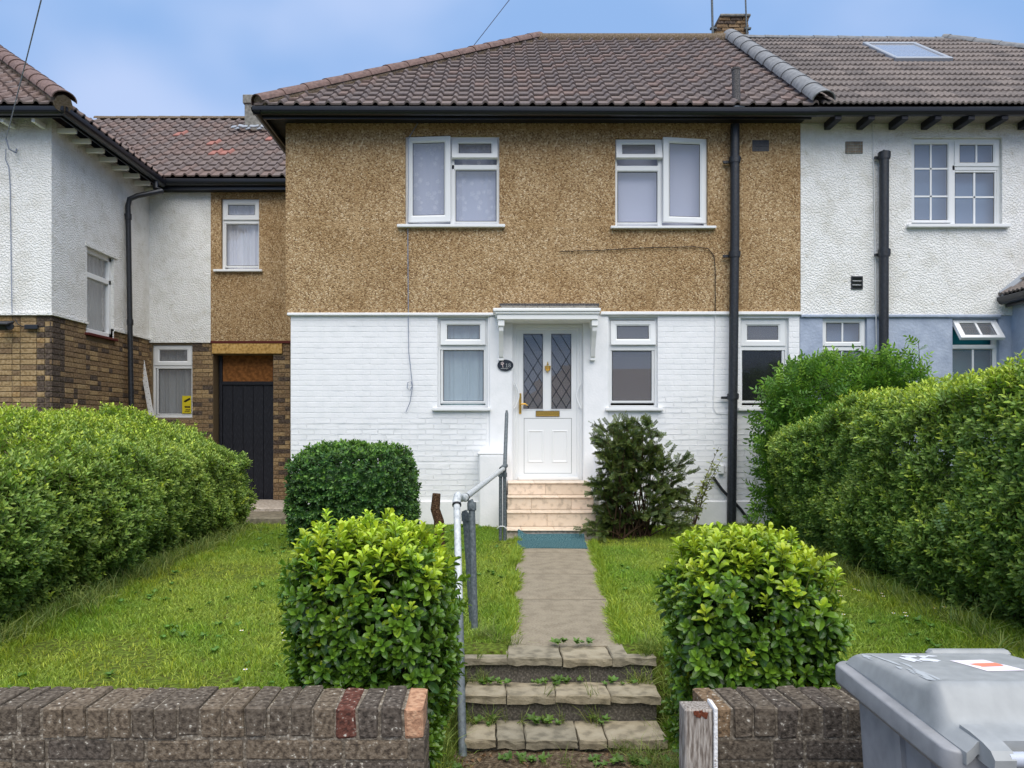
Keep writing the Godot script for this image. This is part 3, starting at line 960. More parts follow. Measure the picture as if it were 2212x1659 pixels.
	mb.box(Vector3((q[0] + q[2]) / 2, (q[1] + q[3]) / 2, -10.680), Vector3(q[2] - q[0], q[3] - q[1], 0.006))
	obj("air_brick", mb.mesh(), M.cast_iron, h)
	# piers beside the steps
	for b in [[1034, 982, 1093, 1158, 10.4], [1294, 980, 1340, 1158, 10.4]]:
		mb = MB.new()
		var zf: float = b[4]
		var r := rect([b[0], b[1], b[2], b[3]], zf)
		mb.cbox(Vector3((r[0] + r[2]) / 2, (r[1] + r[3]) / 2 - 0.1, -(zf + ZW) / 2), Vector3(r[2] - r[0], r[3] - r[1] + 0.2, ZW - zf), 0.02)
		mb.cbox(Vector3((r[0] + r[2]) / 2, r[3] + 0.012, -(zf + ZW) / 2), Vector3(r[2] - r[0] + 0.03, 0.035, ZW - zf + 0.0), 0.01)
		obj("step_pier", mb.mesh(), M.white_masonry, h)
	house_chimney(h)
	# cables clipped to the wall
	mb = MB.new()
	var z1 := 10.66
	var pts := [P(905, 262, z1), P(882, 300, z1), P(882.5, 380, z1), P(881, 520, z1), P(882, 678, z1), P(883, 760, z1), P(889, 815, z1), P(891, 832, z1), P(886, 844, z1), P(879.5, 838, z1), P(881, 826, z1), P(888, 824, z1), P(891, 836, z1), P(886, 868, z1), P(877, 890, z1)]
	mb.tube(pts, 0.006, 6)
	obj("loose_cable", mb.mesh(), M.cable_grey, h)
	mb = MB.new()
	mb.tube([P(1210, 543, z1), P(1290, 541, z1), P(1400, 535, z1), P(1500, 533, z1), P(1530, 537, z1), P(1542, 552, z1), P(1545, 580, z1), P(1545, 674, z1)], 0.006, 6)
	obj("wall_cable", mb.mesh(), M.cable_dark, h)
	mb = MB.new()
	z1 = 10.685
	mb.tube([P(1545, 674, z1 - 0.04), P(1545, 690, z1), P(1543, 800, z1), P(1541, 880, z1), P(1548, 893, z1), P(1575, 894, z1)], 0.005, 6)
	obj("wall_cable", mb.mesh(), M.cable_white, h)
	mb = MB.new()
	mb.cbox(P(1558, 1014, 10.66), Vector3(0.075, 0.13, 0.06), 0.01)
	obj("junction_box", mb.mesh(), M.upvc, h)
	mb = MB.new()
	mb.tube([P(1540, 1030, 10.66), P(1560, 1058, 10.64), P(1600, 1100, 10.62), P(1622, 1130, 10.6)], 0.02, 8)
	obj("waste_pipe", mb.mesh(), M.cast_iron, h)

func house_chimney(h: Node3D) -> void:
	var ch := part("chimney", h, P(1575, 80, 14.6))
	var z := 14.55
	var mb := MB.new()
	var yb := PY(120, z)
	var y0 := PY(83, z)
	var y1 := PY(36, z)
	mb.hexa([Vector3(PX(1540, z), yb, -z - 0.03), Vector3(PX(1619, z), yb, -z - 0.03), Vector3(PX(1617, z), y1, -z - 0.03), Vector3(PX(1559, z), y1, -z - 0.03),
		Vector3(PX(1540, z), yb, -z - 0.5), Vector3(PX(1619, z), yb, -z - 0.5), Vector3(PX(1617, z), y1, -z - 0.5), Vector3(PX(1559, z), y1, -z - 0.5)])
	obj("chimney_core", mb.mesh(), M.mortar, ch)
	var n := 7
	for i in n:
		var ya := lerpf(PY(90, z), y1, i / float(n))
		var yc := lerpf(PY(90, z), y1, (i + 1) / float(n)) - 0.010
		var xa := PX(lerpf(1537, 1556, i / float(n)), z)
		var xb := PX(1618, z)
		var x := xa - (0.1 if i % 2 else 0.0)
		while x < xb - 0.02:
			var a := maxf(x, xa)
			var b := minf(x + 0.215, xb)
			if b - a > 0.03:
				mb = MB.new()
				mb.cbox(Vector3((a + b) / 2, (ya + yc) / 2, -z - 0.12), Vector3(b - a - 0.01, yc - ya, 0.24), 0.008, Basis(), 0.005, rng)
				obj("brick", mb.mesh(), [M.stock_2, M.stock_0, M.stock_2, M.stock_4][rng.randi() % 4], ch)
			x += 0.225
	mb = MB.new()
	mb.cbox(Vector3(PX(1588, z), y1 + 0.02, -z - 0.24), Vector3(PX(1621, z) - PX(1555, z), 0.05, 0.55), 0.012)
	obj("chimney_cap", mb.mesh(), M.cement_grey, ch)
	for q in [[1540.0, 1537.0, 0.022], [1614.0, 1609.0, 0.016]]:
		mb = MB.new()
		mb.tube([P(q[0], 92, z - 0.06), P(q[1], -40, z - 0.06)], q[2], 8)
		mb.box(P(q[0] + 1.0, 62, z - 0.03), Vector3(0.12, 0.03, 0.06))
		obj("aerial_mast", mb.mesh(), M.galvanised, ch)

func house_door(h: Node3D) -> void:
	var d := part("front_door", h, P(1184, 1036, 10.80))
	var zd := 10.79
	# outer frame
	var fo := rect([1107.8, 698.5, 1259.2, 1040.5], ZW)
	var fi := rect([1120, 711, 1247, 1030], ZW)
	var mb := MB.new()
	mb.ring(fo, fi, -zd, [[0.0, -0.06], [0.0, 0.012], [0.5, 0.012], [0.55, 0.0], [0.9, 0.0], [1.0, -0.01], [1.0, -0.06]])
	obj("door_frame", mb.mesh(), M.upvc, d)
	# leaf with two long lights and a lower panel
	var L := rect([1120, 711, 1247, 1030], ZW)
	var gl := [rect([1131, 719, 1173.6, 883], ZW), rect([1192, 719, 1235.6, 883], ZW)]
	var lp := rect([1132.3, 903, 1236.6, 1023.7], ZW)
	mb = MB.new()
	wall_with_holes(mb, L[0], L[1], L[2], L[3], -zd - 0.015, 0.05, gl + [lp])
	obj("door_leaf", mb.mesh(), M.upvc, d)
	mb = MB.new()
	for k in 2:
		var g: Array = gl[k]
		mb.ring([g[0] - 0.012, g[1] - 0.012, g[2] + 0.012, g[3] + 0.012], g, -zd - 0.012, [[0.0, -0.004], [0.3, 0.006], [0.7, 0.006], [1.0, -0.012]])
	obj("glazing_bead", mb.mesh(), M.upvc, d)
	# lower panel with two raised fields
	mb = MB.new()
	mb.ring(lp, [lp[0] + 0.006, lp[1] + 0.006, lp[2] - 0.006, lp[3] - 0.006], -zd - 0.024, [[0.0, -0.003], [1.0, -0.003]])
	obj("panel_groove", mb.mesh(), M.gasket, d)
	mb = MB.new()
	mb.box(Vector3((lp[0] + lp[2]) / 2, (lp[1] + lp[3]) / 2, -zd - 0.03), Vector3(lp[2] - lp[0] - 0.010, lp[3] - lp[1] - 0.010, 0.02))
	for b in [[1140, 929, 1175, 1000], [1193, 929, 1228, 1000]]:
		var q := rect(b, ZW)
		mb.ring(q, [q[0] + 0.03, q[1] + 0.03, q[2] - 0.03, q[3] - 0.03], -zd - 0.02, [[0.0, 0.0], [0.25, 0.007], [0.6, 0.007], [1.0, -0.001]])
	obj("door_panel", mb.mesh(), M.upvc, d)
	# leaded diamonds: every pane a piece of its own
	for k in 2:
		var g: Array = gl[k]
		var box := PackedVector2Array([Vector2(g[0], g[1]), Vector2(g[2], g[1]), Vector2(g[2], g[3]), Vector2(g[0], g[3])])
		var dx: float = (g[2] - g[0]) / 2.0 * 0.99
		var dy: float = dx * 1.62
		var came := MB.new()
		for i in range(-3, 5):
			for j in range(-2, 13):
				var c := Vector2((g[0] + g[2]) / 2 + (i + (0.5 if j % 2 else 0.0)) * dx, g[1] + (j * 0.5 + 0.1) * dy)
				var dia := PackedVector2Array([c + Vector2(0, -dy / 2), c + Vector2(dx / 2, 0), c + Vector2(0, dy / 2), c + Vector2(-dx / 2, 0)])
				for poly in Geometry2D.intersect_polygons(dia, box):
					var pm := MB.new()
					var ctr := Vector2.ZERO
					for p in poly: ctr += p / poly.size()
					var tx := rng.randf_range(-0.004, 0.004)
					var ty := rng.randf_range(-0.004, 0.004)
					var pts := []
					for p in poly: pts.append(Vector3(p.x, p.y, -zd - 0.032 + (p.x - ctr.x) * tx + (p.y - ctr.y) * ty))
					pm.face(pts, Vector3(ctr.x, ctr.y, -zd - 1))
					obj("pane", pm.mesh(), M.glass, d)
		for i in range(-6, 12):   # strips of lead both ways
			for sgn in [-1.0, 1.0]:
				var a := Vector2((g[0] + g[2]) / 2 + (i * 0.5 - 0.5) * dx * 1.0, g[1] + 0.1 * dy)
				if (i % 2) != 0: continue
				a = Vector2((g[0] + g[2]) / 2 + (i / 2 + 0.5) * dx, g[1] + 0.1 * dy)
				var dirv := Vector2(dx * sgn, dy) * 6.0
				var seg := Geometry2D.intersect_polyline_with_polygon(PackedVector2Array([a - dirv, a + dirv]), box)
				for sgm in seg:
					if sgm.size() < 2: continue
					var p0 := Vector3(sgm[0].x, sgm[0].y, -zd - 0.030)
					var p1 := Vector3(sgm[sgm.size() - 1].x, sgm[sgm.size() - 1].y, -zd - 0.030)
					if p0.distance_to(p1) < 0.01: continue
					var t := (p1 - p0).normalized()
					came.box((p0 + p1) / 2, Vector3(p0.distance_to(p1), 0.010, 0.004), Basis(t, Vector3(-t.y, t.x, 0), Vector3(0, 0, 1)))
		obj("lead_came", came.mesh(), M.lead_came, d)
		var gm := MB.new()
		gm.ring(g, [g[0] + 0.006, g[1] + 0.006, g[2] - 0.006, g[3] - 0.006], -zd - 0.026, [[0.0, 0.0], [1.0, 0.0]])
		obj("gasket", gm.mesh(), M.gasket, d)
	# letter plate, handle, knocker
	mb = MB.new()
	var q := rect([1159, 888, 1209, 898.6], ZW)
	mb.ring([q[0] - 0.006, q[1] - 0.006, q[2] + 0.006, q[3] + 0.006], q, -zd - 0.006, [[0.0, -0.01], [0.0, 0.0], [1.0, 0.0]])
	obj("letter_plate_edge", mb.mesh(), M.gasket, d)
	mb = MB.new()
	mb.cbox(Vector3((q[0] + q[2]) / 2, (q[1] + q[3]) / 2, -zd - 0.008), Vector3(q[2] - q[0], q[3] - q[1], 0.014), 0.004)
	obj("letter_plate", mb.mesh(), M.brass, d)
	mb = MB.new()
	var hq := rect([1121.6, 848.7, 1126.8, 893.7], ZW)
	mb.cbox(Vector3((hq[0] + hq[2]) / 2, (hq[1] + hq[3]) / 2, -zd - 0.006), Vector3(hq[2] - hq[0], hq[3] - hq[1], 0.018), 0.006)
	mb.tube([P(1124, 873, zd), P(1124, 873, zd - 0.06), P(1127, 873, zd - 0.065), P(1134, 872, zd - 0.062), P(1139.6, 876, zd - 0.055)], [0.012, 0.011, 0.012, 0.012, 0.008], 10)
	mb.tube([P(1124, 885, zd), P(1124, 885, zd - 0.012)], 0.009, 10)
	obj("door_handle", mb.mesh(), M.brass, d)
	mb = MB.new()
	var kz := zd - 0.02
	mb.tube([P(1183.2, 781, kz), P(1183.2, 786, kz), P(1183.2, 789, kz)], [0.004, 0.011, 0.016], 10)
	var ringp := []
	for k in 15:
		var an := PI * 1.05 * k / 14.0 - 0.08
		ringp.append(P(1183.2 + cos(an) * 5.2, 791 + sin(an) * 10.0, kz))
	mb.tube(ringp, 0.009, 8)
	mb.tube([P(1183.2, 790, kz), P(1183.2, 796, kz), P(1183.2, 800, kz), P(1183.2, 806, kz)], [0.026, 0.020, 0.012, 0.004], 10)
	obj("door_knocker", mb.mesh(), M.brass, d)
	mb = MB.new()
	q = rect([1119.6, 1030, 1249, 1037], ZW)
	mb.cbox(Vector3((q[0] + q[2]) / 2, (q[1] + q[3]) / 2, -zd + 0.03), Vector3(q[2] - q[0], q[3] - q[1], 0.12), 0.006)
	obj("threshold", mb.mesh(), M.upvc, d)
	# white grab handles on both reveals
	for sx in [1.0, -1.0]:
		mb = MB.new()
		var xx := PX(1108.5 if sx > 0 else 1258.5, ZW)
		var pts := []
		for k in 13:
			var t := k / 12.0
			pts.append(Vector3(xx + sx * (0.02 + 0.06 * sin(PI * t)), lerpf(PY(882, ZW), PY(826, ZW), t), -ZW - 0.03))
		mb.tube(pts, 0.010, 8)
		obj("grab_handle", mb.mesh(), M.upvc, d)
	mb = MB.new()
	mb.span(PX(1095, ZW), 0.98, -11.0, PX(1272, ZW), PY(696, ZW), -12.6)
	# hall behind the door: a dim inner lining
	var hall := MB.new()
	hall.span(PX(1100, ZW), 1.0, -12.9, PX(1265, ZW), PY(700, ZW), -12.95)
	obj("hall_wall", hall.mesh(), M.room, d)

func house_canopy(h: Node3D) -> void:
	var c := part("door_canopy", h, P(1182, 690, 10.4))
	var z0 := 10.34
	var mb := MB.new()
	# moulded board: stepped, shrinking downwards
	var steps := [[1065, 665, 1298, 672, 10.31], [1069, 672, 1296, 678, 10.33], [1073.5, 678, 1292, 690, 10.35]]
	for s in steps:
		var q := rect([s[0], s[1], s[2], s[3]], s[4])
		mb.cbox(Vector3((q[0] + q[2]) / 2, (q[1] + q[3]) / 2, -(s[4] + ZW) / 2), Vector3(q[2] - q[0], q[3] - q[1] - 0.001, ZW - s[4]), 0.006)
	obj("canopy_board", mb.mesh(), M.white_wood, c)
	mb = MB.new()
	for i in 8:
		var a := lerpf(1082, 1292, i / 8.0)
		mb.cbox(P(a + 13, 664, 10.58), Vector3(0.165, 0.03, 0.17), 0.006, Basis(Vector3.RIGHT, 0.25), 0.004, rng)
	obj("slate_flashing", mb.mesh(), M.cement_grey, c)
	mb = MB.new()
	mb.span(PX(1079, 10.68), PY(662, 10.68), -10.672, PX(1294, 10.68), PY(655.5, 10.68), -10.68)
	obj("dark_gap_strip", mb.mesh(), M.weathered_pipe, c)  # dark slate strip, its colour also stands for the shade in the gap
	for sd in [[1076.5, 1088.7, 1084.0, 1092.7], [1279.0, 1291.0, 1276.5, 1284.0]]:
		mb = MB.new()
		var xa := PX(sd[0], 10.38); var xb := PX(sd[1], 10.38)
		var y0 := PY(690, 10.38)
		var y1 := PY(773, 10.66)
		mb.cbox(Vector3((xa + xb) / 2, y0 - 0.045, -10.52), Vector3(xb - xa + 0.012, 0.088, 0.30), 0.006)
		# tapering curved leg
		var poly := PackedVector2Array([Vector2(-ZW + 0.012, y0 - 0.09), Vector2(-10.39, y0 - 0.09), Vector2(-10.40, y0 - 0.15), Vector2(-10.47, y0 - 0.24), Vector2(-10.54, y0 - 0.36), Vector2(-10.60, y0 - 0.48), Vector2(-10.62, y1), Vector2(-ZW + 0.012, y1)])
		var xf := Transform3D(Basis(Vector3(0, 0, 1), Vector3(0, 1, 0), Vector3(1, 0, 0)), Vector3(xa + 0.008, 0, 0))
		mb.prism(poly, xf, xb - xa - 0.016)
		mb.cbox(Vector3((xa + xb) / 2, y1 - 0.02, -10.655), Vector3(xb - xa - 0.004, 0.04, 0.07), 0.005)
		obj("bracket", mb.mesh(), M.white_wood, c)

# ---------- the link with the passage, between the two houses
func link_building() -> void:
	var zl := 13.6
	var h := thing("passage_building", Vector3(-4.8, 0.4, -zl - 1.5), "set-back two storey link with white and tan halves over a dark passage door", "building")
	var xa := PX(300, zl)
	var xm := PX(456, zl)
	var xb := PX(640, zl)
	var yb := PY(738, zl)
	var yt := PY(400, zl)
	var WU := [478.5, 428.5, 560.5, 584]
	var WL := [328.5, 744.5, 415, 902]
	var mb := MB.new()
	wall_with_holes(mb, xa, yb, xm, yt, -zl + 0.02, 0.28, [])
	obj("roughcast_wall", mb.mesh(), M.roughcast, h)
	mb = MB.new()
	wall_with_holes(mb, xm + 0.002, yb, xb, yt, -zl + 0.023, 0.28, [rect(WU, zl)])
	obj("pebbledash_wall", mb.mesh(), M.pebbledash, h)
	mb = MB.new()
	var door := rect([460, 765, 590, 1092], zl)
	wall_with_holes(mb, xa, 0.2, xb, yb, -zl - 0.012, 0.28, [rect(WL, zl), door])
	obj("brick_backing", mb.mesh(), M.mortar, h)
	mb = MB.new()
	mb.span(xa, yb - 0.02, -zl + 0.03, xm, yb + 0.012, -zl - 0.01)
	obj("bell_drip", mb.mesh(), M.roughcast, h)
	mb = MB.new()
	mb.span(xm, yb - 0.03, -zl + 0.034, xb, yb + 0.01, -zl - 0.01)
	obj("drip_course", mb.mesh(), M.drip_red, h)
	var bw := part("brickwork_face", h, Vector3(-5.2, 2, -zl))
	var tone := func(c): return M["stock_%d" % ([0, 2, 0, 2, 4][rng.randi() % 5] if rng.randf() < 0.8 else 1)]
	lay_bricks(bw, Transform3D(Basis(), Vector3(0, 0, -zl - 0.012)), 0.4, yb - 0.03, xa, PX(626, zl), [rect(WL, zl), door, rect([457, 700, 610, 766], zl)], 0.012, tone, 290)
	mb = MB.new()
	var q := rect([458.5, 742, 610, 764.5], zl)
	mb.cbox(Vector3((q[0] + q[2]) / 2, (q[1] + q[3]) / 2, -zl - 0.05), Vector3(q[2] - q[0], q[3] - q[1] - 0.004, 0.16), 0.006)
	obj("lintel", mb.mesh(), M.lintel_stone, h)
	window_unit(h, zl - 0.02, {"frame": WU, "bars": [[481, 473, 558, 481]], "sill": [463, 583, 568, 588], "drape": "net", "fold": 0.02, "lights": [
		{"rect": [480.5, 430, 558.5, 474], "glass": [491, 441, 548, 463], "hinge": "top", "open": 2.0}, {"glass": [486.5, 483, 558, 572]}]})
	window_unit(h, zl, {"frame": WL, "bars": [[331, 788, 413, 795]], "drape": "grey_net", "fold": 0.03, "lights": [
		{"rect": [331, 746, 412, 789], "glass": [342, 756, 401, 779]}, {"glass": [339, 797, 412, 893]}]})
	# passage door, boarded fanlight
	var dr := part("passage_door", h, Vector3(PX(533, zl), PY(1090, zl), -zl - 0.2))
	var zd := zl + 0.22
	mb = MB.new()
	var f := rect([474, 760, 593, 1092], zd)
	mb.ring(f, [f[0] + 0.05, f[1] + 0.02, f[2] - 0.03, f[3] - 0.03], -zd, [[0.0, -0.06], [0.0, 0.0], [1.0, 0.0], [1.0, -0.06]])
	var tr := rect([476, 824, 592, 831], zd)
	mb.span(tr[0], tr[1], -zd, tr[2], tr[3], -zd - 0.06)
	obj("door_frame", mb.mesh(), M.black_timber, dr)
	mb = MB.new()
	var pl := rect([477, 762, 591, 825], zd)
	mb.span(pl[0], pl[1], -zd - 0.035, pl[2], pl[3], -zd - 0.05)
	obj("fanlight_board", mb.mesh(), M.plywood, dr)
	var dl := rect([480, 831, 590, 1089], zd)
	for i in 5:
		var a := lerpf(dl[0], dl[2], i / 5.0)
		var b := lerpf(dl[0], dl[2], (i + 1) / 5.0)
		mb = MB.new()
		mb.cbox(Vector3((a + b) / 2, (dl[1] + dl[3]) / 2, -zd - 0.04 + rng.randf_range(-0.002, 0.002)), Vector3(b - a - 0.004, dl[3] - dl[1], 0.025), 0.004)
		obj("board", mb.mesh(), M.black_timber, dr)
	mb = MB.new()
	mb.span(door[0] - 0.3, 0.3, -zl - 0.5, door[2] + 0.3, yb, -zl - 0.52)
	mb.span(xa, 0.3, -zl - 2.5, xb, yt, -zl - 2.55)
	mb.span(xa, yb - 0.3, -zl - 0.3, xb, yb - 0.1, -zl - 2.5)
	mb.span(xa, yt - 0.1, -zl - 0.3, xb, yt, -zl - 2.5)
	mb.span(xa + 0.001, 0.3, -zl - 0.3, xa + 0.1, yt, -zl - 2.5)
	mb.span(xb - 0.1, 0.3, -zl - 0.3, xb, yt, -zl - 2.5)
	obj("inside_wall", mb.mesh(), M.room, h)
	# stone step below the door
	mb = MB.new()
	mb.cbox(Vector3(-3.55, 0.36, -11.85), Vector3(1.0, 0.30, 0.9), 0.025, Basis(), 0.012, rng)
	obj("step", mb.mesh(), M.flag_1, h)
	mb = MB.new()
	mb.cbox(Vector3(-4.2, 0.40, -13.0), Vector3(1.9, 0.32, 1.4), 0.02, Basis(), 0.008, rng)
	obj("step", mb.mesh(), M.step_base, h)
	# roof
	var roof := part("roof", h, Vector3(-4.8, EYE + 4.33, -13.3))
	var ze := 13.28
	var he := EYE + 4.33
	var d := 2.83
	var rise := 2.12
	var s := Vector3(0, rise, -d).normalized()
	var sl := Vector2(d, rise).length()
	var x0 := -8.9
	mb = MB.new()
	mb.quad(Vector3(x0, he - 0.01, -ze), Vector3(-3.0, he - 0.01, -ze), Vector3(-3.0, he + rise - 0.01, -ze - d), Vector3(x0, he + rise - 0.01, -ze - d))
	mb.quad(Vector3(-3.0, he - 0.01, -ze - 2 * d), Vector3(x0, he - 0.01, -ze - 2 * d), Vector3(x0, he + rise - 0.01, -ze - d), Vector3(-3.0, he + rise - 0.01, -ze - d))
	obj("roof_deck", mb.mesh(), M.roof_felt, roof)
	var lo := func(v): return (-5.80 - v / sl * d * 0.98) - x0
	var hi := func(_v): return -3.0 - x0
	var tm := [M.tile_0, M.tile_2, M.tile_3, M.tile_2, M.tile_3, M.tile_0]
	var odd := {[4, 17]: M.tile_red, [4, 18]: M.tile_red, [7, 21]: M.tile_red, [6, 16]: M.tile_red, [8, 12]: M.tile_red}
	tile_plane(roof, Vector3(x0, he + 0.005, -ze + 0.02), Vector3.RIGHT, s, 29, 0.209, 12, sl / 12.0, "pan", tm, lo, hi, 300, odd)
	cover_tiles(roof, Vector3(-8.4, he + rise + 0.02, -ze - d), Vector3(-3.0, he + rise + 0.02, -ze - d), 0.09, 0.45, M.roof_mortar, "ridge_tile", Vector3.UP)
	mb = MB.new()
	mb.span(-6.0, he - 0.17, -ze - 0.1, -2.97, he, -ze - 0.125)
	obj("fascia", mb.mesh(), M.black_plastic, h)
	mb = MB.new()
	mb.span(-6.0, he - 0.16, -ze - 0.126, -2.97, he - 0.15, -zl)
	obj("soffit", mb.mesh(), M.black_timber, h)
	gutter(h, Vector3(-5.95, he - 0.02, -ze - 0.1), Vector3(-2.97, he - 0.02, -ze - 0.1), Vector3(0, 0, 1))
	# rendered stub stack with its lead skirt
	var st := part("stub_stack", h, P(545, 270, 15.6))
	mb = MB.new()
	var zc := 15.4
	var q2 := rect([528, 222, 572, 300], zc)
	mb.cbox(Vector3((q2[0] + q2[2]) / 2, (q2[1] + q2[3]) / 2, -zc - 0.25), Vector3(q2[2] - q2[0], q2[3] - q2[1], 0.5), 0.01)
	q2 = rect([525, 205, 575, 224], zc)
	mb.cbox(Vector3((q2[0] + q2[2]) / 2, (q2[1] + q2[3]) / 2, -zc - 0.25), Vector3(q2[2] - q2[0], q2[3] - q2[1], 0.56), 0.01)
	obj("stack", mb.mesh(), M.cement_grey, st)
	mb = MB.new()
	for i in 9:
		mb.cbox(P(505 + i * 8, 274 + 3 * sin(i * 2.0), zc - 0.12), Vector3(0.11, 0.10, 0.03), 0.012, Basis(Vector3.RIGHT, -0.9) * Basis(Vector3.UP, rng.randf_range(-0.3, 0.3)))
	obj("lead_skirt", mb.mesh(), M.lead, st)

# ---------- neighbour on the left
func house_left() -> void:
	var zf := 10.6
	var xs := -6.15
	var h := thing("corner_house", Vector3(-7.3, 0.4, -12), "white roughcast house with yellow brick ground floor and red hipped roof", "house")
	var yb := PY(678, zf)
	var yt := EYE + 4.28
	var x0 := -10.5
	var mb := MB.new()
	mb.quad(Vector3(x0, yb, -zf), Vector3(xs, yb, -zf), Vector3(xs, yt, -zf), Vector3(x0, yt, -zf))
	# side wall with its window hole (along -Z)
	var wz0 := 11.52; var wz1 := 12.32
	var wy0 := EYE + 1.44; var wy1 := EYE + 2.73
	var cuts := [zf, wz0, wz1, 13.62]
	for i in 3:
		var spans := [[yb, yt]] if i != 1 else [[wy1, yt]]
		for s in spans: mb.quad(Vector3(xs, s[0], -cuts[i]), Vector3(xs, s[0], -cuts[i + 1]), Vector3(xs, s[1], -cuts[i + 1]), Vector3(xs, s[1], -cuts[i]))
	for e in [[wz0, 1.0], [wz1, -1.0]]:
		mb.quad(Vector3(xs, wy0, -e[0]), Vector3(xs, wy1, -e[0]), Vector3(xs - 0.3, wy1, -e[0]), Vector3(xs - 0.3, wy0, -e[0]))
	mb.quad(Vector3(xs, wy1, -wz0), Vector3(xs, wy1, -wz1), Vector3(xs - 0.3, wy1, -wz1), Vector3(xs - 0.3, wy1, -wz0))
	mb.span(x0, yb - 0.02, -zf + 0.03, xs + 0.03, yb + 0.015, -zf - 0.05)
	mb.span(xs - 0.05, yb - 0.02, -zf - 0.03, xs + 0.03, yb + 0.015, -wz0)
	mb.span(xs - 0.05, yb - 0.02, -wz1, xs + 0.03, yb + 0.015, -13.6)
	mb.span(xs - 0.05, wy1 + 0.0, -wz0 + 0.05, xs + 0.02, wy1 + 0.06, -wz1 - 0.08)
	obj("roughcast_wall", mb.mesh(), M.roughcast, h)
	mb = MB.new()
	mb.span(x0, 0.2, -zf - 0.03, xs - 0.02, yb - 0.005, -zf - 0.3)
	mb.span(xs - 0.32, 0.2, -zf - 0.301, xs - 0.02, wy0 - 0.02, -13.6)
	mb.span(xs - 0.32, wy0 - 0.02, -zf - 0.301, xs - 0.02, yb - 0.005, -wz0)
	mb.span(xs - 0.32, wy0 - 0.02, -wz1, xs - 0.02, yb - 0.005, -13.6)
	obj("brick_backing", mb.mesh(), M.mortar, h)
	mb = MB.new()
	mb.span(xs - 2.0, 0.3, -11, xs - 2.05, yt, -13.6)
	mb.span(x0, yt - 0.1, -zf - 0.01, xs - 0.01, yt, -13.6)
	mb.span(xs - 2.0, 2.0, -11, xs - 0.33, 2.1, -13.6)
	obj("inside_wall", mb.mesh(), M.room, h)
	var bw := part("brickwork_face", h, Vector3(xs, 2.5, -zf))
	var front := func(c): return M.stock_4 if c.x > xs - 0.20 and rng.randf() < 0.85 else M["stock_%d" % [0, 1, 1, 3, 2, 1][rng.randi() % 6]]
	lay_bricks(bw, Transform3D(Basis(), Vector3(0, 0, -zf - 0.030)), EYE + 0.05, yb - 0.03, -7.6, xs - 0.003, [], 0.014, front, 120, "brick", "flemish")
	var side := func(c): return M.stock_4 if c.x < 0.32 and rng.randf() < 0.8 else M["stock_%d" % [0, 0, 2, 2, 1, 4, 2][rng.randi() % 7]]
	# along runs away from the corner
	var fr := Transform3D(Basis(Vector3(0, 0, -1), Vector3(0, 1, 0), Vector3(1, 0, 0)), Vector3(xs - 0.020, 0, -zf - 0.012))
	lay_bricks(bw, fr, EYE + 0.05, yb - 0.03, 0.0, 2.98, [[wz0 - zf - 0.01, wy0 - 0.05, wz1 - zf + 0.01, yb + 1]], 0.014, side, 180, "brick", "flemish")
	# side window
	var w := part("window", h, Vector3(xs, wy0, -11.9))
	mb = MB.new()
	var toX := func(z: float, y: float, o: float) -> Vector3: return Vector3(xs - 0.06 + o, y, -z)
	var ymid := wy1 - 0.40
	for b in [[wz0, wy0, wz0 + 0.07, wy1], [wz1 - 0.07, wy0, wz1, wy1], [wz0, wy1 - 0.07, wz1, wy1], [wz0, wy0, wz1, wy0 + 0.08], [wz0, ymid - 0.04, wz1, ymid + 0.04]]:
		mb.cbox(Vector3(xs - 0.08, (b[1] + b[3]) / 2, -(b[0] + b[2]) / 2), Vector3(0.07, b[3] - b[1], b[2] - b[0]), 0.006)
	obj("frame", mb.mesh(), M.upvc, w)
	mb = MB.new()
	for b in [[wz0 + 0.05, wy0 + 0.06, wz1 - 0.05, ymid - 0.03], [wz0 + 0.05, ymid + 0.03, wz1 - 0.05, wy1 - 0.05]]:
		mb.quad(Vector3(xs - 0.085, b[1], -b[0]), Vector3(xs - 0.085, b[1], -b[2]), Vector3(xs - 0.085, b[3], -b[2]), Vector3(xs - 0.085, b[3], -b[0]))
	obj("pane", mb.mesh(), M.glass, w)
	mb = MB.new()
	mb.cbox(Vector3(xs - 0.01, wy0 - 0.02, -(wz0 + wz1) / 2), Vector3(0.12, 0.04, wz1 - wz0 + 0.1), 0.006)
	obj("sill", mb.mesh(), M.drip_red, w)
	mb = MB.new()
	var lo := []; var hi := []
	for k in 41:
		var z := lerpf(wz0 - 0.1, wz1 + 0.1, k / 40.0)
		lo.append(Vector3(xs - 0.2 + 0.02 * sin(k * 1.3), wy0 - 0.05, -z)); hi.append(Vector3(xs - 0.2 + 0.02 * sin(k * 1.3), wy1 + 0.05, -z))
	mb.grid([lo, hi])
	obj("curtain_or_backing", mb.mesh(), M.grey_net, w)
	# roof
	var roof := part("roof", h, Vector3(-6, yt, -zf))
	var ze := 10.2
	var xe := -5.75
	var he := EYE + 4.28
	var k := 0.745
	var top := 4.3
	mb = MB.new()
	mb.quad(Vector3(x0, he, -ze), Vector3(xe, he, -ze), Vector3(xe - top, he + top * k, -ze - top), Vector3(x0, he + top * k, -ze - top))
	mb.quad(Vector3(xe, he, -ze), Vector3(xe, he, -ze - 2 * top), Vector3(xe - top, he + top * k, -ze - top - 0.01), Vector3(xe - top, he + top * k, -ze - top))
	mb.quad(Vector3(xe, he, -ze - 2 * top), Vector3(x0, he, -ze - 2 * top), Vector3(x0, he + top * k, -ze - top), Vector3(xe - top, he + top * k, -ze - top))
	obj("roof_deck", mb.mesh(), M.roof_felt, roof)
	var sl := Vector2(1, k).length()
	var tm := [M.tile_3, M.tile_2, M.tile_3, M.tile_0]
	var s := Vector3(0, k, -1).normalized()
	var lof := func(_v): return 0.0
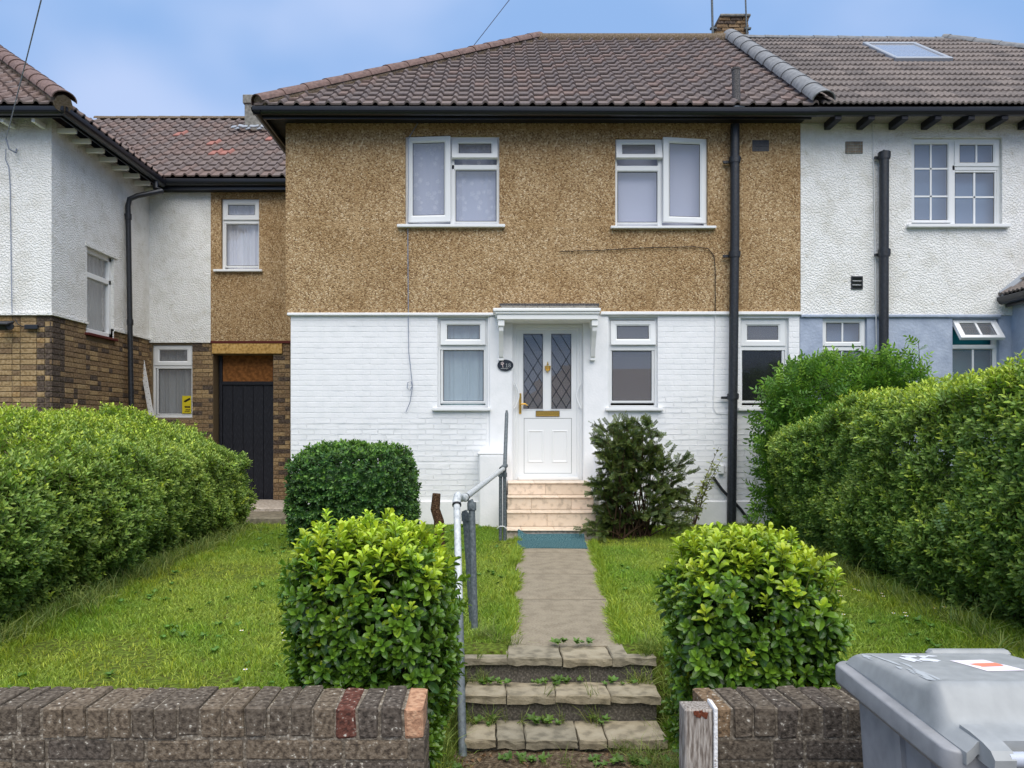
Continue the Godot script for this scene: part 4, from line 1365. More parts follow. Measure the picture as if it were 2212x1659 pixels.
	var hif := func(v): return xe - (-9.2) - v / sl
	tile_plane(roof, Vector3(-9.2, he + 0.005, -ze + 0.02), Vector3.RIGHT, s, 17, 0.209, 10, 0.277, "pan", tm, lof, hif, 140)
	var los := func(_v): return 0.0
	var his := func(v): return 5.0 - v / sl
	tile_plane(roof, Vector3(xe - 0.0, he + 0.005, -ze - 5.0), Vector3(0, 0, 1), Vector3(-1, k, 0).normalized(), 24, 0.209, 12, 0.277, "pan", tm, los, his, 150)
	mb = MB.new()
	mb.tube([Vector3(xe + 0.0, he + 0.02, -ze + 0.02), Vector3(xe - top, he + top * k + 0.02, -ze - top)], 0.115, 8)
	obj("mortar_bed", mb.mesh(), M.roof_mortar, roof)
	cover_tiles(roof, Vector3(xe + 0.02, he + 0.06, -ze + 0.04), Vector3(xe - top, he + top * k + 0.06, -ze - top), 0.145, 0.42, M.hip_tile, "hip_tile", Vector3.UP)
	gutter(h, Vector3(x0, he - 0.01, -ze - 0.1), Vector3(xe + 0.0, he - 0.01, -ze - 0.1), Vector3(0, 0, 1))
	gutter(h, Vector3(xe - 0.09, he - 0.01, -13.3), Vector3(xe - 0.09, he - 0.01, -ze + 0.0), Vector3(1, 0, 0))
	mb = MB.new()
	mb.span(x0, he - 0.02, -ze - 0.1, xe - 0.1, he - 0.11, -ze - 0.122)
	mb.span(xe - 0.1, he - 0.02, -ze - 0.123, xe - 0.122, he - 0.11, -13.3)
	obj("fascia", mb.mesh(), M.black_plastic, h)
	for i in 8:   # rafter feet under the eave
		mb = MB.new()
		mb.cbox(Vector3(xe - 0.27, he - 0.12, -10.75 - i * 0.38), Vector3(0.26, 0.07, 0.05), 0.006)
		obj("rafter_foot", mb.mesh(), M.white_wood, h)
	for i in 5:
		mb = MB.new()
		mb.cbox(Vector3(xs - 0.1 - i * 0.42, he - 0.12, -ze - 0.27), Vector3(0.05, 0.07, 0.26), 0.006)
		obj("rafter_foot", mb.mesh(), M.white_wood, h)
	# downpipe in the corner with its swan neck
	mb = MB.new()
	var zp := 12.65
	mb.tube([Vector3(xe - 0.03, he - 0.10, -13.0), Vector3(xe - 0.03, he - 0.22, -13.0), P(350, 413, 12.98), P(296, 423, zp + 0.05), P(280, 430, zp), P(276.5, 445, zp), P(284, 905, zp)], 0.042, 12)
	mb.tube([P(277, 462, zp), P(277.2, 474, zp)], 0.052, 12)
	mb.tube([P(281, 690, zp), P(281, 702, zp)], 0.052, 12)
	mb.box(P(270, 464, zp + 0.03), Vector3(0.12, 0.03, 0.03))
	obj("downpipe", mb.mesh(), M.cast_iron, h)
	mb = MB.new()   # wall bracket and the cable down from it
	mb.tube([P(13, 322, 10.55), P(12, 345, 10.57), P(19, 360, 10.58), P(22, 400, 10.585), P(24, 560, 10.585), P(26, 676, 10.56)], 0.006, 6)
	mb.tube([P(13, 300, 10.4), P(20, 322, 10.42), P(34, 330, 10.5), P(36, 322, 10.59)], 0.01, 8)
	obj("wall_cable", mb.mesh(), M.cable_grey, h)

# ---------- neighbour on the right
func house_right() -> void:
	var h := thing("rendered_house", Vector3(7.4, 0.4, -ZW - 2), "white roughcast terraced house with pale blue painted ground floor", "house")
	var xl := PX(1729, 10.68) + 0.004
	var xr := 11.5
	var yb := PY(681, 10.68)
	var yt := PY(243, 10.68)
	var W6 := [1969, 297, 2165, 487]
	var W7 := [1777, 684, 1873, 880]
	var W8 := [2057.5, 688, 2158, 890]
	var mb := MB.new()
	wall_with_holes(mb, xl, yb, xr, yt, -10.68, 0.28, [rect(W6, 10.68)])
	obj("roughcast_wall", mb.mesh(), M.roughcast, h)
	mb = MB.new()
	wall_with_holes(mb, xl, 0.3, xr, yb - 0.002, -ZW, 0.28, [rect(W7, ZW), rect(W8, ZW)])
	var qb := rect([1729, 680, 2160, 686], ZW)
	mb.cbox(Vector3((qb[0] + qb[2]) / 2, (qb[1] + qb[3]) / 2, -ZW + 0.005), Vector3(qb[2] - qb[0], qb[3] - qb[1], 0.07), 0.008)
	obj("painted_wall", mb.mesh(), M.blue_render, h)
	mb = MB.new()
	mb.span(xl + 0.1, 0.3, -11.0, xl + 0.2, yt, -14.0)
	mb.span(xr - 0.1, 0.3, -11.0, xr, yt, -18)
	mb.span(xl + 0.1, yb - 0.25, -11.0, xr, yb - 0.02, -14.0)
	mb.span(xl + 0.1, yt - 0.1, -11.0, xr, yt, -14.0)
	mb.span(xl + 0.1, 0.8, -11.0, xr, 0.9, -14.0)
	obj("inside_wall", mb.mesh(), M.room, h)
	mb = MB.new()
	mb.span(xl + 0.1, 0.3, -14.0, xr, yb, -14.1)
	obj("room_wall", mb.mesh(), M.teal_paint, h)
	mb = MB.new()
	mb.span(xl + 0.1, yb, -14.0, xr, yt, -14.1)
	obj("room_wall", mb.mesh(), M.room, h)
	window_unit(h, 10.68, {"frame": W6, "bars": [[2057, 300, 2068, 485], [2062, 354, 2163, 365]], "sill": [1957, 486, 2177, 493], "drape": "blue_blind", "fold": 0.0, "lights": [
		{"rect": [1972, 299, 2059, 479], "glass": [1980, 309, 2051.5, 473], "bars": [[2013.5, 309, 2017, 473], [1980, 360, 2051.5, 363.5], [1980, 420, 2051.5, 423.5]]},
		{"rect": [2066, 302, 2163, 357], "glass": [2078.5, 310, 2150.5, 348], "bars": [[2112.5, 310, 2116, 348]]},
		{"glass": [2069.5, 370, 2154, 481], "bars": [[2109, 370, 2113, 481], [2069.5, 421, 2154, 424.5]]}]})
	window_unit(h, ZW, {"frame": W7, "bars": [[1780, 748, 1870, 756]], "drape": "blue_blind", "fold": 0.0, "lights": [
		{"rect": [1779, 687, 1871, 747], "glass": [1788.5, 697, 1860.5, 737], "bars": [[1821.5, 697, 1825, 737]]}, {"glass": [1786, 758, 1864, 868], "bars": [[1822, 758, 1826, 868]]}]})
	window_unit(h, ZW, {"frame": W8, "bars": [[2060, 744, 2156, 752]], "drape": "teal_paint", "fold": 0.0, "lights": [
		{"rect": [2061, 690, 2155, 745], "glass": [2074, 699, 2142, 735], "bars": [[2106, 699, 2110.5, 735]], "hinge": "top", "open": 38.0}, {"glass": [2062.5, 754, 2150, 880], "bars": [[2106, 754, 2110, 880]]}]})  # teal sheet added near the pane, standing in for the dim room wall
	# roof
	var roof := part("roof", h, Vector3(7, EYE + 4.26, -10.25))
	var ze := 10.25
	var he := EYE + 4.285
	var run := 4.0
	var rise := 2.90
	var s := Vector3(0, rise, -run).normalized()
	var sl := Vector2(run, rise).length()
	var x0 := 4.30
	var xr2 := 12.3
	mb = MB.new()
	mb.quad(Vector3(x0, he + 0.01, -ze), Vector3(xr2, he + 0.01, -ze), Vector3(xr2 - run, he + rise, -ze - run), Vector3(x0, he + rise, -ze - run))
	mb.quad(Vector3(xr2, he, -ze), Vector3(xr2, he, -ze - 2 * run), Vector3(xr2 - run, he + rise, -ze - run - 0.01), Vector3(xr2 - run, he + rise, -ze - run))
	mb.quad(Vector3(xr2, he, -ze - 2 * run), Vector3(x0, he, -ze - 2 * run), Vector3(x0, he + rise, -ze - run), Vector3(xr2 - run, he + rise, -ze - run))
	obj("roof_deck", mb.mesh(), M.roof_felt, roof)
	var lo := func(_v): return 0.02
	var hi := func(v): return xr2 - x0 - v / sl * run
	tile_plane(roof, Vector3(x0, he + 0.012, -ze + 0.03), Vector3.RIGHT, s, 20, 0.33, 14, sl / 14.0, "rolls", [M.grey_tile_0, M.grey_tile_1, M.grey_tile_2], lo, hi, 300)
	var pa := Vector3(x0 + 0.02, he + 0.075, -ze + 0.05)
	cover_tiles(roof, pa, Vector3(x0 + 0.02, he + rise + 0.09, -ze - run), 0.15, 0.47, M.grey_ridge, "party_line_tile", Vector3(0, 1, 0.8))
	cover_tiles(roof, Vector3(x0 + 0.2, he + rise + 0.02, -ze - run), Vector3(xr2 - run, he + rise - 0.02, -ze - run), 0.10, 0.45, M.grey_ridge, "ridge_tile", Vector3.UP)
	cover_tiles(roof, Vector3(xr2, he + 0.05, -ze), Vector3(xr2 - run, he + rise + 0.02, -ze - run), 0.12, 0.45, M.grey_ridge, "hip_tile", Vector3.UP)
	# roof window
	var rw := part("roof_window", h, Vector3(6.85, he + 2.0, -13))
	var nrm := Vector3(0, run, rise).normalized()
	var bs := Basis(Vector3.RIGHT, nrm, -s)
	var ctr := Vector3(6.90, he + (13.05 - ze) / run * rise, -13.05) + nrm * 0.06
	mb = MB.new()
	for b in [[-0.43, 0.0, 0.07, 1.36], [0.43, 0.0, 0.07, 1.36]]: mb.cbox(ctr + bs * Vector3(b[0], 0, b[1]), Vector3(b[2], 0.10, b[3]), 0.01, bs)
	for z in [-0.66, 0.66]: mb.cbox(ctr + bs * Vector3(0, 0.004, z), Vector3(0.93, 0.10, 0.09), 0.01, bs)
	obj("frame", mb.mesh(), M.lead, rw)
	mb = MB.new()
	mb.box(ctr + bs * Vector3(0, 0.03, 0.0), Vector3(0.80, 0.006, 1.24), bs)
	obj("pane", mb.mesh(), M.glass, rw)
	mb = MB.new()
	mb.box(ctr + bs * Vector3(0, -0.03, 0.22), Vector3(0.80, 0.004, 0.8), bs)
	obj("roller_blind", mb.mesh(), M.upvc, rw)
	mb = MB.new()
	mb.cbox(ctr + bs * Vector3(0, -0.035, 0.78), Vector3(1.1, 0.04, 0.18), 0.01, bs)
	obj("flashing", mb.mesh(), M.weathered_pipe, rw)
	gutter(h, Vector3(PX(1748, 10.2), he - 0.01, -ze - 0.10), Vector3(xr2, he + 0.01, -ze - 0.10), Vector3(0, 0, 1))
	mb = MB.new()
	mb.span(PX(1742, 10.2), he - 0.05, -ze - 0.1, xr2, he + 0.01, -ze - 0.12)
	obj("fascia", mb.mesh(), M.black_plastic, h)
	mb = MB.new()
	mb.span(xl, he - 0.055, -ze - 0.121, xr2, he - 0.045, -10.66)
	obj("soffit", mb.mesh(), M.grey_timber, h)
	for i in 9:
		mb = MB.new()
		mb.cbox(Vector3(PX(1800 + i * 71, 10.45), he - 0.10, -10.47), Vector3(0.09, 0.10, 0.36), 0.006)
		obj("rafter_foot", mb.mesh(), M.black_timber, h)
	mb = MB.new()
	var pz := 10.58
	mb.tube([P(1910, 336, pz), P(1909, 742, pz), P(1908, 1000, pz)], 0.062, 16)
	for y in [338.0, 548.0]:
		mb.tube([P(1910, y - 10, pz), P(1910, y - 8, pz), P(1910, y, pz), P(1910, y + 6, pz), P(1910, y + 7, pz)], [0.07, 0.082, 0.082, 0.076, 0.064], 16)
		mb.box(P(1897, y + 3, pz + 0.045), Vector3(0.10, 0.035, 0.03))
	mb.cbox(P(1910, 330, pz), Vector3(0.10, 0.06, 0.10), 0.02, Basis(Vector3.FORWARD, 0.3), 0.008, rng)
	obj("soil_pipe", mb.mesh(), M.cast_iron, h)
	mb = MB.new()
	mb.tube([P(1885, 252, 10.66), P(1887, 340, 10.66), P(1891, 560, 10.66), P(1893, 745, 10.66)], 0.007, 6)
	obj("wall_cable", mb.mesh(), M.cable_white, h)
	# air brick grille and black vent
	mb = MB.new()
	var q := rect([1826, 306, 1863, 332], 10.68)
	mb.cbox(Vector3((q[0] + q[2]) / 2, (q[1] + q[3]) / 2, -10.675), Vector3(q[2] - q[0], q[3] - q[1], 0.02), 0.003)
	obj("air_brick", mb.mesh(), M.cement_grey, h)
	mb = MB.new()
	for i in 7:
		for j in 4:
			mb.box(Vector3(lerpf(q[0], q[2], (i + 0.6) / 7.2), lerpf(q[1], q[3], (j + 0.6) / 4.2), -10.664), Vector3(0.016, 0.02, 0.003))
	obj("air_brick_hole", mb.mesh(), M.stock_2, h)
	mb = MB.new()
	q = rect([1838, 597, 1863, 625], 10.68)
	mb.ring(q, [q[0] + 0.015, q[1] + 0.015, q[2] - 0.015, q[3] - 0.015], -10.665, [[0.0, -0.015], [0.0, 0.0], [1.0, 0.0], [1.0, -0.01]])
	for i in 3: mb.box(Vector3((q[0] + q[2]) / 2, lerpf(q[1], q[3], (i + 0.6) / 3.2), -10.668), Vector3(q[2] - q[0] - 0.02, 0.04, 0.006), Basis(Vector3.RIGHT, 0.4))
	obj("vent_grille", mb.mesh(), M.cast_iron, h)
	# porch at the far side: side wall, tiled slope, gutter
	var pr := part("porch", h, Vector3(7.6, 0.4, -10))
	var xe := 6.98
	var ep := EYE + 1.78
	mb = MB.new()
	mb.span(xe + 0.17, 0.3, -9.2, xe + 0.35, ep + 0.04, -ZW + 0.001)
	mb.span(xe + 0.35, 0.3, -9.2, xe + 2.4, ep + 0.04, -9.4)
	obj("porch_wall", mb.mesh(), M.blue_render, pr)
	var ps := Vector3(1, 0.72, 0).normalized()
	tile_plane(pr, Vector3(xe, ep + 0.05, -9.0), Vector3(0, 0, -1), ps, 6, 0.33, 4, 0.34, "rolls", [M.grey_tile_1, M.grey_tile_0], func(_v): return 0.0, func(_v): return 1.68, 60)
	mb = MB.new()
	mb.quad(Vector3(xe, ep + 0.04, -9.0), Vector3(xe, ep + 0.04, -10.67), Vector3(xe + 1.2, ep + 0.90, -10.67), Vector3(xe + 1.2, ep + 0.90, -9.0))
	obj("roof_deck", mb.mesh(), M.roof_felt, pr)
	mb = MB.new()
	mb.hexa([Vector3(xe - 0.02, ep + 0.07, -10.6), Vector3(xe + 0.02, ep + 0.02, -10.6), Vector3(xe + 1.2, ep + 0.9, -10.6), Vector3(xe + 1.2, ep + 1.02, -10.6), Vector3(xe - 0.02, ep + 0.12, -10.675), Vector3(xe + 0.02, ep + 0.02, -10.675), Vector3(xe + 1.2, ep + 0.9, -10.675), Vector3(xe + 1.2, ep + 1.1, -10.675)])
	obj("lead_flashing", mb.mesh(), M.lead, pr)
	gutter(pr, Vector3(xe + 0.06, ep + 0.03, -9.0), Vector3(xe + 0.06, ep + 0.03, -10.66), Vector3(-1, 0, 0))
	mb = MB.new()
	mb.span(xe + 0.06, ep - 0.10, -9.0, xe + 0.08, ep + 0.03, -10.66)
	mb.span(xe + 0.08, ep - 0.02, -9.0, xe + 0.2, ep - 0.01, -10.66)
	obj("fascia", mb.mesh(), M.black_plastic, pr)

# ---------- a house across the road, seen only as a reflection in the panes
func house_opposite() -> void:
	var z := 27.0
	var h := thing("opposite_house", Vector3(11, 0, z + 4), "brick house with hipped roof across the road, mirrored in the panes", "house")
	var mb := MB.new()
	mb.span(1.7, -0.1, z, 24.0, 3.75, z + 8)
	obj("wall", mb.mesh(), M.opposite_wall, h)
	mb = MB.new()
	var eh := 3.7
	var rh := 5.9
	mb.quad(Vector3(24.5, eh, z - 0.5), Vector3(1.2, eh, z - 0.5), Vector3(4.6, rh, z + 4), Vector3(21.0, rh, z + 4))
	mb.quad(Vector3(1.2, eh, z - 0.5), Vector3(1.2, eh, z + 8.5), Vector3(4.6, rh, z + 4.01), Vector3(4.6, rh, z + 4))
	mb.quad(Vector3(1.2, eh, z + 8.5), Vector3(24.5, eh, z + 8.5), Vector3(21.0, rh, z + 4), Vector3(4.6, rh, z + 4))
	mb.quad(Vector3(24.5, eh, z + 8.5), Vector3(24.5, eh, z - 0.5), Vector3(21.0, rh, z + 4), Vector3(21.0, rh, z + 4.01))
	obj("roof", mb.mesh(), M.red_roof, h)
	for i in 5:
		for j in 2:
			mb = MB.new()
			mb.cbox(Vector3(4.5 + i * 3.6, 0.9 + j * 1.8, z - 0.01), Vector3(1.4, 1.0, 0.06), 0.01)
			obj("window", mb.mesh(), M.upvc, h)
# ---------- ground
func lawn_y(z: float) -> float:
	return EYE - 1.42 + clampf((z - 5.0) / 4.3, -0.3, 1.2) * 0.075
func smooth(a: float, b: float, x: float) -> float:
	var t := clampf((x - a) / (b - a), 0.0, 1.0)
	return t * t * (3.0 - 2.0 * t)
func path_x(z: float) -> Array:   # left and right edge of the concrete path
	var t := (z - 5.03) / (9.4 - 5.03)
	return [lerpf(0.09, 0.26, t), lerpf(0.80, 1.13, t)]
func ground_y(x: float, z: float) -> float:
	var y := lawn_y(z)
	y += 0.018 * fn.get_noise_2d(x * 40.0, z * 40.0) + 0.03 * fn.get_noise_2d(x * 9.0 + 50.0, z * 9.0)
	# the cutting for the steps, down to the pavement at the gate
	var low := -0.03
	var inside := smooth(-0.36, -0.22, x) * (1.0 - smooth(0.96, 1.12, x))
	if z < 4.78: y = lerpf(y, low, inside)
	# bank towards the front wall
	if x > -0.9 and x < 1.7 and z < 4.6:
		var near := maxf(smooth(-0.75, -0.25, x) * (1.0 - smooth(1.0, 1.5, x)), 0.0)
		y = lerpf(y, minf(y, 0.16), near * (1.0 - smooth(3.2, 4.6, z)) * 0.8)
	if z > 10.75: y = lerpf(y, 0.22, smooth(10.75, 11.3, z))
	var p := path_x(z)
	if z > 4.8 and z < 9.5 and x > p[0] - 0.02 and x < p[1] + 0.02: y = lawn_y(z) - 0.05
	return y
func make_ground() -> void:
	var xs := []
	var x := -11.0
	while x < 11.01:
		xs.append(x)
		x += 0.06 if absf(x) < 3.8 else 0.5
	var zs := []
	var z := 2.86
	while z < 13.7:
		zs.append(z)
		z += 0.06 if z < 10.8 else 0.3
	var mb := MB.new()
	var rows := []
	for zz in zs:
		var r := []
		for xx in xs: r.append(Vector3(xx, ground_y(xx, zz), -zz))
		rows.append(r)
	mb.grid(rows)
	structure(obj("lawn", mb.mesh(), M.turf))
	mb = MB.new()
	mb.quad(Vector3(-400, -0.13, 400), Vector3(400, -0.13, 400), Vector3(400, -0.13, -400), Vector3(-400, -0.13, -400))
	structure(obj("ground", mb.mesh(), M.soil))
	mb = MB.new()
	mb.span(-60, -0.12, 2.6, 60, 0.0, -2.90)
	structure(obj("pavement", mb.mesh(), M.pavement))
	mb = MB.new()
	mb.span(-60, -0.125, 2.605, 60, -0.10, 12.0)
	structure(obj("road", mb.mesh(), M.asphalt))
	mb = MB.new()
	mb.cbox(Vector3(0, -0.055, 2.67), Vector3(120, 0.12, 0.125), 0.012)
	structure(obj("kerb", mb.mesh(), M.cement_grey))
	mb = MB.new()
	mb.span(-60, -0.12, 12.01, 60, 0.0, 26.9)
	structure(obj("far_pavement", mb.mesh(), M.pavement))
	# bare earth at the gate below the steps
	mb = MB.new()
	rows = []
	for j in 30:
		var r := []
		for i in 34:
			var gx := -0.36 + i * 0.041
			var gz := 2.88 + j * 0.049
			r.append(Vector3(gx, 0.012 + 0.05 * absf(fn.get_noise_2d(gx * 90.0, gz * 90.0)), -gz))
		rows.append(r)
	mb.grid(rows)
	structure(obj("earth_strip", mb.mesh(), M.soil))

func make_path() -> void:
	var p := Node3D.new()
	p.name = "path"
	add_child(p)
	structure(p)
	var cuts := [5.02, 6.30, 7.30, 8.42, 9.42]
	for i in 4:
		var mb := MB.new()
		var za: float = cuts[i] + (0.008 if i else 0.0)
		var zb: float = cuts[i + 1] - 0.008
		var n := 16
		var top := []
		for k in n + 1:
			var z := lerpf(za, zb, k / float(n))
			var e := path_x(z)
			var r := []
			var wl: float = e[0] + 0.022 * fn.get_noise_2d(z * 120.0, 3.0)
			var wr: float = e[1] + 0.022 * fn.get_noise_2d(z * 120.0, 30.0)
			for q in 9:
				var xx := lerpf(wl, wr, q / 8.0)
				var ed: float = 0.012 if q == 0 or q == 8 or k == 0 or k == n else 0.0
				r.append(Vector3(xx, lawn_y(z) + 0.012 - ed + 0.006 * fn.get_noise_2d(xx * 30.0, z * 30.0), -z))
			top.append(r)
		mb.grid(top)
		for k in n:
			mb.quad(top[k][0] + Vector3.DOWN * 0.08, top[k][0], top[k + 1][0], top[k + 1][0] + Vector3.DOWN * 0.08)
			mb.quad(top[k][8], top[k][8] + Vector3.DOWN * 0.08, top[k + 1][8] + Vector3.DOWN * 0.08, top[k + 1][8])
		for q in 8: mb.quad(top[0][q] + Vector3.DOWN * 0.08, top[0][q + 1] + Vector3.DOWN * 0.08, top[0][q + 1], top[0][q])
		obj("slab", mb.mesh(), M.concrete_path, p)

func rough_slab(size: Vector3, chip: float) -> ArrayMesh:
	# a riven paving stone: flat top, broken edges
	var mb := MB.new()
	var h := size / 2.0
	var rim := []
	var nx := maxi(3, int(size.x / 0.05))
	var nz := maxi(3, int(size.z / 0.06))
	for i in nx: rim.append(Vector2(lerpf(-h.x, h.x, i / float(nx)), h.z))
	for i in nz: rim.append(Vector2(h.x, lerpf(h.z, -h.z, i / float(nz))))
	for i in nx: rim.append(Vector2(lerpf(h.x, -h.x, i / float(nx)), -h.z))
	for i in nz: rim.append(Vector2(-h.x, lerpf(-h.z, h.z, i / float(nz))))
	var t := []; var e := []; var m := []; var b := []
	for p in rim:
		var q: Vector2 = p + Vector2(rng.randf_range(-chip, chip) * 0.4, rng.randf_range(-chip, chip) * 0.6)
		var inn := q - q.normalized() * rng.randf_range(0.003, 0.010)
		t.append(Vector3(inn.x, h.y + rng.randf_range(-0.002, 0.002), inn.y))
		e.append(Vector3(q.x, h.y - rng.randf_range(0.003, 0.010), q.y))
		var o := q + q.normalized() * rng.randf_range(-0.006, 0.006)
		m.append(Vector3(o.x, rng.randf_range(-0.3, 0.3) * h.y, o.y))
		b.append(Vector3(q.x, -h.y - rng.randf_range(-0.004, 0.012), q.y))
	var n := rim.size()
	for i in n:
		var k := (i + 1) % n
		mb.face([Vector3(0, h.y, 0), t[i], t[k]], Vector3(0, -1, 0))
		mb.face([t[i], t[k], e[k], e[i]], Vector3(0, -0.2, 0))
		mb.face([e[i], e[k], m[k], m[i]], Vector3.ZERO)
		mb.face([m[i], m[k], b[k], b[i]], Vector3.ZERO)
	return mb.mesh()
func make_garden_steps() -> void:
	var t := thing("garden_steps", Vector3(0.38, 0.0, -4.5), "three weathered stone slab garden steps between two bushes", "steps")
	var lev := [[EYE - 1.42, 4.765, 5.04, -0.215, 0.985], [EYE - 1.569, 4.54, 4.78, -0.20, 0.965], [EYE - 1.7275, 4.276, 4.56, -0.19, 0.95]]
	var seams := [[-0.215, 0.06, 0.40, 0.71, 0.985], [-0.20, 0.05, 0.345, 0.665, 0.965], [-0.19, -0.01, 0.15, 0.45, 0.61, 0.95]]
	for i in 3:
		var l: Array = lev[i]
		var low: float = lev[i + 1][0] if i < 2 else 0.0
		for k in seams[i].size() - 1:
			var a: float = seams[i][k]; var b: float = seams[i][k + 1]
			var sz := Vector3(b - a - 0.006, 0.046, l[2] - l[1])
			obj("stone_slab", rough_slab(sz, 0.012), M["flag_%d" % (rng.randi() % 3)], t, Transform3D(Basis(Vector3.UP, rng.randf_range(-0.02, 0.02)) * Basis(Vector3.RIGHT, rng.randf_range(-0.02, 0.02)), Vector3((a + b) / 2, l[0] - 0.024 + rng.randf_range(-0.005, 0.004), -(l[1] + l[2]) / 2)))
		var mb := MB.new()
		var rows := []
		for j in 5:
			var r := []
			for q in 26:
				var x := lerpf(l[3] + 0.02, l[4] - 0.02, q / 25.0)
				r.append(Vector3(x, lerpf(low - 0.04, l[0] - 0.045, j / 4.0), -l[1] - 0.035 + 0.012 * fn.get_noise_2d(x * 200.0, j * 60.0 + i * 300.0)))
			rows.append(r)
		mb.grid(rows)
		mb.span(l[3] + 0.02, low - 0.04, -l[1] - 0.06, l[4] - 0.02, l[0] - 0.05, -l[2] - 0.1)
		obj("step_riser", mb.mesh(), M.riser, t)

func make_door_steps() -> void:
	var t := thing("door_steps", Vector3(0.75, 0.45, -9.9), "cream tiled steps rising to the white front door", "steps")
	var lev := [[1.228, 9.35, 1.334], [1.046, 9.65, 1.228], [0.882, 9.95, 1.046], [0.718, 10.25, 0.882]]
	var wide := [[1094.0, 1294.0], [1095.0, 1288.0], [1096.0, 1283.0], [1097.0, 1277.0]]
	var cuts := [[0.16, 0.52, 0.86], [0.27, 0.72], [0.40, 0.60], [0.32, 0.65]]
	for i in 4:
		var y: float = EYE - lev[i][0]
		var yl: float = EYE - lev[i][2]
		var zf: float = lev[i][1]
		var zb: float = lev[i + 1][1] if i < 3 else ZW + 0.05
		var xa := PX(wide[i][0], zf); var xb := PX(wide[i][1], zf)
		var mb := MB.new()
		mb.span(xa + 0.008, yl - 0.12, -zf - 0.014, xb - 0.008, y - 0.016, -zb - 0.02)
		obj("step_core", mb.mesh(), M.grout if i else M.step_base, t)
		var st: Array = [0.0] + cuts[i] + [1.0]
		var sr2: Array = [0.0] + ([0.45] if i % 2 else [0.28, 0.74]) + [1.0]
		for k in st.size() - 1:
			var a := lerpf(xa, xb, st[k]); var b := lerpf(xa, xb, st[k + 1])
			mb = MB.new()
			mb.cbox(Vector3((a + b) / 2, y - 0.008, -(zf + zb) / 2 + 0.008), Vector3(b - a - 0.003, 0.016, zb - zf + 0.016), 0.004)
			obj("tread_tile", mb.mesh(), M["step_tile_%d" % (rng.randi() % 3)], t)
		if i == 0: continue
		for k in sr2.size() - 1:
			var a := lerpf(xa, xb, sr2[k]); var b := lerpf(xa, xb, sr2[k + 1])
			mb = MB.new()
			mb.cbox(Vector3((a + b) / 2, (y + yl) / 2 - 0.008, -zf - 0.008), Vector3(b - a - 0.003, y - yl - 0.020, 0.012), 0.003)
			obj("riser_tile", mb.mesh(), M["step_tile_%d" % (rng.randi() % 3)], t)

func make_mat() -> void:
	var mb := MB.new()
	var rows := []
	var low := []
	for j in 13:
		var t := j / 12.0
		var z := lerpf(8.63, 9.33, t)
		var up := 0.02 + (0.05 * smooth(0.75, 1.0, t))
		var r := []; var lw := []
		for i in 25:
			var s := i / 24.0
			var x := lerpf(PX(lerpf(1114, 1119, t), z), PX(lerpf(1269, 1262, t), z), s)
			var y := lawn_y(z) + up + 0.006 * fn.get_noise_2d(x * 80.0, z * 80.0) + (0.06 * smooth(0.8, 1.0, t) * smooth(0.12, 0.0, s))
			r.append(Vector3(x, y, -z)); lw.append(Vector3(x, y - 0.015, -z))
		rows.append(r); low.append(lw)
	mb.grid(rows)
	mb.grid(low)
	for i in 24: mb.quad(low[0][i], low[0][i + 1], rows[0][i + 1], rows[0][i])
	for j in 12:
		mb.quad(rows[j][0], low[j][0], low[j + 1][0], rows[j + 1][0])
		mb.quad(low[j][24], rows[j][24], rows[j + 1][24], low[j + 1][24])
	tag(obj("doormat", mb.mesh(), M.mat_weave), "worn blue green doormat at the foot of the tiled steps", "mat")

# ---------- front walls
func garden_wall(x0: float, x1: float, label: String, end_orange: bool, slant: float, tones: Array) -> void:
	var t := thing("garden_wall", Vector3((x0 + x1) / 2, 0, -2.76), label, "wall")
	var zf := 2.65
	var top := EYE - 0.96
	var mb := MB.new()
	mb.span(x0 + 0.008, -0.02, -zf - 0.007, x1 - 0.008, top - 0.009, -zf - 0.208)
	obj("mortar_core", mb.mesh(), M.garden_mortar, t)
	# headers on edge along the top
	var n := int(round((x1 - x0) / 0.0785))
	var pitch := (x1 - x0) / n
	for i in n:
		var x := x0 + (i + 0.5) * pitch
		mb = MB.new()
		mb.cbox(Vector3.ZERO, Vector3(pitch - rng.randf_range(0.006, 0.011), 0.105, 0.215), rng.randf_range(0.004, 0.008), Basis(), 0.003, rng)
		var mt: Material = M["garden_brick_%d" % tones[rng.randi() % tones.size()]]
		if end_orange:
			if i == n - 1: mt = M.orange_brick
			elif i == n - 4: mt = M.garden_brick_3
			elif i < n - 5: mt = M["garden_brick_%d" % [2, 0, 2][rng.randi() % 3]]
		elif i == 0: mt = M.garden_brick_4
		obj("coping_brick", mb.mesh(), mt, t, Transform3D(Basis(Vector3.UP, slant + rng.randf_range(-0.02, 0.02)) * Basis(Vector3.FORWARD, rng.randf_range(-0.015, 0.015)), Vector3(x, top - 0.0525 + rng.randf_range(-0.004, 0.004), -zf - 0.1075 + rng.randf_range(-0.006, 0.006))))
	var pick := func(_c): return M["garden_brick_%d" % tones[rng.randi() % tones.size()]]
	for f in [[-zf - 0.012, 0.0], [-zf - 0.203, PI]]:
		var fr := Transform3D(Basis(Vector3.UP, f[1]), Vector3(0, 0, f[0]))
		if f[1] == 0.0: lay_bricks(t, fr, 0.0, top - 0.117, x0, x1, [], 0.012, pick, 150, "brick", "flemish", 0.012, 0.003)
	# end face at the gate
	for e in [[x0, -1.0], [x1, 1.0]]:
		if absf(e[0]) > 1.0: continue
		var fr := Transform3D(Basis(Vector3.UP, PI / 2 * e[1]), Vector3(e[0] - e[1] * 0.012, 0, -zf - 0.107))
		lay_bricks(t, fr, 0.0, top - 0.117, -0.10, 0.095, [], 0.012, pick, 20, "brick", "stretcher", 0.012, 0.003)

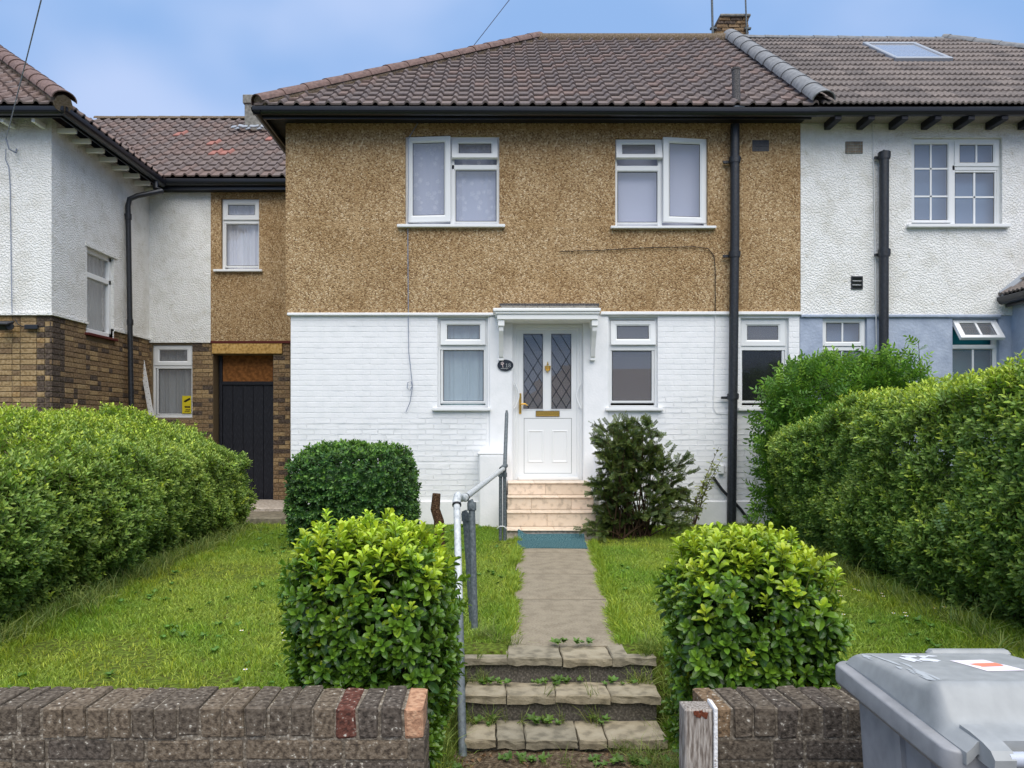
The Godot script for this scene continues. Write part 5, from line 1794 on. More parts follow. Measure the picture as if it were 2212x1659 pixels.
func make_gate_post() -> void:
	var t := thing("gate_post", P(1512, 1526, 2.6) * Vector3(1, 0, 1), "short weathered grey timber gate post with flaking white edge", "post")
	var top := PY(1532, 2.56)
	var x0 := PX(1479, 2.56); var x1 := PX(1541, 2.56)
	var mb := MB.new()
	mb.cbox(Vector3((x0 + x1) / 2, top / 2, -2.6), Vector3(x1 - x0, top, 0.085), 0.006, Basis(), 0.002, rng)
	obj("timber", mb.mesh(), M.grey_timber, t)
	mb = MB.new()
	mb.cbox(Vector3(x1 + 0.008, top / 2 + 0.003, -2.6), Vector3(0.016, top + 0.006, 0.09), 0.004, Basis(), 0.002, rng)
	obj("white_strip", mb.mesh(), M.flaked_white, t)
	mb = MB.new()
	for k in 6: mb.cbox(Vector3(lerpf(x0, x1, 0.36 + k * 0.075), top - 0.012 - 0.004 * (k % 3), -2.5565), Vector3(0.009, 0.014 + 0.006 * (k % 2), 0.004), 0.001, Basis(Vector3.FORWARD, 0.2 * (k % 3 - 1)), 0.002, rng)
	obj("rust_stain_plate", mb.mesh(), M.rust, t)

# ---------- handrail
func make_handrail() -> void:
	var t := thing("handrail", P(1000, 1640, 4.2) * Vector3(1, 0, 1), "galvanised tube handrail beside the steps and path, top rail chalky white", "handrail")
	var mb := MB.new()
	var r := 0.024
	var a0 := P(1001, 1648, 4.20)
	var a1 := P(986.5, 1082, 5.45)
	var mid := a0.lerp(a1, 0.56)
	mb.tube([a0 + Vector3(0, -0.06, 0.03), mid], r, 16)
	obj("lower_rail", mb.mesh(), M.galvanised, t)
	mb = MB.new()
	mb.tube([mid - (a1 - a0).normalized() * 0.001, a1], r * 0.985, 16)
	obj("upper_rail", mb.mesh(), M.chalky_rail, t)
	# elbow, then the level rail towards the house
	var b0 := P(1003, 1076, 5.55)
	var b1 := P(1087, 1013, 9.15)
	mb = MB.new()
	mb.tube([a1 + (a0 - a1).normalized() * 0.03, a1, a1 + Vector3(0.008, 0.035, -0.02), b0 + Vector3(-0.03, 0.004, 0.02), b0 + (b1 - b0).normalized() * 0.05], r * 1.25, 16)
	obj("elbow_joint", mb.mesh(), M.chalky_rail, t)
	mb = MB.new()
	for p in [a1 + (a0 - a1).normalized() * 0.035, b0 + (b1 - b0).normalized() * 0.055]:
		var d := (a1 - a0).normalized() if p.z > b0.z + 0.05 else (b1 - b0).normalized()
		mb.tube([p - d * 0.006, p + d * 0.006], r * 1.36, 16)
	obj("joint_collar", mb.mesh(), M.gasket, t)
	mb = MB.new()
	mb.tube([b0, b1], r, 16)
	obj("level_rail", mb.mesh(), M.chalky_rail, t)
	# end post by the house, rising along the door steps
	mb = MB.new()
	var c1 := P(1094.5, 895, 9.75)
	mb.tube([b1, b1 + Vector3(0.02, 0.03, -0.05), c1, c1 + Vector3(0.0, 0.05, -0.02)], [r, r, r * 0.95, r * 0.5], 14)
	mb.tube([b1 + Vector3(-0.02, 0, 0.03), b1 + Vector3(0.03, 0.04, -0.06)], r * 1.3, 14)
	obj("stair_rail", mb.mesh(), M.galvanised, t)
	# posts: pairs of tubes with cast clamps
	for q in [[1081.5, 1081.0, 9.2], [1090.0, 1090.5, 9.2]]:
		mb = MB.new()
		var top := P(q[0], 1018, q[2])
		var bot := Vector3(PX(q[1], q[2]), lawn_y(q[2]) - 0.05, -q[2])
		mb.tube([bot, top], 0.021, 14)
		obj("post", mb.mesh(), M.galvanised, t)
		mb = MB.new()
		mb.tube([P(q[0], 1030, q[2]), P(q[0], 1021, q[2])], 0.031, 14)
		mb.tube([P(q[0], 1021, q[2]), P(q[0] + 1, 1012, q[2])], [0.022, 0.018], 12)
		obj("clamp", mb.mesh(), M.galvanised, t)
	for q in [[1019.0, 1089.0, 1026.0, 5.5], [1006.0, 1112.0, 1022.0, 5.6]]:
		mb = MB.new()
		var top := P(q[0], q[1], q[3])
		var bz: float = 5.35 if q[1] < 1100 else 5.55
		var bot := Vector3(PX(q[2], bz), lawn_y(bz) - 0.05, -bz)
		mb.tube([bot, top], 0.024, 14)
		obj("post", mb.mesh(), M.galvanised, t)
		mb = MB.new()
		var d := (top - bot).normalized()
		mb.tube([top - d * 0.045, top + d * 0.012], 0.033, 14)
		mb.tube([top, top + Vector3(-0.012, 0.03, 0.0)], [0.022, 0.02], 12)
		mb.tube([top - d * 0.02 + Vector3(0, 0, 0.03), top - d * 0.02 + Vector3(0, 0, 0.045)], 0.010, 8)
		obj("clamp", mb.mesh(), M.galvanised, t)
	var sk := MB.new()
	var zt := 9.15
	sk.tube([P(1074, 1142, zt), P(1080, 1137, zt - 0.04), P(1088, 1137, zt - 0.04), P(1095, 1143, zt)], 0.007, 6)
	obj("cable_tie", sk.mesh(), M.cable_white, t)

func make_stump() -> void:
	var mb := MB.new()
	var z := 6.4
	var base := Vector3(PX(952, z), lawn_y(z) - 0.05, -z)
	mb.tube([base, base.lerp(P(947, 1130, z), 0.5), P(948, 1125, z), P(940, 1100, z), P(943, 1066, z)], [0.055, 0.05, 0.043, 0.04, 0.034], 9)
	mb.tube([P(941, 1112, z), P(934, 1098, z - 0.03)], [0.02, 0.012], 6)
	tag(obj("dead_branch", mb.mesh(), M.bark), "cut dead brown branch standing upright behind the bush by the wall", "branch")

# ---------- bin
func make_bin() -> void:
	var X0 := 1.075
	var W := 0.58
	var zb := 2.47; var zf := 1.80
	var rim := EYE - 0.75
	var t := thing("wheelie_bin", Vector3(X0 + W / 2, 0, -(zb + zf) / 2), "large grey plastic wheelie bin with scuffed lid and a white sticker", "bin")
	# body: tapering, rounded corners
	var mb := MB.new()
	var rows := []
	for k in 9:
		var v := k / 8.0
		var y := lerpf(0.10, rim - 0.01, v)
		var ins := lerpf(0.055, 0.0, v)
		var insf := lerpf(0.14, 0.0, v)
		rows.append(rounded(X0 + 0.045 + ins, X0 + W - 0.045 - ins, -zb + 0.035 + ins * 0.3, -zf - 0.07 - insf, y, 0.05))
	for q in rows[8].size(): rows[8][q].y = rim_y(rows[8][q].z, zb, zf, rim) - 0.02
	mb.grid(rows, true)
	mb.face(rows[0], Vector3(X0 + W / 2, 1, -2.1))
	obj("body", mb.mesh(), M.bin_plastic, t)
	mb = MB.new()   # strengthening ribs on the side
	for z in [2.14, 1.99]:
		mb.hexa([Vector3(X0 + 0.032, rim - 0.06, -z - 0.016), Vector3(X0 + 0.032, rim - 0.06, -z + 0.016), Vector3(X0 + 0.06, rim - 0.06, -z + 0.016), Vector3(X0 + 0.06, rim - 0.06, -z - 0.016),
			Vector3(X0 + 0.048, rim - 0.26, -z - 0.014), Vector3(X0 + 0.048, rim - 0.26, -z + 0.014), Vector3(X0 + 0.08, rim - 0.26, -z + 0.014), Vector3(X0 + 0.08, rim - 0.26, -z - 0.014)])
	obj("rib", mb.mesh(), M.bin_plastic, t)
	# rim: a deep lip that dips and rounds at the front
	mb = MB.new()
	var prof := [[0.04, -0.012], [0.0, -0.012], [-0.004, 0.0], [-0.004, 0.042], [0.002, 0.05], [0.05, 0.05]]
	rows = []
	for q in prof:
		var loop := rounded(X0 + q[0], X0 + W - q[0], -zb + q[0], -zf - 0.03 - q[0], 0.0, 0.045)
		for k in loop.size(): loop[k].y = rim_y(loop[k].z, zb, zf, rim) - 0.045 + q[1]
		rows.append(loop)
	mb.grid(rows, true)
	obj("rim", mb.mesh(), M.bin_plastic, t)
	# lid: shallow dome, steep shoulders, front slope
	mb = MB.new()
	rows = []
	var nz := 44; var nx := 40
	for j in nz + 1:
		var r := []
		for i in nx + 1:
			var u := i / float(nx)
			var v := j / float(nz)
			r.append(lid_point(u, v, X0, W, zb, zf, rim))
		rows.append(r)
	mb.grid(rows)
	for j in nz:   # skirt
		for e in [0, nx]:
			var a: Vector3 = rows[j][e]; var b: Vector3 = rows[j + 1][e]
			mb.quad(a, b, b + Vector3.DOWN * 0.03, a + Vector3.DOWN * 0.03)
	for i in nx:
		mb.quad(rows[nz][i], rows[nz][i + 1], rows[nz][i + 1] + Vector3.DOWN * 0.03, rows[nz][i] + Vector3.DOWN * 0.03)
	obj("lid", mb.mesh(), M.bin_lid, t)
	# front handle bar between two lugs
	var rf := rim - 0.012
	mb = MB.new()
	for x in [X0 + 0.085, X0 + W - 0.085]:
		var poly := PackedVector2Array([Vector2(-zf - 0.09, rf + 0.035), Vector2(-zf - 0.05, rf + 0.034), Vector2(-zf + 0.0, rf + 0.028), Vector2(-zf + 0.03, rf + 0.02), Vector2(-zf + 0.046, rf + 0.004), Vector2(-zf + 0.044, rf - 0.014), Vector2(-zf + 0.03, rf - 0.022), Vector2(-zf - 0.01, rf - 0.02), Vector2(-zf - 0.09, rf - 0.005)])
		mb.prism(poly, Transform3D(Basis(Vector3(0, 0, 1), Vector3(0, 1, 0), Vector3(1, 0, 0)), Vector3(x - 0.025, 0, 0)), 0.05)
	obj("handle_lug", mb.mesh(), M.bin_lid, t)
	mb = MB.new()
	mb.tube([Vector3(X0 + 0.10, rf + 0.0, -zf + 0.028), Vector3(X0 + W - 0.10, rf + 0.0, -zf + 0.028)], 0.017, 14)
	obj("handle_bar", mb.mesh(), M.bin_rod, t)
	mb = MB.new()
	mb.cbox(Vector3(X0 + W * 0.72, rim + 0.032, -zb + 0.03), Vector3(0.26, 0.035, 0.04), 0.010)
	obj("hinge_bar", mb.mesh(), M.bin_lid, t)
	for x in [X0 + 0.06, X0 + W - 0.06]:
		mb = MB.new()
		mb.tube([Vector3(x - 0.03, 0.10, -zb - 0.02), Vector3(x + 0.03, 0.10, -zb - 0.02)], 0.10, 20)
		obj("wheel", mb.mesh(), M.black_plastic, t)
	# things on the lid: painted marks, sticker, dried white splashes
	mb = MB.new()
	for b in [[0.235, 0.225, 0.030, 0.060], [0.265, 0.215, 0.018, 0.075], [0.345, 0.235, 0.055, 0.042], [0.30, 0.14, 0.05, 0.034], [0.37, 0.145, 0.030, 0.030], [0.43, 0.135, 0.030, 0.022]]:
		lid_blob(mb, b[0], b[1], b[2], b[3], X0, W, zb, zf, rim, 0.0015)
	obj("painted_mark", mb.mesh(), M.bin_white, t)
	mb = MB.new()
	lid_quad(mb, [[0.45, 0.255], [0.66, 0.235], [0.72, 0.46], [0.50, 0.475]], X0, W, zb, zf, rim, 0.0012)
	obj("sticker", mb.mesh(), M.sticker, t)
	mb = MB.new()
	lid_quad(mb, [[0.505, 0.33], [0.665, 0.315], [0.68, 0.375], [0.525, 0.395]], X0, W, zb, zf, rim, 0.0022)
	obj("sticker_print", mb.mesh(), M.sticker_red, t)
	# scrapes of dried white paint along the shoulder
	mb = MB.new()
	var r2 := RandomNumberGenerator.new()
	r2.seed = 77
	for k in 46:
		var v := 0.10 + 0.60 * pow(r2.randf(), 0.8)
		var u := 0.035 + 0.05 * (r2.randf() + r2.randf()) + v * 0.05
		if fn.get_noise_2d(u * 900.0, v * 260.0) < -0.06: continue
		lid_blob(mb, u, v, r2.randf_range(0.004, 0.013), r2.randf_range(0.02, 0.075), X0, W, zb, zf, rim, 0.0010 + 0.000008 * k)
	obj("paint_scrape", mb.mesh(), M.bin_scrape, t)
func rounded(x0: float, x1: float, z0: float, z1: float, y: float, r: float) -> Array:
	var o := []
	var cs := [[x1 - r, z1 - r, 0.0], [x0 + r, z1 - r, PI / 2], [x0 + r, z0 + r, PI], [x1 - r, z0 + r, PI * 1.5]]
	for c in cs:
		for k in 6:
			var a: float = c[2] + PI / 2 * k / 5.0
			o.append(Vector3(c[0] + cos(a) * r, y, c[1] + sin(a) * r))
	return o
func rim_y(z: float, zb: float, zf: float, rim: float) -> float:
	return rim - 0.022 * smooth(0.25, 1.0, (z + zb) / (zb - zf))
func lid_point(u: float, v: float, X0: float, W: float, zb: float, zf: float, rim: float) -> Vector3:
	var x := X0 + 0.030 + (W - 0.060) * u
	var z := lerpf(-zb + 0.03, -zf - 0.012, v)
	var e := minf(u, 1.0 - u)
	var side := sqrt(clampf(1.0 - pow(1.0 - clampf(e / 0.10, 0.0, 1.0), 2.4), 0.0, 1.0))
	var back := smooth(-0.05, 0.04, v)
	var front := 1.0 - smooth(0.70, 0.86, v)
	var h := lerpf(0.034, 0.088, clampf(v / 0.70, 0.0, 1.0)) * side * back * front
	h += 0.028 * smooth(0.0, 0.06, e) * smooth(0.6, 0.8, v) + 0.004
	# shallow grooves along the lid
	for g in [0.36, 0.52, 0.68, 0.84]:
		h -= 0.0022 * exp(-pow((u - g) / 0.006, 2.0)) * smooth(0.02, 0.1, v)
	return Vector3(x, rim_y(z, zb, zf, rim) + 0.004 + h, z)
func lid_quad(mb: MB, c: Array, X0: float, W: float, zb: float, zf: float, rim: float, lift: float) -> void:
	var rows := []
	for j in 9:
		var r := []
		for i in 9:
			var s := i / 8.0; var t := j / 8.0
			var u: float = lerpf(lerpf(c[0][0], c[1][0], s), lerpf(c[3][0], c[2][0], s), t)
			var v: float = lerpf(lerpf(c[0][1], c[1][1], s), lerpf(c[3][1], c[2][1], s), t)
			r.append(lid_point(u, v, X0, W, zb, zf, rim) + Vector3.UP * lift)
		rows.append(r)
	mb.grid(rows)
func lid_blob(mb: MB, u: float, v: float, ru: float, rv: float, X0: float, W: float, zb: float, zf: float, rim: float, lift: float) -> void:
	var c := lid_point(u, v, X0, W, zb, zf, rim) + Vector3.UP * lift
	var prev := Vector3.ZERO
	for k in 11:
		var a := TAU * k / 10.0
		var w := 1.0 + 0.18 * sin(a * 3.0 + u * 90.0)
		var p := lid_point(u + cos(a) * ru * w, v + sin(a) * rv * w, X0, W, zb, zf, rim) + Vector3.UP * lift
		if k > 0: mb.tri(c, p, prev)
		prev = p

# ---------- small things on the houses
func make_small_things() -> void:
	# oval house sign
	var z := 10.66
	var t := thing("house_sign", P(1091.5, 789, z), "black oval house number plaque on the white wall beside the door", "sign")
	var mb := MB.new()
	var poly := PackedVector2Array()
	for k in 40: poly.append(Vector2(cos(TAU * k / 40.0) * 0.112, sin(TAU * k / 40.0) * 0.078))
	mb.prism(poly, Transform3D(Basis(), P(1091.7, 789, z) - Vector3(0, 0, 0.03)), 0.03)
	obj("plate", mb.mesh(), M.sign_black, t)
	var tm := TextMesh.new()
	var f := SystemFont.new()
	f.font_names = PackedStringArray(["Droid Serif"])
	tm.font = f
	tm.text = "18"
	tm.font_size = 64
	tm.pixel_size = 0.0011
	tm.depth = 0.002
	obj("numeral", tm, M.sign_print, t, Transform3D(Basis(), P(1097.5, 789.5, z - 0.002)))
	mb = MB.new()
	for k in 5:
		var a := TAU * k / 5.0
		mb.cbox(P(1085 + cos(a) * 2.2, 785 + sin(a) * 2.6, z - 0.002), Vector3(0.018, 0.016, 0.003), 0.001, Basis(Vector3.BACK, a))
	mb.cbox(P(1086, 791, z - 0.002), Vector3(0.008, 0.04, 0.003), 0.001, Basis(Vector3.BACK, 0.2))
	obj("flower_motif", mb.mesh(), M.sign_flower, t)
	mb = MB.new()
	var pts := []
	for k in 23: pts.append(P(1081.5 + k * 0.75, 796.0 + 1.0 * sin(k * 1.25) + (0.8 if k % 7 == 3 else 0.0), z - 0.002))
	mb.tube(pts, 0.0032, 5)
	obj("script_line", mb.mesh(), M.sign_print, t)
	# yellow warning card behind the lower link window
	var zl := 13.6 + 0.045
	t = thing("warning_sign", P(403, 880, zl), "small yellow warning card in the corner of the net curtained window", "sign")
	mb = MB.new()
	var q := rect([393.5, 855, 413, 893], zl)
	mb.cbox(Vector3((q[0] + q[2]) / 2, (q[1] + q[3]) / 2, -zl), Vector3(q[2] - q[0], q[3] - q[1], 0.004), 0.001)
	obj("card", mb.mesh(), M.yellow_sign, t)
	mb = MB.new()
	mb.cbox(P(405, 864, zl - 0.004), Vector3(0.11, 0.035, 0.002), 0.0008, Basis(Vector3.BACK, 0.5))
	mb.cbox(P(400, 867, zl - 0.004), Vector3(0.05, 0.02, 0.002), 0.0008, Basis(Vector3.BACK, 0.1))
	for l in [[399, 877, 411, 881], [401, 884, 411, 886.5], [399, 888, 410, 890]]:
		var b := rect(l, zl)
		for k in 5:
			mb.box(Vector3(lerpf(b[0], b[2], (k + 0.5) / 5.0), (b[1] + b[3]) / 2, -zl + 0.0035), Vector3((b[2] - b[0]) / 5.0 - 0.004, b[3] - b[1], 0.001))
	obj("print", mb.mesh(), M.sign_ink, t)
	# white perforated strip leaning in the corner
	t = thing("perforated_strip", P(322, 890, 13.3) * Vector3(1, 0, 1) + Vector3(0, 0.4, 0), "long white perforated plastic strip leaning against the brick wall", "strip")
	mb = MB.new()
	var top := P(299, 737, 13.45)
	var bot := P(338, 960, 13.2)
	var d := (bot - top).normalized()
	var sd := Vector3(0, 0, 1).cross(d).normalized()
	mb.cbox((top + bot) / 2, Vector3(0.085, top.distance_to(bot), 0.02), 0.004, Basis(sd, -d, sd.cross(-d)))
	obj("strip", mb.mesh(), M.plank_white, t)
	mb = MB.new()
	for k in 34:
		var p := top.lerp(bot, (k + 0.5) / 34.0) + sd * (0.018 if k % 2 else -0.018)
		mb.tube([p + Vector3(0, 0, 0.0085), p + Vector3(0, 0, 0.0118)], 0.008, 6)
	obj("perforation", mb.mesh(), M.cement_grey, t)
	# floodlight and its junction box
	t = thing("floodlight", P(12, 700, 10.5), "black security floodlight fixed to the yellow brick wall", "lamp")
	mb = MB.new()
	mb.cbox(P(8, 698, 10.42), Vector3(0.20, 0.035, 0.16), 0.01, Basis(Vector3.RIGHT, 0.3))
	mb.cbox(P(6, 706, 10.46), Vector3(0.17, 0.09, 0.10), 0.02, Basis(Vector3.RIGHT, 0.4))
	obj("lamp_head", mb.mesh(), M.security_black, t)
	mb = MB.new()
	mb.tube([P(21, 705, 10.42), P(22, 705, 10.52)], [0.045, 0.05], 14)
	mb.tube([P(14, 706, 10.5), P(14, 706, 10.6)], 0.025, 10)
	obj("sensor", mb.mesh(), M.security_black, t)
	mb = MB.new()
	mb.cbox(P(68, 706.5, 10.57), Vector3(0.18, 0.065, 0.05), 0.008)
	mb.tube([P(33, 690, 10.58), P(38, 700, 10.58), P(52, 706, 10.57)], 0.006, 6)
	mb.tube([P(83, 707, 10.57), P(114, 705, 10.58)], 0.005, 6)
	obj("junction_box", mb.mesh(), M.security_black, t)
	# overhead lines
	mb = MB.new()
	var a := P(13, 300, 10.42); var b := P(191, -420, 5.0)
	pts = []
	for k in 13: pts.append(a.lerp(b, k / 12.0) + Vector3.DOWN * 0.03 * sin(PI * k / 12.0))
	mb.tube(pts, 0.0065, 6)
	tag(obj("overhead_cable", mb.mesh(), M.cable_grey), "thin overhead cable coming down to the white roughcast house", "cable")
	mb = MB.new()
	a = P(1000, 128, 14.6); b = P(1420, -420, 8.0)
	pts = []
	for k in 13: pts.append(a.lerp(b, k / 12.0) + Vector3.DOWN * 0.02 * sin(PI * k / 12.0))
	mb.tube(pts, 0.0065, 6)
	tag(obj("overhead_cable", mb.mesh(), M.cable_grey), "thin overhead cable slanting down behind the hipped roof of the tan house", "cable")
# ---------- leaves
func leaf(mb: MB, base: Vector3, dir: Vector3, up: Vector3, ln: float, wd: float, fold: float, curl: float, col: Color) -> void:
	# pointed oval, folded along the midrib, tip curling down
	mb.col = col
	var d := dir.normalized()
	var s := d.cross(up).normalized()
	var u := s.cross(d).normalized()
	var mid := [base, base + d * ln * 0.35 + u * curl * ln * 0.10, base + d * ln * 0.70 + u * curl * ln * 0.06, base + d * ln - u * curl * ln * 0.16]
	var w := [0.06, 1.0, 0.72, 0.0]
	var L := []; var R := []
	for k in 4:
		L.append(mid[k] - s * wd * 0.5 * w[k] + u * fold * wd * w[k])
		R.append(mid[k] + s * wd * 0.5 * w[k] + u * fold * wd * w[k])
	for k in 3:
		if k < 2:
			mb.quad(mid[k], mid[k + 1], L[k + 1], L[k])
			mb.quad(mid[k], R[k], R[k + 1], mid[k + 1])
		else:
			mb.tri(mid[2], mid[3], L[2])
			mb.tri(mid[2], R[2], mid[3])
func leaf_small(mb: MB, base: Vector3, dir: Vector3, up: Vector3, ln: float, wd: float, col: Color) -> void:
	mb.col = col
	var d := dir.normalized()
	var s := d.cross(up).normalized()
	var u := s.cross(d).normalized()
	var m := base + d * ln * 0.5 - u * wd * 0.12
	var tip := base + d * ln - u * ln * 0.08
	var l0 := base + d * ln * 0.30 - s * wd * 0.48; var l1 := base + d * ln * 0.70 - s * wd * 0.40
	var r0 := base + d * ln * 0.30 + s * wd * 0.48; var r1 := base + d * ln * 0.70 + s * wd * 0.40
	mb.tri(base, m, l0); mb.tri(l0, m, l1); mb.tri(l1, m, tip)
	mb.tri(base, r0, m); mb.tri(r0, r1, m); mb.tri(r1, tip, m)
func vary(r: RandomNumberGenerator, c: Color, amt: float) -> Color:
	var k := 1.0 + r.randf_range(-amt, amt)
	var h := r.randf_range(-amt, amt) * 0.4
	return Color(c.r * k * (1.0 + h), c.g * k, c.b * k * (1.0 - h))
# a twig pointing along +Y with opposite leaves
func twig_mesh(sd: int, n: int, gap: float, ln: float, wd: float, old: Color, young: Color, droop := 0.15, stalk := 0.002) -> ArrayMesh:
	var r := RandomNumberGenerator.new()
	r.seed = sd
	var mb := MB.new()
	mb.col = lin(92, 84, 50)
	mb.tube([Vector3.ZERO, Vector3(0.003, n * gap * 0.5, 0.002), Vector3(0, n * gap, 0)], [stalk, stalk * 0.8, stalk * 0.5], 4, false)
	var turn := r.randf() * TAU
	for k in n:
		var t := (k + 0.5) / n
		var c := old.lerp(young, smooth(0.55, 1.0, t) * r.randf_range(0.6, 1.0))
		for sgn in [0.0, PI]:
			var a: float = turn + sgn + r.randf_range(-0.3, 0.3)
			var el := lerpf(0.25, 0.95, t) + r.randf_range(-0.2, 0.2)
			var d := Vector3(cos(a) * cos(el), sin(el), sin(a) * cos(el))
			var size := ln * lerpf(1.0, 0.75, t) * r.randf_range(0.8, 1.15)
			leaf_small(mb, Vector3(0, (k + 0.6) * gap, 0), d, Vector3(0, 1, 0) + d * 0.1, size, wd * size / ln, vary(r, c, 0.18))
		turn += PI / 2 + r.randf_range(-0.3, 0.3)
	return mb.mesh()
# leaves of a glossy shoot, as placements: [transform, age]
func shoot_layout(r: RandomNumberGenerator) -> Array:
	var out := []
	var turn := r.randf() * TAU
	var n := 5
	for k in n:
		var t := k / float(n - 1)
		for sgn in [0.0, PI]:
			var a: float = turn + sgn + r.randf_range(-0.25, 0.25)
			var el := lerpf(0.10, 1.10, t) + r.randf_range(-0.15, 0.15)
			var d := Vector3(cos(a) * cos(el), sin(el), sin(a) * cos(el))
			var s := d.cross(Vector3.UP).normalized()
			var u := s.cross(d).normalized()
			var size := lerpf(1.0, 0.62, t) * r.randf_range(0.85, 1.15)
			out.append([Transform3D(Basis(s, u, -d) * Basis().scaled(Vector3.ONE * size), Vector3(0, 0.012 + t * 0.06, 0)), t])
		turn += PI / 2 + r.randf_range(-0.2, 0.2)
	return out
func glossy_leaf(mb: MB, xf: Transform3D, col: Color) -> void:
	var start := mb.v.size()
	blunt_leaf(mb, 0.060, 0.027, 0.20, col)
	for i in range(start, mb.v.size()):
		mb.v[i] = xf * mb.v[i]
		mb.n[i] = (xf.basis * mb.n[i]).normalized()
func blunt_leaf(mb: MB, ln: float, wd: float, fold: float, col: Color) -> void:   # along -Z, rounded tip
	mb.col = col
	var ts := [0.0, 0.22, 0.48, 0.74, 0.92, 1.0]
	var ws := [0.10, 0.52, 0.90, 1.0, 0.62, 0.0]
	var mid := []; var L := []; var R := []
	for k in 6:
		var m := Vector3(0, 0.10 * ln * sin(PI * ts[k]) - 0.06 * ln * ts[k] * ts[k], -ln * ts[k])
		mid.append(m)
		L.append(m + Vector3(-wd * 0.5 * ws[k], fold * wd * ws[k], 0))
		R.append(m + Vector3(wd * 0.5 * ws[k], fold * wd * ws[k], 0))
	for k in 5:
		mb.quad(mid[k], mid[k + 1], L[k + 1], L[k])
		mb.quad(mid[k], R[k], R[k + 1], mid[k + 1])
func scatter(called: String, parent: Node3D, mesh: Mesh, m: Material, placed: Array) -> MultiMeshInstance3D:
	# placed: [transform, colour]
	var mm := MultiMesh.new()
	mm.transform_format = MultiMesh.TRANSFORM_3D
	mm.use_colors = true
	mm.mesh = mesh
	mm.instance_count = placed.size()
	var buf := PackedFloat32Array()
	buf.resize(placed.size() * 16)
	var o := wpos(parent)
	var k := 0
	for p in placed:
		var b: Basis = p[0].basis
		var q: Vector3 = p[0].origin - o
		buf[k] = b.x.x; buf[k + 1] = b.y.x; buf[k + 2] = b.z.x; buf[k + 3] = q.x
		buf[k + 4] = b.x.y; buf[k + 5] = b.y.y; buf[k + 6] = b.z.y; buf[k + 7] = q.y
		buf[k + 8] = b.x.z; buf[k + 9] = b.y.z; buf[k + 10] = b.z.z; buf[k + 11] = q.z
		buf[k + 12] = p[1].r; buf[k + 13] = p[1].g; buf[k + 14] = p[1].b; buf[k + 15] = 1.0
		k += 16
	mm.buffer = buf
	var o2 := MultiMeshInstance3D.new()
	o2.name = called if parent != self else numbered(called)
	o2.multimesh = mm
	o2.material_override = m
	parent.add_child(o2, true)
	stuff(o2)
	return o2
func aim(r: RandomNumberGenerator, d: Vector3, size: float) -> Basis:
	var y := d.normalized()
	var x := y.cross(Vector3(r.randf_range(-1, 1), r.randf_range(-1, 1), r.randf_range(-1, 1))).normalized()
	return Basis(x, y, x.cross(y)).scaled(Vector3.ONE * size)

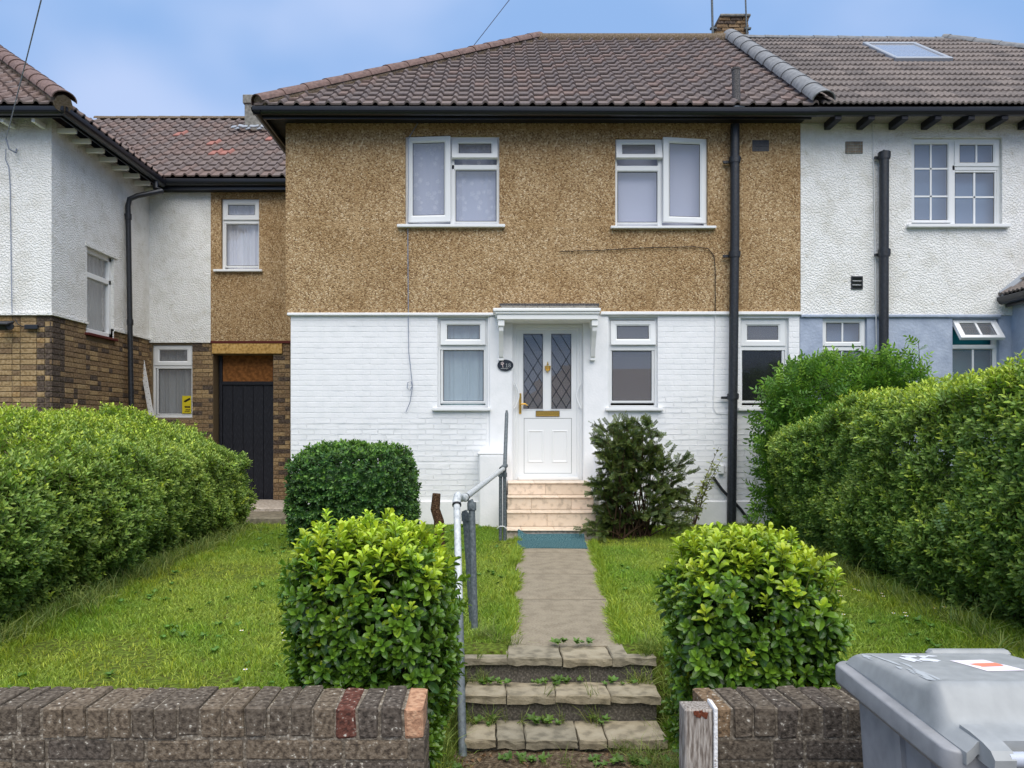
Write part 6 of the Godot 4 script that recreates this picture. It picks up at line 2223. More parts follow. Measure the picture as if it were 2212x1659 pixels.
# ---------- hedges: a clipped box of twigs. top(x, z) gives the height, face_x(z, y) the garden side
func hedge(called: String, label: String, x_face: float, x_back: float, z0: float, z1: float, low: float, top: Callable, twigs: Array, count: int, sd: int, young_at: Callable, tint: Color, tint2: Color, batter := 0.1) -> void:
	var t := thing(called, Vector3((x_face + x_back) / 2, low, -(z0 + z1) / 2), label, "hedge")
	var r := RandomNumberGenerator.new()
	r.seed = sd
	var sg := signf(x_face - x_back)
	var thick := absf(x_face - x_back)
	var h := 1.5
	var a_face := (z1 - z0) * h
	var a_top := (z1 - z0) * thick
	var a_end := thick * h
	var tot := a_face + a_top + a_end
	var lists := []
	for k in twigs.size(): lists.append([])
	for i in count:
		var pick := r.randf() * tot
		var z := 0.0; var x := 0.0; var y := 0.0
		var nrm := Vector3.UP
		var dep := minf(-log(maxf(r.randf(), 0.001)) * 0.07, 0.34)
		if pick < a_face:
			z = lerpf(z0, z1, r.randf())
			x = x_face
			var tp: float = top.call(x, z)
			y = lerpf(low, tp, pow(r.randf(), 0.9))
			nrm = Vector3(sg, 0.25, 0)
			# round off the shoulder, tuck the foot in
			x -= sg * (0.22 * pow(smooth(tp - 0.4, tp, y), 2.0) + batter * 1.8 * smooth(low + 0.55, low, y) + 0.05 * smooth(z1 - 0.5, z1, z))
			x += sg * (0.22 * fn.get_noise_3d(z * 38.0, y * 38.0, sd * 7.0) + 0.05 * fn.get_noise_3d(z * 150.0, y * 150.0, sd * 3.0))
			x -= sg * dep
		elif pick < a_face + a_top:
			z = lerpf(z0, z1, r.randf())
			x = lerpf(x_face, x_back, r.randf())
			y = top.call(x, z) + 0.12 * fn.get_noise_3d(x * 60.0, z * 60.0, sd * 5.0) - dep * 0.8
			var e := absf(x - x_face)
			y -= 0.12 * pow(smooth(0.3, 0.0, e), 2.0)
		else:
			x = lerpf(x_face - sg * 0.1, x_back, r.randf())
			z = z1 - dep + 0.12 * fn.get_noise_3d(x * 60.0, 3.0, r.randf() * 10.0)
			y = lerpf(low, top.call(x, z1), r.randf())
			nrm = Vector3(0.2 * sg, 0.2, -1)
		var d := nrm.normalized() * 0.9 + Vector3(0, 0.55, 0) + Vector3(r.randf_range(-1, 1), r.randf_range(-0.7, 0.7), r.randf_range(-1, 1)) * 0.75
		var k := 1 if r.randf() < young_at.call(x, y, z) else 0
		var c := tint.lerp(tint2, clampf(0.5 + 0.9 * fn.get_noise_3d(z * 22.0, y * 22.0, x * 22.0 + sd), 0.0, 1.0))
		if k == 1: c = Color(1, 1, 1)
		c = vary(r, c, 0.16)
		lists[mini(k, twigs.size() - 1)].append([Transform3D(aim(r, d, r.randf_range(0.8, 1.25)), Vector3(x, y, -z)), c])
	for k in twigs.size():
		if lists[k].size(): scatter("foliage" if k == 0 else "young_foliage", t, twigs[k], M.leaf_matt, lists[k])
	# stems inside
	for i in 16:
		var mb := MB.new()
		var z := lerpf(z0 + 0.2, z1 - 0.2, (i + r.randf() * 0.6) / 16.0)
		var x := lerpf(x_face, x_back, r.randf_range(0.3, 0.6))
		mb.tube([Vector3(x, low - 0.1, -z), Vector3(x + r.randf_range(-0.1, 0.1), low + 0.6, -z + r.randf_range(-0.15, 0.15)), Vector3(x + r.randf_range(-0.2, 0.2), low + 1.1, -z + r.randf_range(-0.25, 0.25))], [0.022, 0.016, 0.008], 6)
		obj("stem", mb.mesh(), M.twig, t)
	var core := MB.new()
	var rows := []
	for j in 2:
		var zz: float = z0 if j == 0 else z1 - 0.42
		var tp: float = top.call((x_face + x_back) / 2, zz) - 0.42
		var loop := [Vector3(x_face - sg * 0.42, low + 0.1, -zz), Vector3(x_face - sg * 0.42, tp - 0.12, -zz), Vector3(x_back + sg * 0.2, tp, -zz), Vector3(x_back + sg * 0.2, low + 0.1, -zz)]
		rows.append(loop)
	core.hexa(rows[0] + rows[1])
	core.c.fill(lin(118, 146, 70))
	obj("inner_foliage", core.mesh(), M.leaf_matt, t)

func make_hedges() -> void:
	var old := lin(118, 146, 70)
	var young := lin(190, 208, 80)
	var twigA := twig_mesh(1, 5, 0.020, 0.050, 0.023, old, lin(160, 184, 86))
	var twigB := twig_mesh(2, 6, 0.021, 0.046, 0.021, lin(160, 190, 68), young)
	var top_l := func(x: float, z: float) -> float:
		return EYE - 0.28 + smooth(-3.4, -4.3, x) * 0.34 - smooth(8.9, 10.2, z) * 0.12 - smooth(6.0, 4.2, z) * 0.10 + 0.10 * fn.get_noise_2d(x * 40.0, z * 40.0)
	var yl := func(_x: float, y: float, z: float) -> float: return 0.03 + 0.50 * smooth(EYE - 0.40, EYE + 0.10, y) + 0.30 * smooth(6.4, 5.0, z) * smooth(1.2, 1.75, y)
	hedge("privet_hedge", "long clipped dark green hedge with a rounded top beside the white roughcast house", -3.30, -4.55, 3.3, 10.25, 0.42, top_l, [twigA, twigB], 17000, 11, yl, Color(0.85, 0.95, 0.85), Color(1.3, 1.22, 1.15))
	var top_r := func(x: float, z: float) -> float:
		return EYE + 0.27 - smooth(6.8, 9.4, z) * 0.36 + smooth(3.5, 4.6, x) * 0.10 + 0.12 * fn.get_noise_2d(x * 40.0 + 90.0, z * 40.0)
	var yr := func(_x: float, y: float, z: float) -> float: return 0.03 + 0.62 * smooth(EYE - 0.05, EYE + 0.42, y) * (1.0 - 0.6 * smooth(7.0, 9.5, z)) + 0.05
	hedge("privet_hedge", "tall green hedge with yellow green top beside the pale blue ground floor", 3.36, 4.75, 3.0, 9.75, 0.42, top_r, [twigA, twigB], 21000, 23, yr, Color(0.85, 0.98, 0.88), Color(1.25, 1.2, 1.1), 0.12)

# ---------- rounded shrubs
func shrub_points(r: RandomNumberGenerator, c: Vector3, h: Vector3, e: float, n: int, depth: float, lumps: float, sd: float) -> Array:
	var out := []
	while out.size() < n:
		var d := Vector3(r.randfn(), r.randfn(), r.randfn()).normalized()
		var k := pow(pow(absf(d.x), e) + pow(absf(d.y), e) + pow(absf(d.z), e), -1.0 / e)
		var nn := Vector3(signf(d.x) * pow(absf(d.x), e - 1.0) / h.x, signf(d.y) * pow(absf(d.y), e - 1.0) / h.y, signf(d.z) * pow(absf(d.z), e - 1.0) / h.z).normalized()
		var dep := minf(-log(maxf(r.randf(), 0.001)) * depth, depth * 4.0)
		var q := Vector3(d.x * k * h.x, d.y * k * h.y, d.z * k * h.z)
		var bulge := lumps * fn.get_noise_3d(q.x * 110.0, q.y * 110.0, q.z * 110.0 + sd)
		out.append([c + q + nn * (bulge - dep), nn, dep])
	return out
func make_glossy_bush(label: String, c: Vector3, h: Vector3, count: int, sd: int, extra: Array) -> void:
	var t := thing("glossy_bush", Vector3(c.x, ground_y(c.x, -c.z), c.z), label, "bush", "glossy bushes flanking the garden steps")
	var r := RandomNumberGenerator.new()
	r.seed = sd
	var layouts := []
	var old_meshes := []
	var young_meshes := []
	for k in 3:
		var lay := shoot_layout(r)
		layouts.append(lay)
		for yy in 2:
			var mb := MB.new()
			mb.col = lin(96, 110, 52)
			mb.tube([Vector3(0, -0.03, 0), Vector3(0, 0.075, 0)], [0.003, 0.0015], 4, false)
			for l in lay:
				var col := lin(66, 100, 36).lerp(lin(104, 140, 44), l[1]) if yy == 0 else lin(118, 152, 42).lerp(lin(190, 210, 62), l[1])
				glossy_leaf(mb, l[0], vary(r, col, 0.16))
			(old_meshes if yy == 0 else young_meshes).append(mb.mesh())
	var lists := [[], [], [], [], [], []]
	var leaf_meshes := []
	var leaf_cols := [lin(62, 96, 34), lin(78, 114, 38), lin(104, 140, 44), lin(140, 172, 48), lin(180, 202, 58)]
	for k in 5:
		var mb := MB.new()
		glossy_leaf(mb, Transform3D(), leaf_cols[k])
		leaf_meshes.append(mb.mesh())
	var pts := shrub_points(r, c, h, 5.5, count, 0.045, 0.08, sd * 3.0)
	for e in extra: pts += shrub_points(r, e[0], e[1], 2.4, e[2], 0.05, 0.05, sd)
	var single := 0
	for p in pts:
		var nn: Vector3 = p[1]
		if p[0].y < ground_y(p[0].x, -p[0].z) - 0.02: continue
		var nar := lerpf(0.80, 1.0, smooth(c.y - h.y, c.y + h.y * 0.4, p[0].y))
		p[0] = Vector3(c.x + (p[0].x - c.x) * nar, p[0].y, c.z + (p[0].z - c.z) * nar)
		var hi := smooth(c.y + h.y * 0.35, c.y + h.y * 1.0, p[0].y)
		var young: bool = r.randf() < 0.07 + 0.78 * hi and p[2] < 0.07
		var d := nn * 0.8 + Vector3(0, 0.55, 0) + Vector3(r.randf_range(-1, 1), r.randf_range(-0.4, 0.8), r.randf_range(-1, 1)) * 0.45
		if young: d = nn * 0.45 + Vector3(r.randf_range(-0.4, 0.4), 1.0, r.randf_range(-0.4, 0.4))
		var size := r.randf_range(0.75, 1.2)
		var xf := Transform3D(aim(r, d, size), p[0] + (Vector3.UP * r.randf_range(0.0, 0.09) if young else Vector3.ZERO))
		var k := r.randi() % 3
		if single < 300 and nn.z > 0.35 and p[2] < 0.03 and absf(p[0].y - c.y) < h.y:
			for l in layouts[k]:
				if single >= 300: break
				var idx := clampi(int(l[1] * 2.4) + (2 if young else 0), 0, 4)
				obj("leaf", leaf_meshes[idx], M.leaf_gloss, t, xf * l[0])
				single += 1
			continue
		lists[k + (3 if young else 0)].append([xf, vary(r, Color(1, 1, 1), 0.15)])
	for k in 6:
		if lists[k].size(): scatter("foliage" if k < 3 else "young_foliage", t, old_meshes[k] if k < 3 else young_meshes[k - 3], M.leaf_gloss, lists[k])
	var mb := MB.new()
	for k in 9:
		var a := r.randf() * TAU
		var b0 := Vector3(c.x + cos(a) * 0.05, ground_y(c.x, -c.z) - 0.05, c.z + sin(a) * 0.05)
		mb.tube([b0, b0.lerp(c, 0.7) + Vector3(cos(a) * 0.1, 0, sin(a) * 0.1), c + Vector3(cos(a) * h.x * 0.7, h.y * 0.6, sin(a) * h.z * 0.7)], [0.02, 0.013, 0.005], 6)
	obj("stem", mb.mesh(), M.twig, t)

func make_shrubs() -> void:
	make_glossy_bush("square glossy evergreen bush with lime shoots behind the long brick wall end", Vector3(-0.545, 0.82, -3.36), Vector3(0.29, 0.45, 0.28), 1550, 31, [[Vector3(-0.36, 0.38, -3.12), Vector3(0.11, 0.38, 0.13), 220]])
	make_glossy_bush("square glossy evergreen bush with lime shoots behind the timber gate post", Vector3(1.085, 0.79, -3.36), Vector3(0.295, 0.44, 0.28), 1550, 47, [[Vector3(0.93, 0.36, -3.2), Vector3(0.12, 0.36, 0.13), 200]])
	# box shrub by the painted wall
	var c := Vector3(PX(767, 8.9), 0.98, -8.9)
	var t := thing("box_shrub", Vector3(c.x, lawn_y(8.9), c.z), "cube shaped dark green clipped shrub in front of the white painted brick", "shrub")
	var r := RandomNumberGenerator.new()
	r.seed = 5
	var tw := twig_mesh(8, 4, 0.015, 0.052, 0.026, lin(58, 98, 46), lin(92, 132, 58))
	var tw2 := twig_mesh(9, 4, 0.015, 0.050, 0.025, lin(78, 120, 52), lin(124, 162, 66))
	var list := []
	var list2 := []
	for p in shrub_points(r, c, Vector3(0.66, 0.61, 0.62), 4.6, 5600, 0.06, 0.09, 4.0):
		if p[0].y < lawn_y(8.9): continue
		var d: Vector3 = p[1] * 0.9 + Vector3(0, 0.3, 0) + Vector3(r.randf_range(-1, 1), r.randf_range(-1, 0.5), r.randf_range(-1, 1)) * 0.5
		if r.randf() < 0.10 + 0.75 * smooth(c.y + 0.35, c.y + 0.65, p[0].y): list2.append([Transform3D(aim(r, d, r.randf_range(0.8, 1.2)), p[0]), vary(r, Color(1, 1, 1), 0.15)])
		else: list.append([Transform3D(aim(r, d, r.randf_range(0.8, 1.2)), p[0]), vary(r, Color(1, 1, 1), 0.2)])
	scatter("foliage", t, tw, M.leaf_matt, list)
	scatter("young_foliage", t, tw2, M.leaf_matt, list2)
	var mb := MB.new()
	mb.cbox(c, Vector3(0.90, 0.86, 0.84), 0.2)
	mb.c.fill(lin(58, 98, 46))
	obj("inner_foliage", mb.mesh(), M.leaf_matt, t)
	mb = MB.new()
	for k in 6: mb.tube([Vector3(c.x + k * 0.06 - 0.15, 0.35, c.z), Vector3(c.x + (k - 2.5) * 0.16, 0.9, c.z + 0.1 * (k % 3 - 1))], [0.02, 0.01], 6)
	obj("stem", mb.mesh(), M.twig, t)
	make_yew()
	make_elder()
	make_sapling()

func make_yew() -> void:
	var z := 9.55
	var t := thing("yew_shrub", Vector3(PX(1375, z), lawn_y(z), -z), "dark ragged open yew shrub beside the tiled steps", "shrub")
	var r := RandomNumberGenerator.new()
	r.seed = 91
	# spray: short narrow needles in two ranks
	var spray := MB.new()
	for k in 11:
		for s in [-1.0, 1.0]:
			leaf_small(spray, Vector3(0, k * 0.009, 0), Vector3(s, 0.55, r.randf_range(-0.35, 0.35)), Vector3(0, 0, 1), 0.030, 0.008, vary(r, lin(62, 86, 42).lerp(lin(108, 126, 58), k / 11.0), 0.2))
	spray.col = lin(70, 54, 36)
	spray.tube([Vector3.ZERO, Vector3(0, 0.1, 0)], 0.0018, 4, false)
	var sm := spray.mesh()
	var list := []
	var mb := MB.new()
	var base := Vector3(PX(1372, z), lawn_y(z) - 0.03, -z)
	# limbs towards the outline of the bush
	var tips := [[1300, 955], [1310, 915], [1335, 905], [1365, 905], [1392, 912], [1410, 930], [1425, 955], [1440, 975], [1455, 1005], [1470, 1030], [1482, 1060], [1478, 1095], [1470, 1130], [1288, 1030], [1300, 1060], [1305, 1100], [1330, 1000], [1350, 960], [1385, 960], [1330, 1080], [1400, 1000], [1430, 1050], [1440, 1100], [1350, 1040], [1320, 1130], [1330, 940], [1365, 935], [1315, 1110], [1350, 1120], [1450, 1060], [1305, 935], [1320, 925], [1350, 925], [1380, 930], [1400, 945], [1300, 1140], [1335, 1150], [1310, 1045], [1340, 1060], [1360, 985]]
	for q in tips + tips:
		base = Vector3(PX(1345 + r.randf_range(-25, 60), z), lawn_y(z) - 0.03, -z + r.randf_range(-0.15, 0.15))
		var tip := P(q[0] + r.randf_range(-12, 12), q[1] + r.randf_range(-12, 12), z + r.randf_range(-0.38, 0.30))
		var mid := base.lerp(tip, 0.45) + Vector3(r.randf_range(-0.1, 0.1), 0.12, r.randf_range(-0.12, 0.12))
		var pts := []
		for k in 9:
			var s := k / 8.0
			pts.append(base.lerp(mid, s).lerp(mid.lerp(tip, s), s))
		mb.tube(pts, [0.010, 0.009, 0.008, 0.007, 0.006, 0.005, 0.004, 0.003, 0.002], 5)
		for n in 4:   # side branches
			var s := r.randf_range(0.55, 1.0)
			var p := base.lerp(mid, s).lerp(mid.lerp(tip, s), s)
			var dir := ((tip - mid).normalized() * 0.5 + Vector3(r.randf_range(-1, 1), r.randf_range(-0.7, 0.25), r.randf_range(-1, 1))).normalized()
			var ln := r.randf_range(0.10, 0.24)
			mb.tube([p, p + dir * ln * 0.5 + Vector3(0, 0.01, 0), p + dir * ln], [0.004, 0.003, 0.0015], 4)
			for j in 11:
				var pp := p + dir * ln * (0.1 + 0.95 * j / 11.0)
				var d := dir + Vector3(r.randf_range(-1, 1), r.randf_range(-0.6, 0.8), r.randf_range(-1, 1)) * 0.8
				list.append([Transform3D(aim(r, d, r.randf_range(0.7, 1.15)), pp), vary(r, Color(1, 1, 1), 0.25)])
		for j in 10:
			var pp := mid.lerp(tip, 0.35 + 0.65 * j / 9.0) + Vector3(r.randf_range(-0.05, 0.05), r.randf_range(-0.05, 0.05), r.randf_range(-0.05, 0.05))
			var d := (tip - mid).normalized() + Vector3(r.randf_range(-1, 1), r.randf_range(-0.6, 0.8), r.randf_range(-1, 1)) * 0.9
			list.append([Transform3D(aim(r, d, r.randf_range(0.7, 1.2)), pp), vary(r, Color(1, 1, 1), 0.25)])
	obj("branches", mb.mesh(), M.twig, t)
	scatter("foliage", t, sm, M.leaf_matt, list)

func make_elder() -> void:
	var t := thing("elder_shrub", Vector3(4.3, 0.42, -9.75), "leafy bright green elder shrub rising above the hedge beside the tan house", "shrub")
	var r := RandomNumberGenerator.new()
	r.seed = 61
	# compound leaf: five to seven toothed leaflets
	var meshes := []
	for v in 2:
		var mb := MB.new()
		mb.col = lin(96, 120, 60)
		mb.tube([Vector3.ZERO, Vector3(0, 0.10, 0.01), Vector3(0, 0.19, 0)], 0.0015, 4, false)
		var young := v == 1
		for k in 3:
			for s in [-1.0, 1.0]:
				var d := Vector3(s, 0.45 - k * 0.05, -0.12)
				leaf(mb, Vector3(0, 0.05 + k * 0.05, 0), d, Vector3(0, 0, 1), 0.078, 0.030, 0.12, 0.7, vary(r, lin(82, 124, 46) if not young else lin(120, 160, 58), 0.15))
		leaf(mb, Vector3(0, 0.18, 0), Vector3(0, 1, -0.15), Vector3(0, 0, 1), 0.085, 0.034, 0.12, 0.7, vary(r, lin(92, 134, 48) if not young else lin(136, 174, 62), 0.15))
		meshes.append(mb.mesh())
	var lists := [[], []]
	var lobes := [[1735, 870, 9.7, 0.36, 0.40], [1780, 850, 9.9, 0.45, 0.40], [1860, 838, 10.0, 0.42, 0.34], [1930, 835, 10.0, 0.34, 0.28], [1695, 945, 9.7, 0.28, 0.45], [1672, 1040, 9.75, 0.18, 0.45], [1682, 1105, 9.6, 0.22, 0.35], [1720, 970, 9.7, 0.36, 0.55], [1905, 795, 10.0, 0.12, 0.16], [1690, 850, 9.6, 0.14, 0.16]]
	var stems := MB.new()
	for l in lobes:
		var c := P(l[0], l[1], l[2])
		var n := int(700.0 * l[3] * (l[4] + l[3]) * 2.2)
		for p in shrub_points(r, c, Vector3(l[3], l[4], 0.36), 2.2, n, 0.07, 0.12, l[0]):
			var d: Vector3 = p[1] * 0.8 + Vector3(0, 0.35, 0.1) + Vector3(r.randf_range(-1, 1), r.randf_range(-0.8, 0.8), r.randf_range(-1, 1)) * 0.55
			lists[1 if r.randf() < 0.25 + 0.45 * smooth(2.2, 2.9, p[0].y) else 0].append([Transform3D(aim(r, d, r.randf_range(0.6, 1.0)), p[0]), vary(r, Color(1, 1, 1), 0.2)])
		var foot := Vector3(4.0 + r.randf_range(-0.4, 0.6), 0.35, -9.9)
		stems.tube([foot, foot.lerp(c, 0.5) + Vector3(r.randf_range(-0.1, 0.1), 0.1, 0), c], [0.028, 0.018, 0.008], 6)
	# tall single shoot by the drain pipe
	for k in 14:
		var s := k / 13.0
		var p := P(1990, 830, 9.9).lerp(P(1984, 738, 9.9), s)
		lists[1].append([Transform3D(aim(r, Vector3(r.randf_range(-1, 1), 0.4, r.randf_range(-0.6, 1)), 0.8), p), Color(1, 1, 1)])
	stems.tube([P(1992, 860, 9.9), P(1984, 740, 9.9)], [0.008, 0.003], 5)
	obj("stems", stems.mesh(), M.twig, t)
	scatter("foliage", t, meshes[0], M.leaf_matt, lists[0])
	scatter("young_foliage", t, meshes[1], M.leaf_matt, lists[1])
	# a paler spray growing out of the right-hand hedge
	var z := 5.75
	var at := P(2070, 1140, z)
	var s2 := thing("rose_spray", at, "pale green compound leaf spray poking out of the tall hedge", "shrub")
	var mb := MB.new()
	for k in 9:
		var a := r.randf_range(-0.9, 0.9)
		var p := P(2050 + r.randf_range(-22, 60), 1120 + r.randf_range(-30, 50), z - 0.12 + r.randf_range(-0.05, 0.05))
		mb.col = lin(110, 120, 70)
		mb.tube([Vector3(3.45, p.y - 0.05, p.z - 0.1), p], 0.002, 4, false)
		for j in 4:
			for sd in [-1.0, 1.0]:
				leaf(mb, p + Vector3(sin(a) * 0.03 * j, 0.022 * j - 0.03, 0), Vector3(sd, 0.3, 0.2), Vector3(0, 0.3, 1), 0.034, 0.017, 0.1, 0.5, vary(r, lin(122, 156, 104), 0.15))
	obj("leaves", mb.mesh(), M.leaf_matt, s2)

func make_sapling() -> void:
	var z := 10.25
	var t := thing("rose_sapling", Vector3(PX(1500, z), lawn_y(z), -z), "thin straggly sapling with few leaves between the yew and the black pipe", "plant")
	var r := RandomNumberGenerator.new()
	r.seed = 71
	var stems := MB.new()
	var leaves := MB.new()
	var base := Vector3(PX(1497, z), lawn_y(z) - 0.05, -z)
	for q in [[1553, 965, 1.0], [1562, 985, 1.0], [1545, 1000, 0.9], [1528, 1030, 0.8], [1516, 1050, 0.6], [1505, 1080, 0.6], [1485, 1100, 0.5], [1520, 1090, 0.5], [1548, 1020, 0.8]]:
		var tip := P(q[0], q[1], z + r.randf_range(-0.1, 0.1))
		var mid := base.lerp(tip, 0.55) + Vector3(-0.05, 0.03, 0)
		stems.tube([base, mid, tip], [0.008, 0.005, 0.002], 5)
		for k in 22:
			var s := lerpf(0.45, 1.0, r.randf())
			var p := base.lerp(mid, s).lerp(mid.lerp(tip, s), s) + Vector3(r.randf_range(-0.03, 0.03), r.randf_range(-0.03, 0.03), r.randf_range(-0.03, 0.03))
			leaf(leaves, p, Vector3(r.randf_range(-1, 1), r.randf_range(-0.4, 0.8), r.randf_range(-0.6, 1)), Vector3(0, 1, 0.4), r.randf_range(0.05, 0.085), 0.034, 0.1, 0.6, vary(r, lin(104, 112, 62).lerp(lin(150, 160, 80), r.randf()), 0.2))
	obj("stems", stems.mesh(), M.twig, t)
	obj("leaves", leaves.mesh(), M.leaf_matt, t)

# ---------- grass and weeds
func grass_mesh(sd: int, n: int, tall: float, lean: float, c0: Color, c1: Color, wide := 0.0032) -> ArrayMesh:
	var r := RandomNumberGenerator.new()
	r.seed = sd
	var mb := MB.new()
	for k in n:
		var a := r.randf() * TAU
		var rad := sqrt(r.randf()) * 0.035
		var b := Vector3(cos(a) * rad, -0.01, sin(a) * rad)
		var d := Vector3(r.randf_range(-1, 1), 0, r.randf_range(-1, 1)) * lean
		var h := tall * r.randf_range(0.55, 1.15)
		var s := Vector3(cos(a * 3.0), 0, sin(a * 3.0)) * wide
		mb.col = vary(r, c0.lerp(c1, r.randf()), 0.15)
		var m := b + Vector3(0, h * 0.6, 0) + d * h * 0.35
		var tp := b + Vector3(0, h * 0.9, 0) + d * h
		mb.quad(b - s, b + s, m + s * 0.8, m - s * 0.8)
		mb.tri(m - s * 0.8, m + s * 0.8, tp)
	return mb.mesh()
func on_lawn(x: float, z: float) -> bool:
	var p := path_x(z)
	if z > 5.0 and z < 9.45 and x > p[0] + 0.02 and x < p[1] - 0.02: return false
	if z < 5.04 and x > -0.30 and x < 1.04: return false
	if z > 9.3 and x > 0.08 and x < 1.5: return false
	return true
func make_grass() -> void:
	var r := RandomNumberGenerator.new()
	r.seed = 101
	var c0 := lin(100, 130, 42)
	var c1 := lin(174, 194, 80)
	var kinds := [grass_mesh(1, 12, 0.042, 0.7, c0, c1), grass_mesh(2, 12, 0.034, 1.1, c0, c1), grass_mesh(3, 10, 0.075, 0.6, lin(104, 134, 40), lin(160, 180, 60))]
	var lists := [[], [], []]
	for i in 46000:
		var x := r.randf_range(-3.75, 3.75)
		var z := 3.6 + 7.05 * pow(r.randf(), 1.15)
		if absf(x) > z * 0.70 + 0.3 or not on_lawn(x, z): continue
		if z > 10.55: continue
		var y := ground_y(x, z)
		var patch := fn.get_noise_2d(x * 26.0, z * 26.0) * 1.6
		var thin := fn.get_noise_2d(x * 14.0 + 300.0, z * 14.0)
		if thin > 0.32 and r.randf() < 0.75: continue
		var c := Color(0.78, 0.92, 0.7).lerp(Color(1.18, 1.1, 1.15), clampf(0.5 + patch, 0, 1))
		if thin > 0.2: c = c.lerp(Color(1.35, 1.12, 1.1), clampf((thin - 0.2) * 4.0, 0, 0.8))
		var p := path_x(z)
		var edge := minf(absf(x - p[0]), absf(x - p[1])) < 0.08 or absf(absf(x) - 3.3) < 0.3
		var k := 2 if (edge and r.randf() < 0.5) or r.randf() < 0.05 else r.randi() % 2
		lists[k].append([Transform3D(aim(r, Vector3(r.randf_range(-0.2, 0.2), 1, r.randf_range(-0.2, 0.2)), r.randf_range(0.75, 1.25)), Vector3(x, y, -z)), vary(r, c, 0.14)])
	for i in 1500:   # blades that lean over the edges of the path
		var z := r.randf_range(5.05, 9.3)
		var left := r.randf() < 0.5
		var pe := path_x(z)
		var x: float = pe[0] + r.randf_range(-0.05, 0.02) if left else pe[1] + r.randf_range(-0.02, 0.05)
		if fn.get_noise_2d(x * 60.0, z * 60.0) < -0.08: continue
		lists[2].append([Transform3D(aim(r, Vector3(0.5 if left else -0.5, 1, r.randf_range(-0.3, 0.3)), r.randf_range(0.6, 1.15)), Vector3(x, lawn_y(z) - 0.005, -z)), vary(r, Color(1, 1, 1), 0.15)])
	var holder := thing("grass", Vector3(0, 0.4, -6), "short green grass of the front lawn", "grass")
	holder.set_meta("kind", "stuff")
	for k in 3: scatter("blades", holder, kinds[k], M.grass_blade, lists[k])
	# long dry-tipped grass at the hedge foot, in the step joints and at the gate
	var tall := grass_mesh(4, 8, 0.20, 0.85, lin(88, 116, 48), lin(152, 162, 88), 0.0032)
	var list := []
	for i in 520:
		var z := r.randf_range(4.6, 10.0)
		var x := -3.28 + r.randf_range(-0.1, 0.28) * r.randf()
		if r.randf() < 0.32: x = 3.26 - r.randf_range(-0.08, 0.2) * r.randf()
		list.append([Transform3D(aim(r, Vector3(r.randf_range(-0.5, 0.5), 1, r.randf_range(-0.5, 0.5)), r.randf_range(0.5, 1.15)), Vector3(x, ground_y(x, z), -z)), vary(r, Color(1, 1, 1), 0.2)])
	for i in 420:
		var left := r.randf() < 0.35
		var z := r.randf_range(3.5, 4.95)
		var x := r.randf_range(-0.36, -0.2) if left else r.randf_range(0.88, 1.14)
		list.append([Transform3D(aim(r, Vector3(r.randf_range(-0.5, 0.5), 1, r.randf_range(-0.3, 0.6)), r.randf_range(0.4, 0.9)), Vector3(x, ground_y(x, z), -z)), vary(r, Color(0.95, 1.0, 0.8), 0.2)])
	for q in [[0.80, 4.15, 26], [0.86, 4.0, 24], [0.05, 4.52, 5], [0.35, 4.53, 5], [-0.12, 4.52, 12], [-0.14, 4.76, 14], [0.6, 4.53, 8], [0.86, 4.74, 12], [0.05, 5.05, 10], [-0.05, 5.15, 30], [0.72, 4.25, 10], [0.3, 4.1, 4], [0.45, 4.0, 5]]:
		for k in q[2]:
			var x: float = q[0] + r.randf_range(-0.09, 0.09)
			var z: float = q[1] + r.randf_range(-0.02, 0.02)
			var yy := 0.01 if z < 4.276 else (EYE - 1.73 if z < 4.54 else (EYE - 1.57 if z < 4.77 else lawn_y(z)))
			list.append([Transform3D(aim(r, Vector3(r.randf_range(-0.6, 0.6), 1, r.randf_range(-0.1, 0.8)), r.randf_range(0.3, 0.75)), Vector3(x, yy, -z)), vary(r, Color(1, 1, 1), 0.2)])
	var h2 := thing("long_grass", Vector3(0, 0.2, -5), "long straggly grass along hedge feet and step edges", "grass")
	h2.set_meta("kind", "stuff")
	scatter("blades", h2, tall, M.grass_blade, list)
	# small broad-leaved weeds in the joints of the steps
	var weed := MB.new()
	for k in 12:
		var a := r.randf() * TAU
		leaf(weed, Vector3(0, 0.004, 0), Vector3(cos(a), r.randf_range(0.1, 0.9), sin(a)), Vector3.UP, r.randf_range(0.022, 0.04), 0.018, 0.1, 0.4, vary(r, lin(92, 124, 48), 0.25))
	list = []
	for q in [[-0.1, 0.08, 4.765, EYE - 1.569, 7], [0.12, 0.3, 4.765, EYE - 1.569, 4], [0.35, 0.52, 4.765, EYE - 1.569, 8], [0.6, 0.85, 4.765, EYE - 1.569, 7], [0.18, 0.36, 4.535, EYE - 1.7275, 10], [0.5, 0.7, 4.535, EYE - 1.7275, 3], [-0.15, 0.0, 4.54, EYE - 1.7275, 4], [0.36, 0.66, 5.05, EYE - 1.405, 9], [0.0, 0.3, 4.2, 0.02, 10], [0.5, 0.9, 4.15, 0.02, 14], [-0.3, -0.2, 4.0, 0.05, 14]]:
		for k in q[4]:
			list.append([Transform3D(aim(r, Vector3(r.randf_range(-0.3, 0.3), 1, r.randf_range(0, 0.5)), r.randf_range(0.6, 1.3)), Vector3(lerpf(q[0], q[1], r.randf()), q[3] + r.randf_range(0, 0.02), -q[2] + r.randf_range(-0.0, 0.06))), vary(r, Color(1, 1, 1), 0.2)])
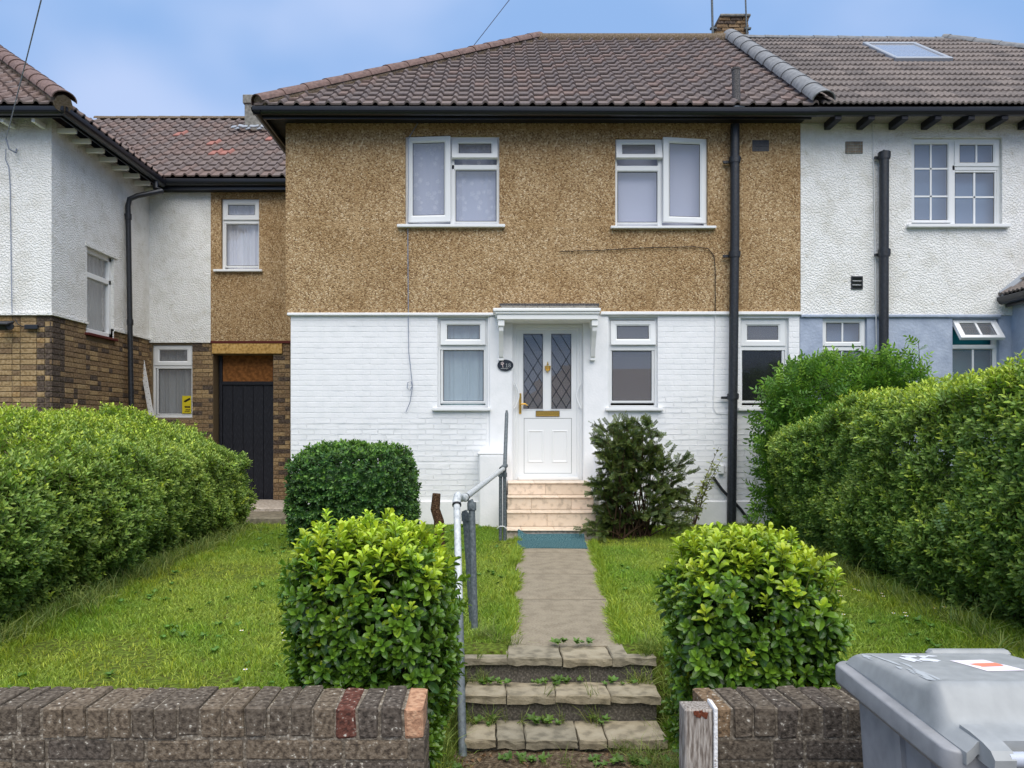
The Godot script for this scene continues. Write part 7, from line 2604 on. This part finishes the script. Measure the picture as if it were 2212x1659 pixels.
	for i in 700:
		var x := r.randf_range(-3.3, 3.3)
		var z := 3.9 + 6.4 * r.randf()
		if not on_lawn(x, z) or fn.get_noise_2d(x * 34.0 + 70.0, z * 34.0) < 0.02: continue
		list.append([Transform3D(aim(r, Vector3(r.randf_range(-0.2, 0.2), 1, r.randf_range(-0.2, 0.3)), r.randf_range(0.7, 1.5)), Vector3(x, ground_y(x, z) + 0.012, -z)), vary(r, Color(0.95, 1.1, 0.95), 0.2)])
	var h3 := thing("broadleaf_weeds", Vector3(0.3, 0.1, -4.5), "small broad-leaved weeds in the step joints and the lawn", "weeds")
	h3.set_meta("kind", "stuff")
	scatter("leaves", h3, weed.mesh(), M.leaf_matt, list)
	# dead leaves and twigs at the foot of the steps
	var dead := MB.new()
	leaf(dead, Vector3.ZERO, Vector3(0, 0.1, -1), Vector3.UP, 0.045, 0.026, 0.25, 1.2, Color(1, 1, 1))
	list = []
	for i in 130:
		var x := r.randf_range(-0.25, 0.95)
		var z := r.randf_range(3.85, 4.27)
		var c := lin(150, 120, 86).lerp(lin(110, 80, 56), r.randf())
		list.append([Transform3D(aim(r, Vector3(r.randf_range(-0.6, 0.6), 1, r.randf_range(-0.6, 0.6)), r.randf_range(0.5, 1.1)), Vector3(x, ground_y(x, z) + 0.045, -z)), c])
	var h4 := thing("leaf_litter", Vector3(0.3, 0.02, -4.1), "dead brown leaves and scraps at the foot of the stone steps", "leaf litter")
	h4.set_meta("kind", "stuff")
	scatter("dead_leaves", h4, dead.mesh(), M.leaf_matt, list)
	# daisies
	for q in [[2017, 1335], [2040, 1333], [1822, 1348], [1812, 1296], [1905, 1299], [1908, 1305], [1955, 1349], [1958, 1357], [1930, 1350], [1817, 1306], [1790, 1316], [1846, 1290], [1855, 1293], [522, 1384], [612, 1390], [614, 1405], [530, 1473]]:
		var zz := 6.0
		for it in 8: zz = (EYE - lawn_y(zz)) * F / (q[1] - VY)
		var at := P(q[0], q[1], zz)
		at.y = ground_y(at.x, zz) + 0.065
		var d := thing("daisy", at - Vector3(0, 0.065, 0), "tiny white daisy in the open lawn behind the long brick wall" if q[0] < VX else "tiny white daisy in the lawn between the tall hedge and the bin", "flower", "daisies behind the long wall" if q[0] < VX else "daisies by the tall hedge")
		var mb := MB.new()
		for k in 10:
			var a := TAU * k / 10.0
			mb.col = Color(1, 1, 1)
			leaf_small(mb, at, Vector3(cos(a), 0.15, sin(a)), Vector3.UP, 0.014, 0.009, Color(1, 1, 1))
		obj("petals", mb.mesh(), M.petal, d)
		mb = MB.new()
		mb.cbox(at + Vector3(0, 0.002, 0), Vector3(0.008, 0.005, 0.008), 0.002)
		obj("centre", mb.mesh(), M.pistil, d)
